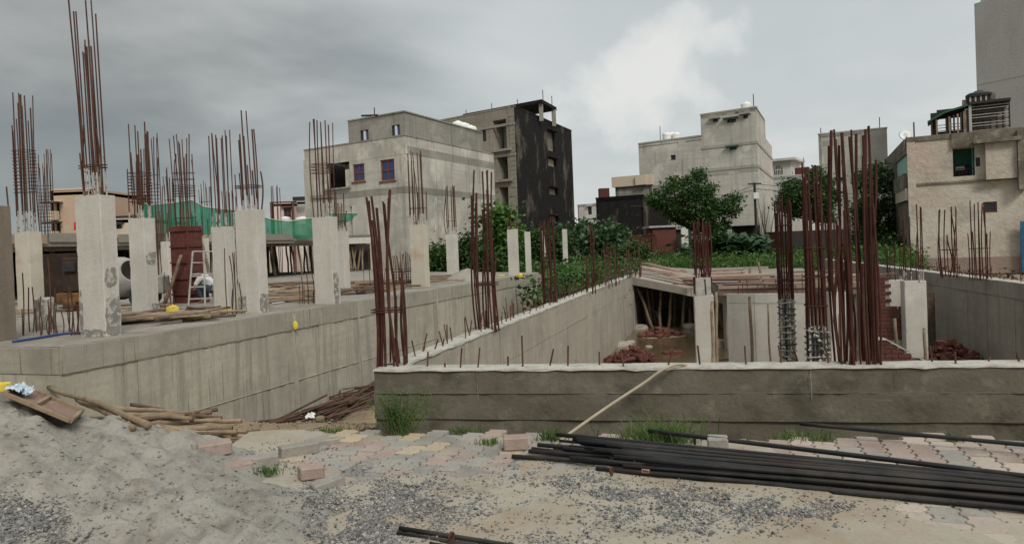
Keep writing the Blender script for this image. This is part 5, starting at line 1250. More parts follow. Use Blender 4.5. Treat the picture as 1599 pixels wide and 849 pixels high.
wb = Face(fl.pt(u545-.9, 0, -1.5)[:2], fl.pt(u545-.05, 0, -1.5)[:2]); slabbox(h1, wb, 0, wb.len, ZL-.3, ZH(540, 198, 42), -.2, 0, 'white', 'stair_wall')
for i, (px, py) in enumerate(((715, 196), (725, 199), (735, 203))): tank(('leftmost', 'middle', 'rightmost')[i]+' of three white tanks on the grey house roof', at(px, py, 51)-Vector((0, 0, .55)), .42, .85)
b = MB(); b.tube([at(565, 181, 42), at(590, 180, 41)], .06, 6); tag(b.build('roof_pipe', 'frame_and_shade'), 'dark pipe lying on the grey house roof edge', 'pipe')
mast('thin rod on the grey house roof', at(585, 182, 41.5), .5)

# ---- dark mouldy building behind it
K2, L2, R2 = XY(811, 58), XY(690, 63.5), XY(899, 72)
f2l, f2r = Face(L2, K2), Face(K2, R2)
Z2 = ZH(811, 166, 58)
h2 = thing('dark_house', 'four-storey block house, its right side black with mould, roof canopy on top', 'building', v3(K2, 0))
ops = [f2l.rect(770, 187, 791, 233), f2l.rect(777, 245, 793, 280), f2l.rect(780, 292, 794, 330), f2l.rect(753, 198, 759, 221)]
ops_r = [f2r.rect(856, 248, 868, 260), f2r.rect(858, 294, 870, 304), f2r.rect(859, 337, 871, 347), f2r.rect(855, 206, 866, 236)]
hwall(h2, f2l, -.2, Z2, ops, 'block', 1.2); hwall(h2, f2r, -.2, Z2, ops_r, 'soot', .25)
far_walls(h2, [R2, L2+(R2-K2), L2], -.2, Z2, 'block')
solid(h2, [L2+f2l.d*.1-f2l.n*.15, K2-f2l.n*.2-f2r.n*.2, R2-f2r.n*.15, L2+(R2-K2)], Z2-.5, Z2-.3, 'b1_dark', 'roof')
for r in ops[:3]:
    slabbox(h2, f2l, r[0]-.3, r[2]+.5, r[1]-.22, r[1]-.04, -.3, .3, 'b1_dark', 'balcony_slab')
    slabbox(h2, f2l, r[0]+.03, r[2]-.03, r[1], r[3], -1.5, -1.25, 'b1_dark', 'recess_wall')
    window(h2, f2l, (r[0]+.55, r[1]+.02, r[2]-.1, r[3]-.35), 'frame_and_shade', 'glass', 2, 1, 1.1, .08, 'door')
window(h2, f2l, ops[3], 'frame_and_shade', 'glass', 1, 2, .12)
for i, r in enumerate(ops_r):
    slabbox(h2, f2r, r[0]+.02, r[2]-.02, r[1]+.01, r[3]-.01, -.5, -.2, 'cream' if i < 3 else 'b8_dark', 'recess_wall')
    slabbox(h2, f2r, r[0]-.15, r[2]+.15, r[3]+.02, r[3]+.1, -.1, .35, 'soot', 'sunshade')
for k in range(34):                                      # block courses stand a little proud of each other
    z = .2+k*(Z2-.6)/34
    slabbox(h2, f2l, f2l.uv(797, 250)[0], f2l.len-.02, z, z+(Z2-.6)/34-.05, -.05, .018+.012*(k % 2), 'block', 'block_course')
for z in (ZH(811, 192, 58), ZH(811, 240, 58)): slabbox(h2, f2l, f2l.uv(735, 210)[0], f2l.len, z-.1, z+.1, -.05, .06, 'b1_dark', 'floor_band')
slabbox(h2, f2r, 0, f2r.len, Z2-.02, Z2+.1, -.2, .03, 'soot', 'coping'); slabbox(h2, f2l, 0, f2l.len, Z2-.02, Z2+.1, -.2, .03, 'b1_dark', 'coping')
ca, cb_, cc = at(723, 179, 68), at(846, 155, 62.5), at(869, 168, 66.5)
cd = ca + (cc-cb_)
for c in (ca, cb_, cc, cd): c.z = ZH(846, 155, 62.5)
MB().prism([ca[:2], cb_[:2], cc[:2], cd[:2]], ca.z-.3, ca.z).build('canopy_slab', 'soot', h2)
for p in (Vector(cb_).lerp(cc, .12)+Vector((-.25, .1, 0)), Vector(cc)+Vector((-.3, -.4, 0)), Vector(ca).lerp(cd, .9)+Vector((.3, 0, 0)), Vector(ca)+Vector((.4, .3, 0))):
    MB().obox((p.x, p.y, (Z2-.4+ca.z-.3)/2), (.18, 0, 0), (0, .18, 0), (0, 0, (ca.z-.3-Z2+.4)/2)).build('canopy_post', 'b1_dark', h2)
for i, (px, py, h) in enumerate(((848, 153, .9), (862, 160, .8), (808, 160, .5), (768, 168, .6), (728, 176, .5))): mast('thin rod sticking up from the dark house canopy, '+('tallest', 'rightmost', 'middle one', 'second from the left', 'leftmost')[i], at(px, py+4, (63.5, 66, 64, 65.5, 67.5)[i]), h, .035)

# ---- white house far behind, black-walled house
def plain_house(name, label, px0, px1, d0, d1, ytop, m, wins=(), depth=8, zb=-.2, roofm=None, fm='frame_and_shade', pm='glass', coping=None, bands=()):
    f = Face(XY(px0, d0), XY(px1, d1)); zt = ZH(px0, ytop, d0) if not isinstance(ytop, tuple) else (ZH(px0, ytop[0], d0)+ZH(px1, ytop[1], d1))/2
    root = thing(name, label, 'building', v3((f.p0+f.p1)/2, 0))
    rs = [f.rect(*q[:4]) for q in wins]
    hwall(root, f, zb, zt, rs, m, .25)
    bk = [f.p0-f.n*depth, f.p1-f.n*depth]
    solid(root, [f.p0, f.p1, bk[1], bk[0]], zt-.3, zt-.12, roofm or m, 'roof')
    for (a, c) in ((f.p1, bk[1]), (bk[1], bk[0]), (bk[0], f.p0)):
        dd = (c-a).normalized(); nn = Vector((dd.y, -dd.x)); MB().prism([a, c, c-nn*.2, a-nn*.2], zb, zt).build('wall', m, root)
    for q, r in zip(wins, rs):
        window(root, f, r, fm, pm, *(q[4] if len(q) > 4 else (1, 1)), .12, .07)
        slabbox(root, f, r[0]-.15, r[2]+.15, r[3]+.03, r[3]+.12, -.1, .3, coping or m, 'sunshade')
    slabbox(root, f, -.04, f.len+.04, zt-.01, zt+.08, -.25, .05, coping or roofm or m, 'coping')
    for y in bands: z = f.uv((px0+px1)/2, y)[1]; slabbox(root, f, 0, f.len, z-.08, z+.08, -.05, .1, coping or m, 'floor_band')
    return root, f, zt
hw, fwh, zw = plain_house('white_house', 'small white house far off between the dark house and the black wall', 904, 938, 92, 90, (318, 320), 'whitewall', [(918, 322, 924, 335, (2, 1)), (908, 347, 916, 358, (1, 1))], bands=(340,))
hw2, fk, zk = plain_house('black_walled_house', 'low house with sooty black side wall and white parapet, left of the tall grey block', 933, 1006, 60, 58, (309, 306), 'soot', [], 7, coping='soot')
f4 = Face(fk.pt(fk.uv(950, 300)[0], 0, -1.5)[:2], fk.pt(fk.uv(1008, 300)[0], 0, -1.5)[:2])
za, zc, zd = zk-.3, ZH(980, 291, 60), ZH(980, 275, 60)
bay = f4.rect(953, 293, 1000, 307)
hwall(hw2, f4, za, zc, [(.25, za+.1, f4.len-.25, zc-.08)], 'b1_dark', .2)
window(hw2, f4, (.25, za+.1, f4.len-.25, zc-.08), 'frame_green', 'glass', 4, 1, .1, .07)
slabbox(hw2, f4, -.2, f4.len+.1, zc+.004, zd, -.3, .25, 'cream', 'parapet'); slabbox(hw2, f4, f4.len*.62, f4.len*.9, zc+.02, zd-.02, .254, .5, 'cream', 'parapet')
solid(hw2, [f4.p0, f4.p1, f4.p1-f4.n*5, f4.p0-f4.n*5], za+.2, zc, 'b1_dark', 'room')
tag(MB().obox(at(943, 304, 66), (.45, 0, 0), (0, .4, 0), (0, 0, .55)).build('brick_hut', 'brick'), 'small red hut on the roof behind the black wall', 'hut')
# ---- tall grey block
K5, L5 = XY(1187, 60), XY(1003, 66.5); R5 = XY(1210, 74)
f5a, f5b, f5r = Face(L5, XY(1101, 62.8)), Face(XY(1101, 62.8), K5), Face(K5, R5)
z5a, z5b = (ZH(1003, 225, 66.5)+ZH(1100, 213, 62.8))/2, (ZH(1101, 180, 62.8)+ZH(1187, 168, 60))/2
h5 = thing('tall_grey_block', 'tall plain grey plastered building with few tiny windows behind the big tree', 'building', v3(K5, 0))
o5 = [f5a.rect(1047, 242, 1055, 250)]
hwall(h5, f5a, -.2, z5a, o5, 'b5', .25); window(h5, f5a, o5[0], 'frame_brown', 'glass', 1, 1, .12)
o5b = [f5b.rect(1113, 186, 1121, 191), f5b.rect(1135, 186, 1149, 191.5), f5b.rect(1160, 179, 1168, 185), f5b.rect(1139, 230, 1150, 234)]
hwall(h5, f5b, -.2, z5b, o5b, 'b5', .3)
for i, r in enumerate(o5b):
    window(h5, f5b, r, 'frame_and_shade', 'glass', 2 if i == 1 else 1, 1, .2)
    slabbox(h5, f5b, r[0]-.25, r[2]+.25, r[3]+.02, r[3]+.14, -.1, .35, 'frame_green' if i in (1, 3) else 'b5_dark', 'sunshade')
z5c = ZH(1197, 212, 66)
hwall(h5, f5r, -.2, z5c, [], 'b5'); 
fq = Face(K5, f5r.pt(f5r.len*.5, 0)[:2]); hwall(h5, fq, z5c+.004, z5b, [], 'b5', off=-.01)
BK5 = [R5, R5+(L5-K5), L5]
far_walls(h5, BK5, -.2, z5a, 'b5')
solid(h5, [L5, f5a.p1, f5a.p1-f5a.n*12, L5-f5a.n*12], z5a-.35, z5a-.2, 'b5', 'roof')
solid(h5, [f5b.p0, K5, fq.p1, f5b.p0+(fq.p1-K5)], z5b-.3, z5b-.1, 'b5', 'roof')
MB().prism([f5b.p0+Vector((.01, .1)), f5b.p0+(fq.p1-K5), f5b.p0+(fq.p1-K5)+Vector((.2, 0)), f5b.p0+Vector((.21, .1))], z5a-.4, z5b).build('wall', 'b5', h5)
MB().prism([fq.p1, f5b.p0+(fq.p1-K5), f5b.p0+(fq.p1-K5)+Vector((0, -.2)), fq.p1+Vector((0, -.2))], z5a-.4, z5b-.01).build('wall', 'b5', h5)
for f, z in ((f5a, z5a), (f5b, z5b), (fq, z5b)): slabbox(h5, f, -.05, f.len+.05, z-.01, z+.12, -.3, .05, 'b5_dark', 'coping')
for y in (226, 262): 
    z = f5b.uv(1145, y)[1]; slabbox(h5, f5b, 0, f5b.len, z-.12, z+.12, -.05, .05, 'b5_dark', 'floor_band'); slabbox(h5, f5r, 0, f5r.len, z-.12, z+.12, -.05, .05, 'b5_dark', 'floor_band')
r = f5a.rect(1060, 225, 1072, 300); slabbox(h5, f5a, r[0], r[2], 3, z5a-.1, -.05, .02, 'b5', 'plaster_strip')
r = f5b.rect(1106, 264, 1138, 274); slabbox(h5, f5b, r[0], r[2], r[1], r[3], -.05, .015, 'b5_dark', 'damp_patch'); r = f5b.rect(1151, 258, 1184, 268); slabbox(h5, f5b, r[0], r[2], r[1], r[3], -.05, .015, 'b5_dark', 'damp_patch')
for i, (px, d) in enumerate(((1047, 66), (1055, 66.5), (1062, 66))): tank(('left', 'middle', 'right')[i]+' white tank on the lower roof of the tall grey block', v3(XY(px, d), ZH(px, 216, d)-.3), .38, .85)
tank('white tank on top of the tall grey block', v3(XY(1172, 62), ZH(1172, 172, 62)-.2), .42, .9)
mast('thin rod on the lower roof of the tall grey block', v3(XY(1037, 65.5), z5a), 1.4); mast('thin rod at the top corner of the tall grey block', v3(XY(1184, 60.5), z5b), 1.2, .035)
# ---- small white house with arched window right of it
h6, f6, z6 = plain_house('arched_window_house', 'white house with arched grille window and flat eave right of the tall grey block', 1205, 1262, 78, 76, (277, 273), 'whitewall', [], 6)
f6u = Face(f6.pt(0, 0, .0)[:2], f6.pt(f6.uv(1235, 260)[0], 0, .0)[:2]); z6u = ZH(1215, 253, 78)
arch = f6u.rect(1209, 256, 1222, 274)
slabbox(h6, f6u, -.2, f6u.len, z6+.09, z6u, -4, .02, 'whitewall', 'upper_room'); slabbox(h6, f6u, -.4, f6u.len+.6, z6u+.004, z6u+.25, -4.2, .6, 'whitewall', 'eave')
cu, cz, rw_ = (arch[0]+arch[2])/2, arch[1]+.6, (arch[2]-arch[0])/2
pts = [(cu-rw_, arch[1]+.1), (cu+rw_, arch[1]+.1)] + [(cu+rw_*math.cos(a*math.pi/8), cz+rw_*math.sin(a*math.pi/8)) for a in range(9)]
b = MB(); b.add([f6u.pt(u, z, .03) for u, z in pts], [tuple(range(len(pts)))]); wd2 = b.build('arched_window', 'glass', h6)
for k in range(1, 5): slabbox(wd2, f6u, arch[0]+(arch[2]-arch[0])*k/5-.025, arch[0]+(arch[2]-arch[0])*k/5+.025, arch[1]+.1, cz+rw_*.8, .035, .07, 'white', 'grille_bar')
for k in range(1, 4): slabbox(wd2, f6u, arch[0]+.05, arch[2]-.05, arch[1]+.1+.45*k, arch[1]+.15+.45*k, .036, .075, 'white', 'grille_bar')
slabbox(h6, f6, f6.uv(1240, 270)[0], f6.uv(1262, 270)[0], z6+.09, ZH(1250, 262, 77), -.6, -.3, 'brick', 'roof_brickwork')
tank('white tank behind the arched window house parapet', v3(XY(1250, 80), ZH(1250, 263, 80)-.4), .5, 1.1)
tank('small black tank beside the grey house with bare front', v3(XY(1281, 70), ZH(1281, 274, 70)-.6), .4, .9, 'black')
mast('thin mast above the arched window house', v3(XY(1259, 79), ZH(1259, 262, 79)), 1.1)
# ---- grey house behind the tall rebar
h7, f7, z7 = plain_house('bare_grey_house', 'plain grey windowless house behind the tallest rebar cage', 1283, 1390, 56, 54, (209, 201), 'b5', [], 8)
slabbox(h7, f7, f7.len*.62, f7.len-.03, z7-2.3, z7-.05, -.05, .012, 'b5_dark', 'damp_patch'); slabbox(h7, f7, .1, f7.len*.3, z7-.9, z7-.5, -.05, .012, 'b5_dark', 'damp_patch')
slabbox(h7, f7, f7.uv(1312, 278)[0], f7.uv(1318, 278)[0], ZH(1315, 282, 55), ZH(1315, 276, 55), -.05, .02, 'frame_and_shade', 'vent')
mast('thin antenna on the bare grey house roof', v3(XY(1379, 54.5), z7), .9); mast('short rod on the bare grey house left corner', v3(XY(1287, 56), z7), .5)

# ---- peeling old house on the right
K8, R8, L8 = XY(1421, 31), XY(1640, 28.6), XY(1388, 40)
f8, f8l = Face(K8, R8), Face(L8, K8)
h8 = thing('peeling_house', 'old two-storey house with peeling cream plaster, teal recess and weathered parapet at right', 'building', v3(K8, 0))
z8 = ZH(1430, 216, 31); zledge = f8.uv(1500, 283)[1]
rec = f8.rect(1488, 231, 1522, 275); sw8 = f8.rect(1535, 315, 1557, 332); sq8 = f8.rect(1523.5, 246, 1530.5, 260)
hwall(h8, f8, -.3, z8, [rec, sw8, sq8], 'b8', .35)
window(h8, f8, sw8, 'frame_brown', 'glass', 1, 1, .08); window(h8, f8, sq8, 'frame_and_shade', 'glass', 1, 1, .06)
slabbox(h8, f8, rec[0]-.02, rec[2]+.02, rec[1]-.02, rec[3]+.02, -1.3, -1.15, 'teal', 'recess_wall')
MB().obox(f8.pt(rec[2]-.06, (rec[1]+rec[3])/2, -.7), f8.d.to_3d()*.03, f8.n.to_3d()*.4, Vector((0, 0, (rec[3]-rec[1])/2))).build('recess_side', 'teal', h8)
slabbox(h8, f8, rec[0]+.05, rec[2]-.15, rec[1]+.02, rec[1]+.5, -.9, -.82, 'frame_and_shade', 'dark_cabinet')
slabbox(h8, f8, rec[0]+.1, rec[0]+.42, rec[1]+.3, rec[1]+.46, -.819, -.8, 'white', 'paper_notice')
for k in range(6): slabbox(h8, f8, rec[0]+.06+k*.13, rec[0]+.085+k*.13, rec[1], rec[1]+.3, -.3, -.27, 'frame_and_shade', 'railing_bar')
slabbox(h8, f8, rec[0], rec[2], rec[1]+.3, rec[1]+.33, -.31, -.265, 'frame_and_shade', 'railing')
# projecting room and pier at the right
pr = f8.rect(1536, 225, 1587, 266); slabbox(h8, f8, pr[0]+.05, pr[2], zledge-.02, pr[3]+.05, -.3, .35, 'b8', 'projecting_room')
slabbox(h8, f8, f8.uv(1519, 225)[0], pr[2]+.15, pr[3]+.054, pr[3]+.2, -.3, .6, 'b8_dark', 'ledge')
slabbox(h8, f8, f8.uv(1588, 250)[0], f8.uv(1600, 250)[0], zledge-.5, pr[3]+.45, -.3, .5, 'b8_dark', 'pier')
slabbox(h8, f8, -.02, f8.uv(1486, 230)[0], z8-.16, z8+.04, -.25, .05, 'b8_dark', 'parapet')
slabbox(h8, f8, f8.uv(1486, 230)[0], f8.uv(1519, 230)[0]+.02, rec[3]+.02, z8+.02, -.25, .12, 'b8_dark', 'lintel')
slabbox(h8, f8, f8.uv(1519, 230)[0]+.03, f8.len, pr[3]+.21, z8+.02, -.25, .04, 'b8_dark', 'parapet')
slabbox(h8, f8, -.02, .28, -.3, z8-.17, .004, .05, 'b8', 'corner_pier')
slabbox(h8, f8, .3, f8.len, zledge-.06, zledge+.02, -.1, .06, 'b8_dark', 'string_course')
slabbox(h8, f8, 0, f8.len, -.3, f8.uv(1500, 402)[1], .004, .035, 'b8_base', 'peeling_plinth')
# left flank: mint bay, brownish wing wall
mt_ = f8l.rect(1399, 247, 1417, 296)
hwall(h8, f8l, -.3, z8+.1, [mt_], 'b8_dark', .3)
slabbox(h8, f8l, mt_[0], mt_[2], mt_[1]-.4, mt_[3], -.3, -.06, 'mint', 'mint_wall')
slabbox(h8, f8l, mt_[0]+.3, mt_[2], mt_[1]-.1, mt_[1]+.55, .02, .15, 'b8_dark', 'stair_wall')
slabbox(h8, f8l, f8l.len*.55, f8l.len-.05, mt_[1]-.6, mt_[1]-.1, .006, .12, 'b8', 'ledge')
far_walls(h8, [R8, R8+(L8-K8), L8], -.3, z8-.2, 'b8')
solid(h8, [L8-f8l.n*.3, K8-f8.n*.3+f8.d*.2, R8-f8.n*.3, R8+(L8-K8)], z8-.6, z8-.45, 'b8_dark', 'roof')
# roof terrace with grilles
f9 = Face(f8.pt(f8.uv(1452, 200)[0], 0, -1.2)[:2], f8.pt(f8.uv(1592, 200)[0], 0, -1.2)[:2])
tr = thing('roof_terrace', 'blackened roof terrace of bars and sheets on the peeling house', 'terrace', f9.pt(f9.len/2, z8))
uu = lambda px, py: f9.uv(px, py)
a0, a1, a2 = uu(1453, 208)[0], uu(1517, 200)[0], uu(1577, 200)[0]
zA, zB, zC = uu(1485, 208)[1], uu(1485, 176)[1], uu(1550, 160)[1]
slabbox(tr, f9, a1, a2, zA-.4, uu(1550, 201)[1], -.2, 0, 'b8_dark', 'low_wall')
slabbox(tr, f9, a1-.05, a2+.05, zC, zC+.1, -2.2, .15, 'frame_and_shade', 'roof_sheet')
slabbox(tr, f9, a1, a2, zA-.4, zC, -2.1, -2.0, 'b8_dark', 'rear_wall')
for k in range(9): z = uu(1550, 199)[1]+(zC-uu(1550, 199)[1])*k/9; slabbox(tr, f9, a1+.02, a2-.02, z, z+.025, -.05, -.01, 'pipe_grey' if k % 3 else 'frame_and_shade', 'grille_bar')
for k in range(7): u = a1+(a2-a1)*k/6; slabbox(tr, f9, u-.03, u+.03, uu(1550, 201)[1], zC, -.1, -.052, 'frame_and_shade', 'post')
for px0, px1, y0, y1 in ((1453, 1463, 172, 210), (1477, 1486, 172, 210), (1500, 1518, 168, 210), (1463, 1500, 168, 183), (1463, 1500, 203, 212)): slabbox(tr, f9, uu(px0, 190)[0], uu(px1, 190)[0], uu(1480, y1)[1], uu(1480, y0)[1], -.5, -.45, 'frame_and_shade', 'rear_sheet')
slabbox(tr, f9, a1-.08, a1+.02, zA-.4, zC, -.2, .06, 'pipe_grey', 'post')
b = MB(); q0 = [f9.pt(a0-.1, zB-.35, .1), f9.pt(a0+.55, zB, .1), f9.pt(a1, zB+.22, .1), f9.pt(a1, zB+.3, -2), f9.pt(a0+.5, zB+.1, -2), f9.pt(a0-.1, zB-.25, -2)]
b.add(q0 + [v+Vector((0, 0, .08)) for v in q0], [(0, 1, 4, 5), (1, 2, 3, 4), (6, 7, 10, 11), (7, 8, 9, 10), (0, 1, 7, 6), (1, 2, 8, 7)]); b.build('green_awning', 'frame_green', tr)
for k, px in enumerate((1455, 1463, 1478, 1483, 1490, 1496, 1501, 1506, 1511)): u = uu(px, 200)[0]; slabbox(tr, f9, u-.035, u+.035, zA-.4, zB-.28+.04*k, -.05, .02, 'wood' if k % 2 else 'frame_and_shade', 'post')
for px0, px1 in ((1464, 1477), (1486, 1500)):
    for k in range(4): slabbox(tr, f9, uu(px0, 190)[0], uu(px1, 190)[0], zA+.12*k, zA+.025+.12*k, -.04, -.01, 'frame_and_shade', 'grille_bar')
slabbox(tr, f9, uu(1507, 190)[0], uu(1517, 190)[0], zA-.4, zB+.1, -.3, .01, 'b8_dark', 'pier')
slabbox(tr, f9, uu(1477, 170)[0], uu(1505, 170)[0], zB+.12, uu(1490, 165)[1]+.02, -1.2, -1.0, 'form_red', 'brick_parapet')
slabbox(tr, f9, uu(1504, 165)[0], uu(1514, 165)[0], zC-.1, uu(1510, 150)[1], -1.4, -1.0, 'b8_dark', 'stub_wall')
for k in range(8): u = uu(1516+k*4.2, 155)[0]; slabbox(tr, f9, u-.03, u+.03, zC+.1, uu(1530, 147)[1], -.6, -.5, 'frame_and_shade' if k % 2 else 'pipe_grey', 'baluster')
slabbox(tr, f9, uu(1515, 150)[0], uu(1550, 150)[0], uu(1530, 147)[1], uu(1530, 145)[1]+.02, -.65, -.45, 'frame_and_shade', 'rail')
slabbox(tr, f9, uu(1548, 150)[0], uu(1556, 150)[0], zC+.1, uu(1552, 142)[1], -1, -.5, 'b8_dark', 'stub_wall'); slabbox(tr, f9, uu(1557, 150)[0], uu(1564, 150)[0], zC+.1, uu(1560, 151)[1], -1, -.5, 'b8_dark', 'stub_wall')
tank('black round tank on the roof terrace', f9.pt(uu(1531, 150)[0], uu(1531, 149)[1]-.25, -1.2), .5, .6, 'black')
b = MB(); dp_ = f8.pt(f8.uv(1412, 208)[0], ZH(1412, 210, 31), -.6); b.lathe(dp_, [(0, .0), (.15, .02), (.24, .07), (.25, .075), (.15, .035), (0, .02)], 18, Vector((-.2, -.85, .45)).normalized()); b.tube([dp_, dp_+Vector((0, .05, -.5))], .02, 6)
tag(b.build('satellite_dish', 'tank', smooth=True), 'round white satellite dish on the peeling house roof corner', 'dish')
tag(MB().obox(f8.pt(f8.uv(1427, 205)[0], ZH(1427, 206, 31)+.0, -.3), f8.d.to_3d()*.03, f8.n.to_3d()*.03, Vector((0, 0, .42))).build('roof_post', 'wood_dark'), 'short wooden post on the peeling house parapet beside the dish', 'post')
# ---- pale tower at the right edge
tp = XY(1532, 45); t2 = XY(1700, 40)
ft = Face(tp, t2); zt_ = ZH(1529, 6, 45)
ht = thing('pale_tower', 'tall blank pale building rising past the picture top at right', 'building', v3(tp, 0))
MB().prism([tp, t2, t2+Vector((8, 14)), tp+Vector((10.5, 14))], -.3, zt_).build('wall', 'tower', ht)
MB().prism([tp+ft.d*.35+Vector((.1, .1)), t2, t2+Vector((8, 14)), tp+Vector((11, 14))], zt_, zt_+2.2).build('parapet_storey', 'tower', ht)
slabbox(ht, ft, .0, ft.len, 10.2, 10.3, -.05, .012, 'tower', 'floor_band')
# ---- small houses on the left
hb1, fb1, zb_ = plain_house('beige_house', 'small beige house seen between the left columns', 83, 152, 42, 42, (292, 300), 'beige', [(88, 317, 97, 334, (1, 1)), (88, 347, 96, 362, (1, 1)), (143, 318, 152, 332, (1, 1))], 6, coping='cream')
for y in (318, 349): z = ZH(92, y, 42); slabbox(hb1, fb1, -.1, fb1.uv(101, y)[0], z, z+.08, .3, .75, 'frame_and_shade', 'balcony_roof'); slabbox(hb1, fb1, fb1.uv(86, y)[0], fb1.uv(97, y)[0], z-.95, z-.45, .32, .7, 'cream', 'balcony_front')
slabbox(hb1, fb1, fb1.uv(95, 330)[0], fb1.len, .5, ZH(120, 306, 42), .004, .1, 'beige', 'side_room')
hb2, fb2, zc_ = plain_house('beige_house', 'lower beige house right of the tall near column with a dark sunshade', 178, 222, 40, 40, (338, 340), 'cream', [(181, 350, 190, 357, (1, 1))], 6, coping='frame_and_shade')
tag(MB().obox(at(121, 353, 36), (.17, 0, 0), (0, .02, 0), (.01, 0, .2)).build('red_cloth', 'red_cloth'), 'red cloth hanging left of the tall near column', 'cloth')
hp1, fp1, zp_ = plain_house('pink_house', 'small pink and white house with brown trim far behind the green net', 426, 462, 62, 62, (318, 314), 'pinkwhite', [(443, 324, 455, 343, (2, 2))], 5, coping='frame_brown', fm='frame_brown')
slabbox(hp1, fp1, -.04, .12, 0, zp_-.03, .004, .05, 'frame_brown', 'trim'); slabbox(hp1, fp1, fp1.len-.12, fp1.len+.04, 0, zp_-.03, .004, .05, 'frame_brown', 'trim')
hp2, fp2, zp2 = plain_house('grey_annex', 'grey brick annex between the pink house and the big grey house', 463, 486, 63, 63, (312, 314), 'b5', [], 4)
tank('small white tank on the annex left of the big grey house', v3(XY(475, 52), ZH(475, 346, 52)-.2), .5, .55); tank('small white tank below the pink house window', v3(XY(448, 50), ZH(448, 345, 50)-.2), .35, .5)
tag(MB().obox(v3(XY(471, 62), zp2+.1), (.5, 0, 0), (0, .2, 0), (0, 0, .15)).build('roof_box', 'black'), 'dark box on the grey annex roof', 'box')

# ---- sheds, brick walls and posts in the field
shb = Face(XY(1020, 53), XY(1056, 53))
sh = thing('brick_shed', 'low brick shed with tin roof under the big tree', 'shed', v3(XY(1040, 53), 0))
solid(sh, [shb.p0, shb.p1, shb.p1+Vector((0, 2.5)), shb.p0+Vector((0, 2.5))], -.2, ZH(1040, 355, 53), 'brick', 'wall')
solid(sh, [shb.p0+Vector((-.3, -.2)), shb.p1+Vector((.6, -.2)), shb.p1+Vector((.6, 2.7)), shb.p0+Vector((-.3, 2.7))], ZH(1040, 355, 53)+.004, ZH(1040, 352, 53), 'tin', 'roof')
solid(sh, [shb.p1+Vector((.02, .3)), shb.p1+Vector((1.2, .3)), shb.p1+Vector((1.2, 2)), shb.p1+Vector((.02, 2))], -.2, ZH(1060, 358, 53), 'frame_and_shade', 'dark_bay_box')
tag(MB().obox(v3(XY(1069, 52), 1.05), (.24, 0, 0), (0, .12, 0), (0, 0, 1.35), .01).build('white_post', 'white'), 'white gate post under the big tree', 'post')
def brick_fence(label, px0, px1, d0, d1, ytop, m='brick'):
    p, q = XY(px0, d0), XY(px1, d1); zt = ZH((px0+px1)/2, ytop, (d0+d1)/2); d = (q-p).normalized(); n = Vector((d.y, -d.x))
    root = thing('brick_fence', label, 'wall', v3((p+q)/2, -.2))
    MB().prism([p, q, q-n*.2, p-n*.2], -.2, zt-.06).build('wall_body', m, root)
    MB().prism([p+n*.04, q+n*.04, q-n*.24, p-n*.24], zt-.056, zt).build('coping', m, root)
    k = int((q-p).length/1.8)
    for i in range(k+1):
        c = p.lerp(q, i/max(k, 1)); MB().obox(v3(c+n*.06, (zt-.2)/2-.05), d.to_3d()*.13, n.to_3d()*.06, Vector((0, 0, (zt+.2)/2-.1))).build('pier', m, root)
brick_fence('low red brick wall in the weeds before the black-walled house', 955, 1022, 47, 46, 367)
brick_fence('short red brick wall stub right of the utility pole', 1196, 1222, 48, 48, 362)
tag(MB().obox(v3(XY(1262, 52), .75), (2.3, 0, 0), (0, 1.5, 0), (0, 0, 1.05)).build('dark_shed', 'frame_and_shade'), 'dark shed behind the weeds below the second tree', 'shed')
sh2 = thing('tin_shelter', 'open shelter with tin roof beside the utility pole', 'shelter', v3(XY(1160, 56), 0))
solid(sh2, [XY(1138, 56), XY(1192, 55), XY(1192, 55)+Vector((0, 3)), XY(1138, 56)+Vector((0, 3))], ZH(1165, 352, 56), ZH(1165, 349, 56), 'tin', 'roof')
solid(sh2, [XY(1140, 57), XY(1190, 56.5), XY(1190, 57.5), XY(1140, 58)], -.2, ZH(1165, 352, 56)-.004, 'frame_and_shade', 'back_wall')
for px in (1141, 1189): MB().obox(v3(XY(px, 56.2), 1.2), (.08, 0, 0), (0, .08, 0), (0, 0, 1.4)).build('post', 'pipe_grey', sh2)
for i, (px, y0, y1, d, w_, lab) in enumerate(((824, 362, 415, 27.5, .11, 'slim concrete post just behind the end column of the deck'), (882, 358, 408, 33, .11, 'tall slim concrete post among the weeds left of the dark rebar'), (850, 360, 400, 34, .09, 'thin concrete post behind the thick red rebar cage'))):
    z1_ = ZH(px, y0, d); tag(MB().obox(v3(XY(px, d), (z1_-.3)/2), (w_, 0, 0), (0, w_, 0), (0, 0, (z1_+.3)/2), .01).build('concrete_post', 'column'), lab, 'post')
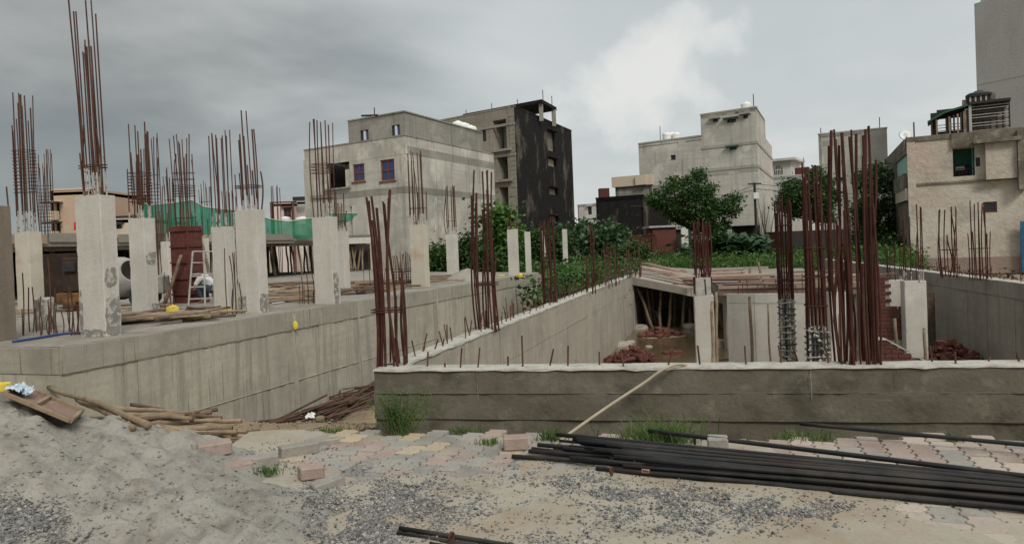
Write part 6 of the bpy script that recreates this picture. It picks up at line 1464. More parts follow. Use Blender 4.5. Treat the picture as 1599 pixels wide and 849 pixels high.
# utility pole with wires
pd_ = 52; pc = XY(1181, pd_)
up = thing('utility_pole', 'thin utility pole with white meter box beside the tall grey block', 'utility pole', v3(pc, 0))
MB().tube([v3(pc, -.2), v3(pc, ZH(1181, 285, pd_))], .09, 8).build('shaft', 'frame_and_shade', up)
MB().obox(v3(pc, ZH(1181, 287, pd_)), (.45, 0, 0), (0, .05, 0), (0, 0, .05)).build('crossarm', 'frame_and_shade', up)
MB().obox(v3(pc-Vector((0, .2)), ZH(1181, 306, pd_)), (.2, 0, 0), (0, .1, 0), (0, 0, .22), .02).build('meter_box', 'white', up)
for i, (x0, y0, x1, y1, d1, lab) in enumerate(((1181, 287, 1100, 306, 50, 'upper wire running left from the utility pole'), (1181, 296, 985, 322, 48, 'lower wire running left from the utility pole'), (1181, 287, 1290, 285, 56, 'upper wire running right from the utility pole'), (1181, 295, 1400, 299, 56, 'lower wire running right from the utility pole'))):
    p, q = at(x0, y0, pd_), at(x1, y1, d1); b = MB(); b.tube([p.lerp(q, t/8)-Vector((0, 0, .25*math.sin(math.pi*t/8))) for t in range(9)], .018, 4); tag(b.build('wire', 'black'), lab, 'wire')
# blue gate sheet at the right edge
bg = f8.rect(1593, 345, 1632, 428); bg = (bg[0], -.25, bg[2], bg[3])
tag(MB().obox(f8.pt((bg[0]+bg[2])/2, (bg[1]+bg[3])/2, .3), f8.d.to_3d()*((bg[2]-bg[0])/2), f8.n.to_3d()*.04, Vector((0, 0, (bg[3]-bg[1])/2)), .01).build('blue_gate', 'blue_gate'), 'blue sheet metal gate at the right picture edge', 'gate')
# ================================================================== VEGETATION
def leaves(b, c, rad, n, size, g, clump=9, up=.3, shape=1.0, hollow=.35):
    """leaf faces gathered in clumps through an ellipsoid"""
    c = Vector(c); k = max(1, n//clump)
    for _ in range(k):
        while True:
            v = Vector((g.uniform(-1, 1), g.uniform(-1, 1), g.uniform(-1, 1)))
            if hollow < v.length < 1: break
        nz = max(.3, .82+.95*noise.noise(v.normalized()*1.9+c*.31)+.3*noise.noise(v*4+c))
        p = c + Vector((v.x*rad[0], v.y*rad[1], v.z*rad[2]))*nz
        cs = size*g.uniform(1.0, 3.0)
        for _ in range(clump):
            q = p + Vector((g.gauss(0, cs), g.gauss(0, cs), g.gauss(0, cs*.7)))
            leaf(b, q, size*g.uniform(.6, 1.3), g, up, shape)
def leaf(b, q, s, g, up=.3, shape=1.0):
    d = Vector((g.gauss(0, 1), g.gauss(0, 1), g.gauss(-.1, .6))).normalized()
    n = (Vector((g.gauss(0, .7), g.gauss(0, .7), up+g.random()))).normalized()
    t = d.cross(n).normalized()*s*.5*shape
    b.add([q-d*s*.5, q+t, q+d*s*.6, q-t], [(0, 1, 2, 3)])
def limb_tree(name, label, base, h, blobs, n, size, m, seed, tr=.16, cat='tree', grp='trees beyond the building site'):
    g = random.Random(seed); root = thing(name, label, cat, base, grp); b = MB(); base = Vector(base)
    fork = base + Vector((g.gauss(0, .1), 0, h*.38))
    b.tube([base-Vector((0, 0, .2)), base.lerp(fork, .5)+Vector((g.gauss(0, .08), 0, 0)), fork], [tr, tr*.85, tr*.7], 8)
    for (c, r) in blobs:
        c = Vector(c); mid = fork.lerp(c, .5)+Vector((g.gauss(0, .15), g.gauss(0, .15), g.uniform(0, .2)))
        b.tube([fork, mid, c], [tr*.5, tr*.3, tr*.1], 6)
        for _ in range(3): e = c+Vector((g.gauss(0, r[0]*.5), g.gauss(0, r[1]*.5), g.gauss(0, r[2]*.5))); b.tube([mid.lerp(c, .5), e], [tr*.16, tr*.04], 5)
    b.build('trunk', 'bark', root, smooth=True)
    l = MB(); tot = sum(r[0]*r[2] for _, r in blobs)
    for (c, r) in blobs: leaves(l, c, r, int(n*r[0]*r[2]/tot), size, g)
    l.build('crown', m, root); return root
def blob(px, py, d, rx, rz, ry=None): return (at(px, py, d), ((rx*d/F), (ry or rx)*d/F, rz*d/F))
def in_poly(x, y, P_):
    c = False; j = len(P_)-1
    for i in range(len(P_)):
        if (P_[i][1] > y) != (P_[j][1] > y) and x < (P_[j][0]-P_[i][0])*(y-P_[i][1])/(P_[j][1]-P_[i][1])+P_[i][0]: c = not c
        j = i
    return c
def edge_dist(x, y, P_):
    best = 1e9
    for i in range(len(P_)):
        ax_, ay_ = P_[i]; bx_, by_ = P_[(i+1) % len(P_)]; dx_, dy_ = bx_-ax_, by_-ay_
        t = max(0, min(1, ((x-ax_)*dx_+(y-ay_)*dy_)/(dx_*dx_+dy_*dy_))); best = min(best, math.hypot(x-ax_-t*dx_, y-ay_-t*dy_))
    return best
def crown_tree(label, px, d, P_, nclump, size, m, seed, tr=.15, depth=2.2):
    """tree whose ragged crown fills a silhouette at distance d, as deep as it is broad"""
    g = random.Random(seed); base = v3(XY(px, d), 0); root = thing('tree', label, 'tree', base, 'trees beyond the building site')
    xs_, ys_ = [p[0] for p in P_], [p[1] for p in P_]; pts = []; l = MB()
    while len(pts) < nclump:
        x, y = g.uniform(min(xs_), max(xs_)), g.uniform(min(ys_), max(ys_))
        if not in_poly(x, y, P_): continue
        if noise.noise(Vector((x*.075+seed, y*.1, 0))) < -.12: continue                    # gaps between boughs
        e = min(1, edge_dist(x, y, P_)/18); dd = d+g.uniform(-1, 1)*depth*math.sqrt(e*(2-e))
        p = at(x, y, dd); pts.append(p); cs = size*g.uniform(.8, 1.8)
        for _ in range(g.randint(6, 13)): leaf(l, p+Vector((g.gauss(0, cs), g.gauss(0, cs), g.gauss(0, cs*.6))), size*g.uniform(.5, 1.35), g, .4, .8)
    l.build('crown', m, root)
    b = MB(); fork = at(px+g.uniform(-3, 3), max(ys_)-8, d)
    b.tube([base-Vector((0, 0, .2)), base.lerp(fork, .5)+Vector((.08, 0, 0)), fork], [tr, tr*.85, tr*.75], 8)
    for k in range(16):
        e = g.choice(pts); mid = fork.lerp(e, .5)+Vector((g.gauss(0, .12), g.gauss(0, .2), g.uniform(.05, .3))); b.tube([fork, mid, e], [tr*.5, tr*.28, tr*.07], 6)
    b.build('trunk', 'bark', root, smooth=True); return root
crown_tree('big dark green spreading tree before the tall grey block', 1088, 46, [(1012, 313), (1022, 302), (1036, 300), (1038, 288), (1046, 278), (1054, 276), (1060, 284), (1070, 280), (1078, 272), (1086, 266), (1090, 270), (1094, 264), (1100, 270), (1099, 282), (1110, 284), (1117, 294), (1112, 306), (1118, 312), (1132, 316), (1140, 306), (1150, 303), (1157, 309), (1152, 320), (1148, 337), (1138, 336), (1128, 330), (1136, 346), (1134, 362), (1124, 368), (1100, 372), (1078, 352), (1060, 350), (1044, 338), (1028, 330), (1030, 320), (1018, 322)], 2100, .15, 'leaf_dark', 1)
crown_tree('round dense dark tree behind the red rebar below the arched window house', 1256, 44, [(1214, 300), (1222, 286), (1240, 280), (1252, 284), (1262, 266), (1278, 262), (1290, 274), (1302, 282), (1308, 300), (1304, 318), (1296, 330), (1300, 345), (1280, 344), (1262, 338), (1236, 336), (1218, 326), (1216, 312)], 1500, .15, 'leaf_dark', 2)
crown_tree('loose dark tree between the bare grey house and the peeling house', 1362, 37, [(1334, 270), (1344, 262), (1352, 272), (1366, 258), (1382, 254), (1386, 268), (1392, 290), (1388, 330), (1396, 350), (1398, 385), (1380, 408), (1340, 405), (1328, 380), (1336, 352), (1330, 320), (1342, 300)], 1500, .12, 'leaf_dark', 3, .13, 1.6)
limb_tree('tree', 'narrow bright green broad-leaved tree before the dark house', v3(XY(781, 34), 0), 3.4,
          [blob(779, 340, 34, 13, 14), blob(782, 362, 34, 14, 16), blob(783, 388, 34, 16, 18), blob(779, 410, 34, 18, 14), blob(790, 375, 33.5, 10, 14)], 5000, .19, 'leaf_mid', 4, .08)
for i, (px, py, d, rx, rz, n, m, lab) in enumerate(((688, 408, 32.5, 26, 22, 4200, 'leaf_dark', 'dark bushy shrub at the foot of the big grey house, left of the slim column'), (735, 400, 33, 30, 30, 5200, 'leaf_dark', 'larger dark shrub beside the slim column of the deck'), (760, 412, 32, 22, 20, 2600, 'leaf_dark', 'low dark shrub left of the narrow bright tree'),
        (836, 385, 36, 20, 28, 3600, 'leaf_dark', 'dark shrub behind the end column of the deck'), (868, 380, 40, 24, 24, 3600, 'leaf_dark', 'dark shrub in the weeds below the mouldy house'), (912, 372, 42, 24, 16, 2600, 'leaf_blue', 'broad-leaved shrub below the far white house'), (955, 365, 44, 24, 12, 2200, 'leaf_dark', 'shrub against the black wall'),
        (938, 380, 38, 22, 18, 1600, 'leaf_blue', 'blue-green leafy bush left of the low red wall'), (985, 398, 36, 30, 18, 2800, 'leaf_dark', 'dark bush in front of the low red wall'), (1395, 395, 33, 26, 24, 3000, 'leaf_dark', 'dark bush at the corner of the peeling house'), (1345, 395, 36, 34, 16, 2800, 'leaf_dark', 'dark bush behind the tallest rebar cage'))):
    c, r = blob(px, py, d, rx, rz); g = random.Random(50+i)
    root = thing('shrub', lab, 'shrub', v3((c.x, c.y), 0), 'shrubs in the field'); b = MB()
    for k in range(6): e = c+Vector((g.gauss(0, r[0]*.4), g.gauss(0, r[1]*.3), r[2]*g.uniform(0, .6))); b.tube([v3((c.x+g.gauss(0, .1), c.y), -.1), e], [.035, .012], 5)
    b.build('stem', 'bark', root)
    l = MB(); leaves(l, c, (r[0], r[1]*.8, r[2]), int(n*1.6), .11 if m == 'leaf_dark' else .2, g, 8); l.build('foliage', m, root)
# broad-leaved creeper mound right of the big tree
g = random.Random(77); root = thing('castor_bush', 'spreading blue-green broad-leaved bush below the big tree', 'shrub', v3(XY(1140, 39), 0)); l = MB()
for _ in range(1500):
    px, py = g.gauss(1138, 28), g.gauss(385, 9); p = at(px, max(366, py), g.uniform(37, 41)); leaf(l, p, g.uniform(.25, .5), g, 1.6, 1.1)
l.build('foliage', 'leaf_blue', root)
b = MB()
for k in range(9): p = XY(1118+5*k, 39); b.tube([v3(p, -.1), v3(p+Vector((g.gauss(0, .2), 0)), 1.1)], [.04, .015], 5)
b.build('stem', 'bark', root)
# bare twiggy sapling by the utility pole
b = MB(); g = random.Random(8); p0 = v3(XY(1196, 50), -.1)
for k in range(9):
    e = at(1196+g.uniform(-16, 18), g.uniform(300, 340), 50); m_ = p0.lerp(e, .5)+Vector((g.gauss(0, .15), 0, .3)); b.tube([p0+Vector((g.gauss(0, .05), 0, 0)), m_, e], [.05, .03, .01], 5)
tag(b.build('bare_sapling', 'bark'), 'bare twiggy sapling beside the utility pole', 'sapling')
# weeds filling the field
g = random.Random(99); b = MB()
def in_pit(x, y): return inside((x, y), [A2-U*.4, RWa+U*.8, RW1+RD_*9+Vector((.8, 0)), ra.xy.to_3d()[:2], B2-Vector((.5, 0))])
cnt = 0
while cnt < 30000:
    px, d = g.uniform(640, 1440), 26+g.random()**1.5*30
    p = XY(px, d)
    if px < 850 and d < 31 + (850-px)*.04: continue
    if inside((p.x, p.y), PITP) or (p.x > 3.3 and p.y < 31 and p.x < RW1.x+2 and p.y < 33): continue
    if side((p.x, p.y), K, Rt) > 0 and px < 780 and d > 38: continue
    h = (.35+.5*max(0, fr(p.x*.35, p.y*.35, 2)+.4))*g.uniform(.6, 1.3)
    for _ in range(3):
        q = v3(p+Vector((g.gauss(0, .12), g.gauss(0, .12))), g.uniform(.1, 1)*h*1.1)
        leaf(b, q, g.uniform(.06, .15), g, .5, .7)
    x, y = p; dv = Vector((g.gauss(0, .12), g.gauss(0, .12), h)); t = Vector((g.gauss(0, 1), g.gauss(0, 1), 0)).normalized()*.02
    b.add([v3(p, -.1)-t, v3(p, -.1)+t, v3(p, 0)+dv], [(0, 1, 2)]); cnt += 1
tag(b.build('weeds', 'leaf_mid', origin=(0, 30, 0)), 'thick green weeds filling the open field', kind='stuff')
# strip of taller dark weeds behind the pit wall, in the trench end
b = MB(); g = random.Random(5); cnt = 0
while cnt < 5000:
    px, d = g.uniform(780, 1000), g.uniform(22, 34); p = XY(px, d)
    if side((p.x, p.y), A2, B2+LD*8) < .6 or (p-W0).dot(WN) < .4 and p.y < 30: continue
    top = ZH(px, 428-(d-24)*3.2 + 10*noise.noise(Vector((px*.03, d*.4, 0))), d)
    z = g.uniform(-.6, max(.4, top)); leaf(b, v3(p, z), g.uniform(.1, .24), g, .5, .8); cnt += 1
tag(b.build('trench_weeds', 'leaf_dark', origin=(0, 28, 0)), 'dark weeds choking the far end of the trench behind the left pit wall', kind='stuff')
# brushwood along the right wall
b = MB(); g = random.Random(6)
for _ in range(1500):
    t = g.uniform(.2, 1.0); p = RW1.lerp(RW0, g.uniform(-.1, 1.1)) + Vector((g.uniform(.45, 2.2), 0)); leaf(b, v3(p, g.uniform(-.05, .45)*g.random()+.1), g.uniform(.05, .14), g, .4, .6)
tag(b.build('wall_weeds', 'scrap', origin=(11, 20, 0)), 'dry brown weeds growing along the right pit wall', kind='stuff')
# grass tufts and the shrub in the foreground
def tuft(name, label, px, py, z, n, rad, h, seed, m='grass', cat='grass tuft', spread=.35):
    g = random.Random(seed); p = G(px, py, z); b = MB()
    for _ in range(n):
        q = p+Vector((g.gauss(0, rad), g.gauss(0, rad*.5), 0)); a = Vector((g.gauss(0, spread), g.gauss(0, spread), 1)); L_ = h*g.uniform(.45, 1.1); t = Vector((g.gauss(0, 1), g.gauss(0, 1), 0)).normalized()*.0045
        m1 = q+a*L_*.55; e = q+a*L_*.9+Vector((a.x*L_*.3, a.y*L_*.3, -L_*.05))
        b.add([q-t, q+t, m1+t*.8, e, m1-t*.8], [(0, 1, 2, 4), (4, 2, 3)])
    return tag(b.build(name, m), label, cat, 'grass tufts by the road')
g = random.Random(12)
sp_ = G(628, 676, -.05); sh_ = thing('feathery_shrub', 'feathery green weed shrub at the left end of the front wall', 'shrub', sp_); b = MB(); l = MB()
for k in range(60):
    a = g.gauss(0, .42); c = g.gauss(0, .3); L_ = g.uniform(.18, .40); q = sp_+Vector((g.gauss(0, .05), g.gauss(0, .05), 0)); e = q+Vector((a*L_, c*L_, L_))
    b.tube([q, q.lerp(e, .5)+Vector((0, 0, .02)), e], [.004, .003, .0015], 4)
    for _ in range(60):
        t = g.uniform(.2, 1.05); r = q.lerp(e, t)+Vector((g.gauss(0, .02), g.gauss(0, .02), g.gauss(0, .014))); leaf(l, r, g.uniform(.013, .028), g, .6, .35)
b.build('stem', 'grass', sh_); l.build('foliage', 'grass', sh_)
tuft('grass_tuft', 'bright grass clump between the black bars and the front wall', 1030, 694, -.02, 420, .14, .2, 1)
tuft('grass_tuft', 'tall thin grass at the foot of the front wall behind the bright clump', 1035, 686, -.1, 120, .2, .3, 2, spread=.5)
tuft('grass_tuft', 'low grass at the wall foot below the loose upper bar', 1250, 690, -.04, 200, .12, .12, 3)
tuft('grass_tuft', 'small grass tuft beside the hose at its lower end', 857, 690, -.02, 110, .05, .16, 4)
tuft('grass_tuft', 'tiny grass tuft beside the pink blocks on the sand', 415, 741, .02, 110, .045, .09, 5)
tuft('grass_tuft', 'grass tuft on the dirt left of the broken paver edge', 520, 682, -.12, 160, .12, .14, 6)
tuft('grass_tuft', 'grass tuft on the dirt by the scrap rods', 455, 689, -.12, 120, .14, .1, 7)
tuft('grass_tuft', 'small weed at the wall foot left of the pink block', 725, 676, -.06, 90, .08, .09, 8)
tuft('grass_tuft', 'tiny weed at the wall foot near the right edge', 1490, 692, -.02, 60, .03, .1, 9)
tuft('grass_tuft', 'thin weeds growing between the pavers left of the pink block', 765, 693, 0, 70, .05, .07, 10)
tuft('grass_tuft', 'grass at the foot of the logs on the dirt', 340, 692, -.12, 90, .08, .08, 11)
# ================================================================== FOREGROUND OBJECTS
# stack of black reinforcing bars
g = random.Random(61)
def long_bar(label, p, q, r, seed, grp=None, m='black_bar', sag=.028):
    gg = random.Random(seed); p, q = Vector(p), Vector(q); d = q-p; s = Vector((-d.y, d.x, 0)).normalized(); b = MB()
    a1, a2 = gg.gauss(0, sag), gg.gauss(0, sag*.6); n = 14
    b.tube([p + d*(i/n) + s*(a1*math.sin(math.pi*i/n) + a2*math.sin(2*math.pi*i/n)) for i in range(n+1)], r, 8)
    return tag(b.build('steel_bar', m, smooth=True), label, 'steel bar', grp)
near0, near1 = G(905, 735, .0), G(1640, 806, .0)
far0, far1 = G(868, 690, .0), G(1640, 762, .0)
dn = (near1-near0).normalized()
BR = .0165
layer = 0; idx_ = 0
BR = .0175
for layer, cnt in enumerate((13, 11, 8)):
    for k in range(cnt):
        t = (k+.5*layer)/12.5
        st_ = near0.lerp(far0, t); en_ = near1.lerp(far1, t*.85+.04*layer)
        d = (en_-st_).normalized()
        off = g.uniform(-.1, .35) + (.35*g.random() if layer == 2 else 0) - (.38 if (k in (5, 6) and layer == 0) else 0)
        z = BR + layer*BR*1.75 + .004 + g.uniform(0, .004)
        p = st_+d*off; q = en_+d*(1.6+g.uniform(0, .5)); p.z = z+g.uniform(0, .012); q.z = z
        long_bar('black steel bar in the '+('bottom', 'middle', 'top')[layer]+' layer of the big stack on the pavers', p, q, BR*g.choice((.62, .8, .95, 1.05)), 100+idx_, ('bottom', 'middle', 'top')[layer]+' layer of black bars stacked on the pavers'); idx_ += 1
def px_bar(label, x0, y0, z0, x1, y1, z1, seed, r=BR, m='black_bar', ext=0.0, grp=None):
    p, q = G(x0, y0, z0), G(x1, y1, z1); d = (q-p).normalized(); return long_bar(label, p, q+d*ext, r, seed, grp, m, .006)
px_bar('black bar with its left end reaching out highest above the stack', 869, 678, .1, 1640, 752, .1, 201, ext=1.0)
px_bar('black bar beside the highest one of the stack', 900, 685, .09, 1640, 757, .1, 202, ext=1.0)
px_bar('rusty-ended bar sticking out farthest left from the stack', 800, 712, .02, 1640, 770, .06, 203, m='black_bar', ext=1.0)
px_bar('bar just behind the farthest-left one of the stack', 826, 704, .03, 1640, 765, .07, 204, ext=1.0)
px_bar('bar sticking out left above the rusty-ended one', 840, 694, .05, 1640, 760, .08, 205, ext=1.0)
px_bar('lone black bar lying from the grass clump across to the stack', 1013, 672, .1, 1640, 748, .12, 206, ext=1.0)
px_bar('single black bar raised in front of the damp wall at far right', 1249, 661, .08, 1640, 697, .08, 207, .016, ext=1.2)
px_bar('upper bar of the small bunch at the bottom edge', 624, 824, .035, 860, 862, .035, 208, .014, ext=1.5)
px_bar('middle bar of the small bunch at the bottom edge', 621, 832, .02, 860, 873, .02, 209, .014, ext=1.5)
px_bar('lowest bar of the small bunch at the bottom edge', 672, 849, .016, 900, 885, .016, 210, .014, ext=1.5)
px_bar('rusty thin bar crossing the small bunch at the bottom edge', 700, 848, .045, 900, 874, .045, 211, .011, 'rust', ext=1.5)
for i, (px, py) in enumerate(((705, 838), (940, 690), (955, 735), (992, 725), (1085, 688))):
    p = G(px, py, .05); b = MB(); b.lathe(p, [(.02, -.006), (.03, -.006), (.03, .006), (.02, .006), (.02, -.006)], 12, (dn+Vector((0, 0, .05))).normalized()); tag(b.build('tie_wire', 'rust'), ('twisted tie wire on the small bunch of bars at the bottom', 'tie wire round the upper bars near their left ends', 'tie wire round the lower bars left of the paper tag', 'tie wire round the bars right above the paper tag', 'tie wire round the lone bar near the white block')[i], 'wire')
tp_ = G(1008, 735, .075); 
tg = thing('paper_tag', 'small pale printed tag on the black bars', 'tag', tp_)
MB().obox(tp_, dn*.026, Vector((0, .002, .001)), Vector((0, -.012, .014)), 0).build('card', 'paint_white', tg)
for k in range(3): MB().obox(tp_+dn*(-.014+.014*k)+Vector((0, -.004, .001)), dn*.0045, Vector((0, .001, 0)), Vector((0, -.006, .007)), 0).build('print_mark', 'frame_brown', tg)

# concrete blocks
def block(label, px, py, z, sx, sy, sz, rot, m, tilt=0.0, seed=1, grp='loose kerb blocks'):
    """px,py: foot of the block's middle in the picture"""
    p = G(px, py, z); g = random.Random(seed); b = MB()
    Rm = Matrix.Rotation(rot, 3, 'Z') @ Matrix.Rotation(tilt, 3, 'Y')
    b.obox(p+Vector((0, 0, sz)), Rm @ Vector((sx, 0, 0)), Rm @ Vector((0, sy, 0)), Rm @ Vector((0, 0, sz)), .009)
    b.v = [tuple(Vector(v)+Vector((noise.noise(Vector(v)*19+Vector((seed, 0, 0))), noise.noise(Vector(v)*19+Vector((0, seed, 0))), noise.noise(Vector(v)*19+Vector((0, 0, seed)))))*.007) for v in b.v]
    return tag(b.build('concrete_block', m), label, 'block', grp)
PKB = 'pale_plank'
M['pink_block'] = mat('pink_cast_block', (.31, .235, .2), [(6, 6, .45, .7, (.4, .335, .28), .7), (30, 5, .5, .75, (.2, .16, .14), .6)], .95, .5, 60, .15)
M['grey_block'] = mat('grey_cast_block', (.27, .25, .215), [(6, 6, .45, .7, (.36, .33, .285), .7), (30, 5, .5, .75, (.16, .15, .13), .6)], .95, .5, 60, .15)
block('upper of two stacked pink blocks at the end of the logs', 335, 708, .112, .12, .085, .045, .45, 'pink_block', .0, 1)
block('lower grey block under the pink one at the end of the logs', 339, 722, .015, .12, .09, .048, .42, 'grey_block', 0, 2)
block('pink block lying on the sand right of the stacked pair', 372, 738, .02, .1, .065, .04, .55, 'pink_block', 0, 3)
block('long grey kerb block behind the pink one on the sand', 402, 728, .0, .15, .06, .04, .5, 'grey_block', 0, 4)
block('long grey kerb block on the dirt before the scrap rods', 467, 710, -.01, .15, .06, .045, .5, 'grey_block', 0, 5)
block('flat pale kerb block behind the long grey one', 503, 696, -.02, .14, .055, .03, .35, 'grey_block', 0, 6)
block('broken dark pink block at the paver edge', 486, 746, .0, .085, .06, .045, .5, 'pink_block', .06, 7)
block('tilted pale block half sunk in the gravel at the paver edge', 512, 765, -.03, .11, .06, .04, .55, 'grey_block', -.14, 8)
block('notched pink paver block standing on the pavers beside the bar ends', 805, 700, .0, .095, .07, .05, .02, 'pink_block', 0, 9)
block('pale rough block sitting on the bars at mid right', 1121, 700, .03, .075, .08, .045, -.25, 'grey_block', 0, 10)
M['white_block'] = M['mortar']
# logs and timbers beside the deck wall
g = random.Random(71)
LG = [((158, 634), (282, 645), .03, 'wood', 'topmost knotty log running left to right in the pile'), ((172, 645), (262, 652), .032, 'wood', 'log under the topmost one at the left of the pile'), ((205, 631), (258, 640), .026, 'wood_dark', 'dark bark-covered log at the back of the pile'),
      ((205, 655), (330, 643), .035, 'wood', 'bent log rising to the right across the pile'), ((220, 662), (345, 655), .032, 'wood', 'long pale log in the middle of the pile'), ((235, 668), (362, 668), .04, 'wood', 'thick log with cut end at the right of the pile'), ((285, 648), (346, 652), .026, 'wood_dark', 'short dark log at the back right of the pile'),
      ((270, 676), (318, 664), .025, 'wood', 'short log under the thick one'), ((312, 665), (362, 674), .024, 'wood_dark', 'dark log low in the pile at right'), ((312, 679), (385, 681), .03, 'wood', 'log lying on the dirt right of the pile'), ((340, 686), (452, 681), .018, 'wood', 'thin branch lying on the dirt towards the scrap rods'), ((196, 650), (225, 652), .03, 'wood', 'stub of log peeking from the left of the pile'), ((280, 684), (330, 688), .018, 'wood_dark', 'thin dark branch at the foot of the pile')]
for i, (a, c, r, m, lab) in enumerate(LG):
    pz = lambda q, k: G(q[0], q[1], -.02+.03*max(0, (690-q[1])/10)+k)
    pole('log', pz(a, 0), pz(c, 0), r*.8, r*.66, m, None, g, .009, lab, 'log', 'logs piled by the deck wall')
pole('log', G(247, 666, .16), G(309, 697, .09), .034, .04, 'wood', None, g, .012, 'thick pale log lying in front of the pile, end to the pink blocks', 'log', 'logs piled by the deck wall')
for i in range(14):
    px, py = g.uniform(165, 350), g.uniform(640, 686); p = G(px, py, 0.0+.03*max(0, (690-py)/10)); a = g.gauss(.05, .35); L_ = g.uniform(.25, .6); dv = Vector((math.cos(a), math.sin(a)*.8, g.gauss(0, .06)))
    if (Vector(p[:2])-W0).dot(WN) < .75: continue
    pole('log', p-dv*L_, p+dv*L_, .016, .02, g.choice(['wood', 'wood_dark', 'wood']), None, g, .006, 'thin stick tangled in the log pile by the deck wall', 'log', 'thin sticks in the log pile')
def hz_(x, y, dz_=0): p = drop(x, y); return p+Vector((0, 0, dz_))
pole('pole', hz_(70, 608, .06), hz_(232, 674, .05), .024, .028, 'wood', None, g, .004, 'long thick pole leaning down behind the sand heap', 'pole')
pole('pole', hz_(120, 630, .05), hz_(208, 676, .04), .022, .024, 'wood', None, g, .004, 'second long pole in front of the thick one on the sand heap', 'pole')
# timber frame (formwork panel) on top of the heap
fp0, fp1, fp2, fp3 = at(38, 603, 5.75), at(128, 641, 5.5), at(110, 657, 5.15), at(6, 614, 5.2)
fpn = thing('formwork_panel', 'red-brown formwork panel with timber frame lying on top of the sand heap', 'formwork', (fp0+fp2)/2)
def stickp(nm, p, q, w_, h_, m): 
    b = MB(); d = (q-p)/2; up_ = (fp1-fp0).cross(fp3-fp0).normalized(); up_ = up_ if up_.z > 0 else -up_; s = d.cross(up_).normalized(); b.obox((p+q)/2, d, s*w_/2, up_*h_/2, .004); return b.build(nm, m, fpn)
for (p, q) in ((fp0, fp1), (fp3, fp2), (fp1, fp2), (fp0, fp3), (fp0.lerp(fp1, .45), fp3.lerp(fp2, .45))): stickp('batten', p, q, .028, .032, 'wood')
b = MB(); up_ = Vector((0, 0, -.008)); b.add([p+up_ for p in (fp0, fp1, fp2, fp3)] + [p+up_*1.8 for p in (fp0, fp1, fp2, fp3)], [(0, 1, 2, 3), (4, 5, 6, 7), (0, 1, 5, 4), (1, 2, 6, 5), (2, 3, 7, 6), (3, 0, 4, 7)]); b.build('sheet', 'plank', fpn)
def crumple(name, label, pts, m, cat, seed, amp=.03):
    """crumpled plastic sheet over a quad of points"""
    b = MB(); n = 12; p0, p1, p2, p3 = [Vector(p) for p in pts]
    for j in range(n+1):
        for i in range(n+1):
            u, v = i/n, j/n; q = p0.lerp(p1, u).lerp(p3.lerp(p2, u), v)
            b.v.append(tuple(q+Vector((0, 0, amp*abs(fr(u*4, v*4, seed))+amp*.6))+Vector((fr(u*3, v*3, seed+5), fr(u*3, v*3, seed+9), 0))*.02))
    b.f = [(j*(n+1)+i, j*(n+1)+i+1, (j+1)*(n+1)+i+1, (j+1)*(n+1)+i) for j in range(n) for i in range(n)]; b.mi = [0]*len(b.f)
    return tag(b.build(name, m), label, cat)
crumple('plastic_sheet', 'crumpled white and blue plastic sheet on the formwork panel', [at(8, 611, 5.3), at(34, 604, 5.6), at(48, 610, 5.55), at(30, 618, 5.25)], 'pale_blue', 'plastic sheet', 1, .04)
crumple('plastic_sheet', 'small torn blue plastic scrap in the corner of the formwork panel', [at(36, 613, 5.4), at(52, 609, 5.55), at(54, 614, 5.5), at(40, 623, 5.3)], 'pale_blue', 'plastic sheet', 2, .03)
lump('plastic_bag', 'yellow bag behind the sand heap at the left edge', 'bag', at(5, 606, 5.6)-Vector((0, 0, .04)), 0, 0, .05, .05, .05, 'yellow', 0, 12, flat=.5)
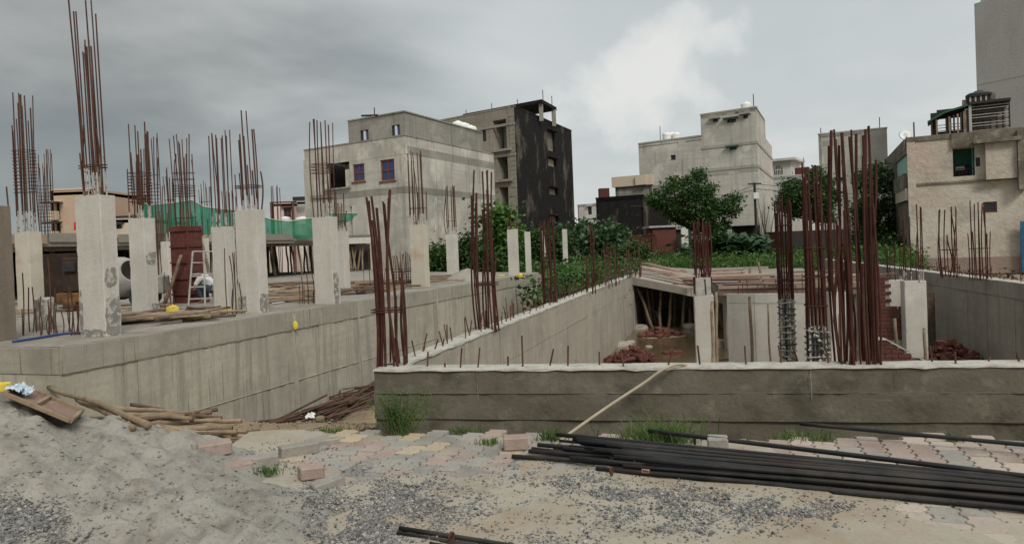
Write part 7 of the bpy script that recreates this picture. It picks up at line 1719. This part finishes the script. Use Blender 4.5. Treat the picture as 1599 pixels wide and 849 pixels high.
lump('red_lump', 'small red cloth bundle on the left end of the logs', 'cloth', at(165, 636, 7.4)-Vector((0, 0, .03)), 0, 0, .045, .04, .035, 'red_cloth', 0, 13, flat=.6)
# scrap rods heaped in the trench
g = random.Random(81)
for k in range(95):
    t = g.random(); p = W0+WD*(3.0+t*5.4)+WN*g.uniform(.2, 1.1); a = math.atan2(WD.y, WD.x)+g.gauss(-.1, .22); L_ = g.uniform(.4, 1.2); z = gz(p.x, p.y)+.04+.2*g.random()*max(0, 1-.8*abs((p-W0).dot(WN)-.6))
    dv = Vector((math.cos(a), math.sin(a), g.gauss(0, .05)))
    o = bar('scrap_rod', v3(p, z)-dv*L_, v3(p, z)+dv*L_, g.uniform(.012, .024), 'scrap', None); tag(o, 'rusty scrap rod in the heap at the foot of the deck wall', 'rod', 'scrap rods heaped in the trench')
M['paper'] = M['white']
for i, (px, py, lab) in enumerate(((485, 655, 'white paper scrap on the heap of scrap rods'),)):
    p = G(px, py, -.5)
    for _ in range(5): p = G(px, py, gz(p.x, p.y)+.25)
    p.z -= .3; crumple('paper_scrap', lab, [p+Vector((-.035, -.03, .3)), p+Vector((.035, -.03, .3)), p+Vector((.035, .03, .33)), p+Vector((-.035, .03, .33))], 'white', 'paper', 20+i, .03)
for i, (px, py, r, lab) in enumerate(((375, 683, .05, 'lump of tan rubble on the dirt right of the logs'), (398, 686, .06, 'larger lump of tan rubble on the dirt right of the logs'), (500, 658, .05, 'stone on the dirt bank by the front wall corner'), (548, 672, .04, 'small stone on the dirt bank above the pavers'), (420, 684, .035, 'small lump of rubble before the scrap rods'))):
    lump('rubble', lab, 'stone', G(px, py, -.14), 0, 0, r, r*.8, r*.7, 'ground', .3*i, 30+i, flat=.7)
b = MB(); g = random.Random(82)
for _ in range(900):
    px, py = g.uniform(340, 590), g.uniform(625, 712); p = G(px, py, -.15); z = gz(p.x, p.y)
    p = G(px, py, z)
    if (p.xy-W0).dot(WN) < .3: continue
    stone(b, (p.x, p.y, gz(p.x, p.y)), g.uniform(.008, .03), g)
tag(b.build('dirt_crumbs', 'ground'), 'loose crumbs of dirt on the bank before the trench', kind='stuff')
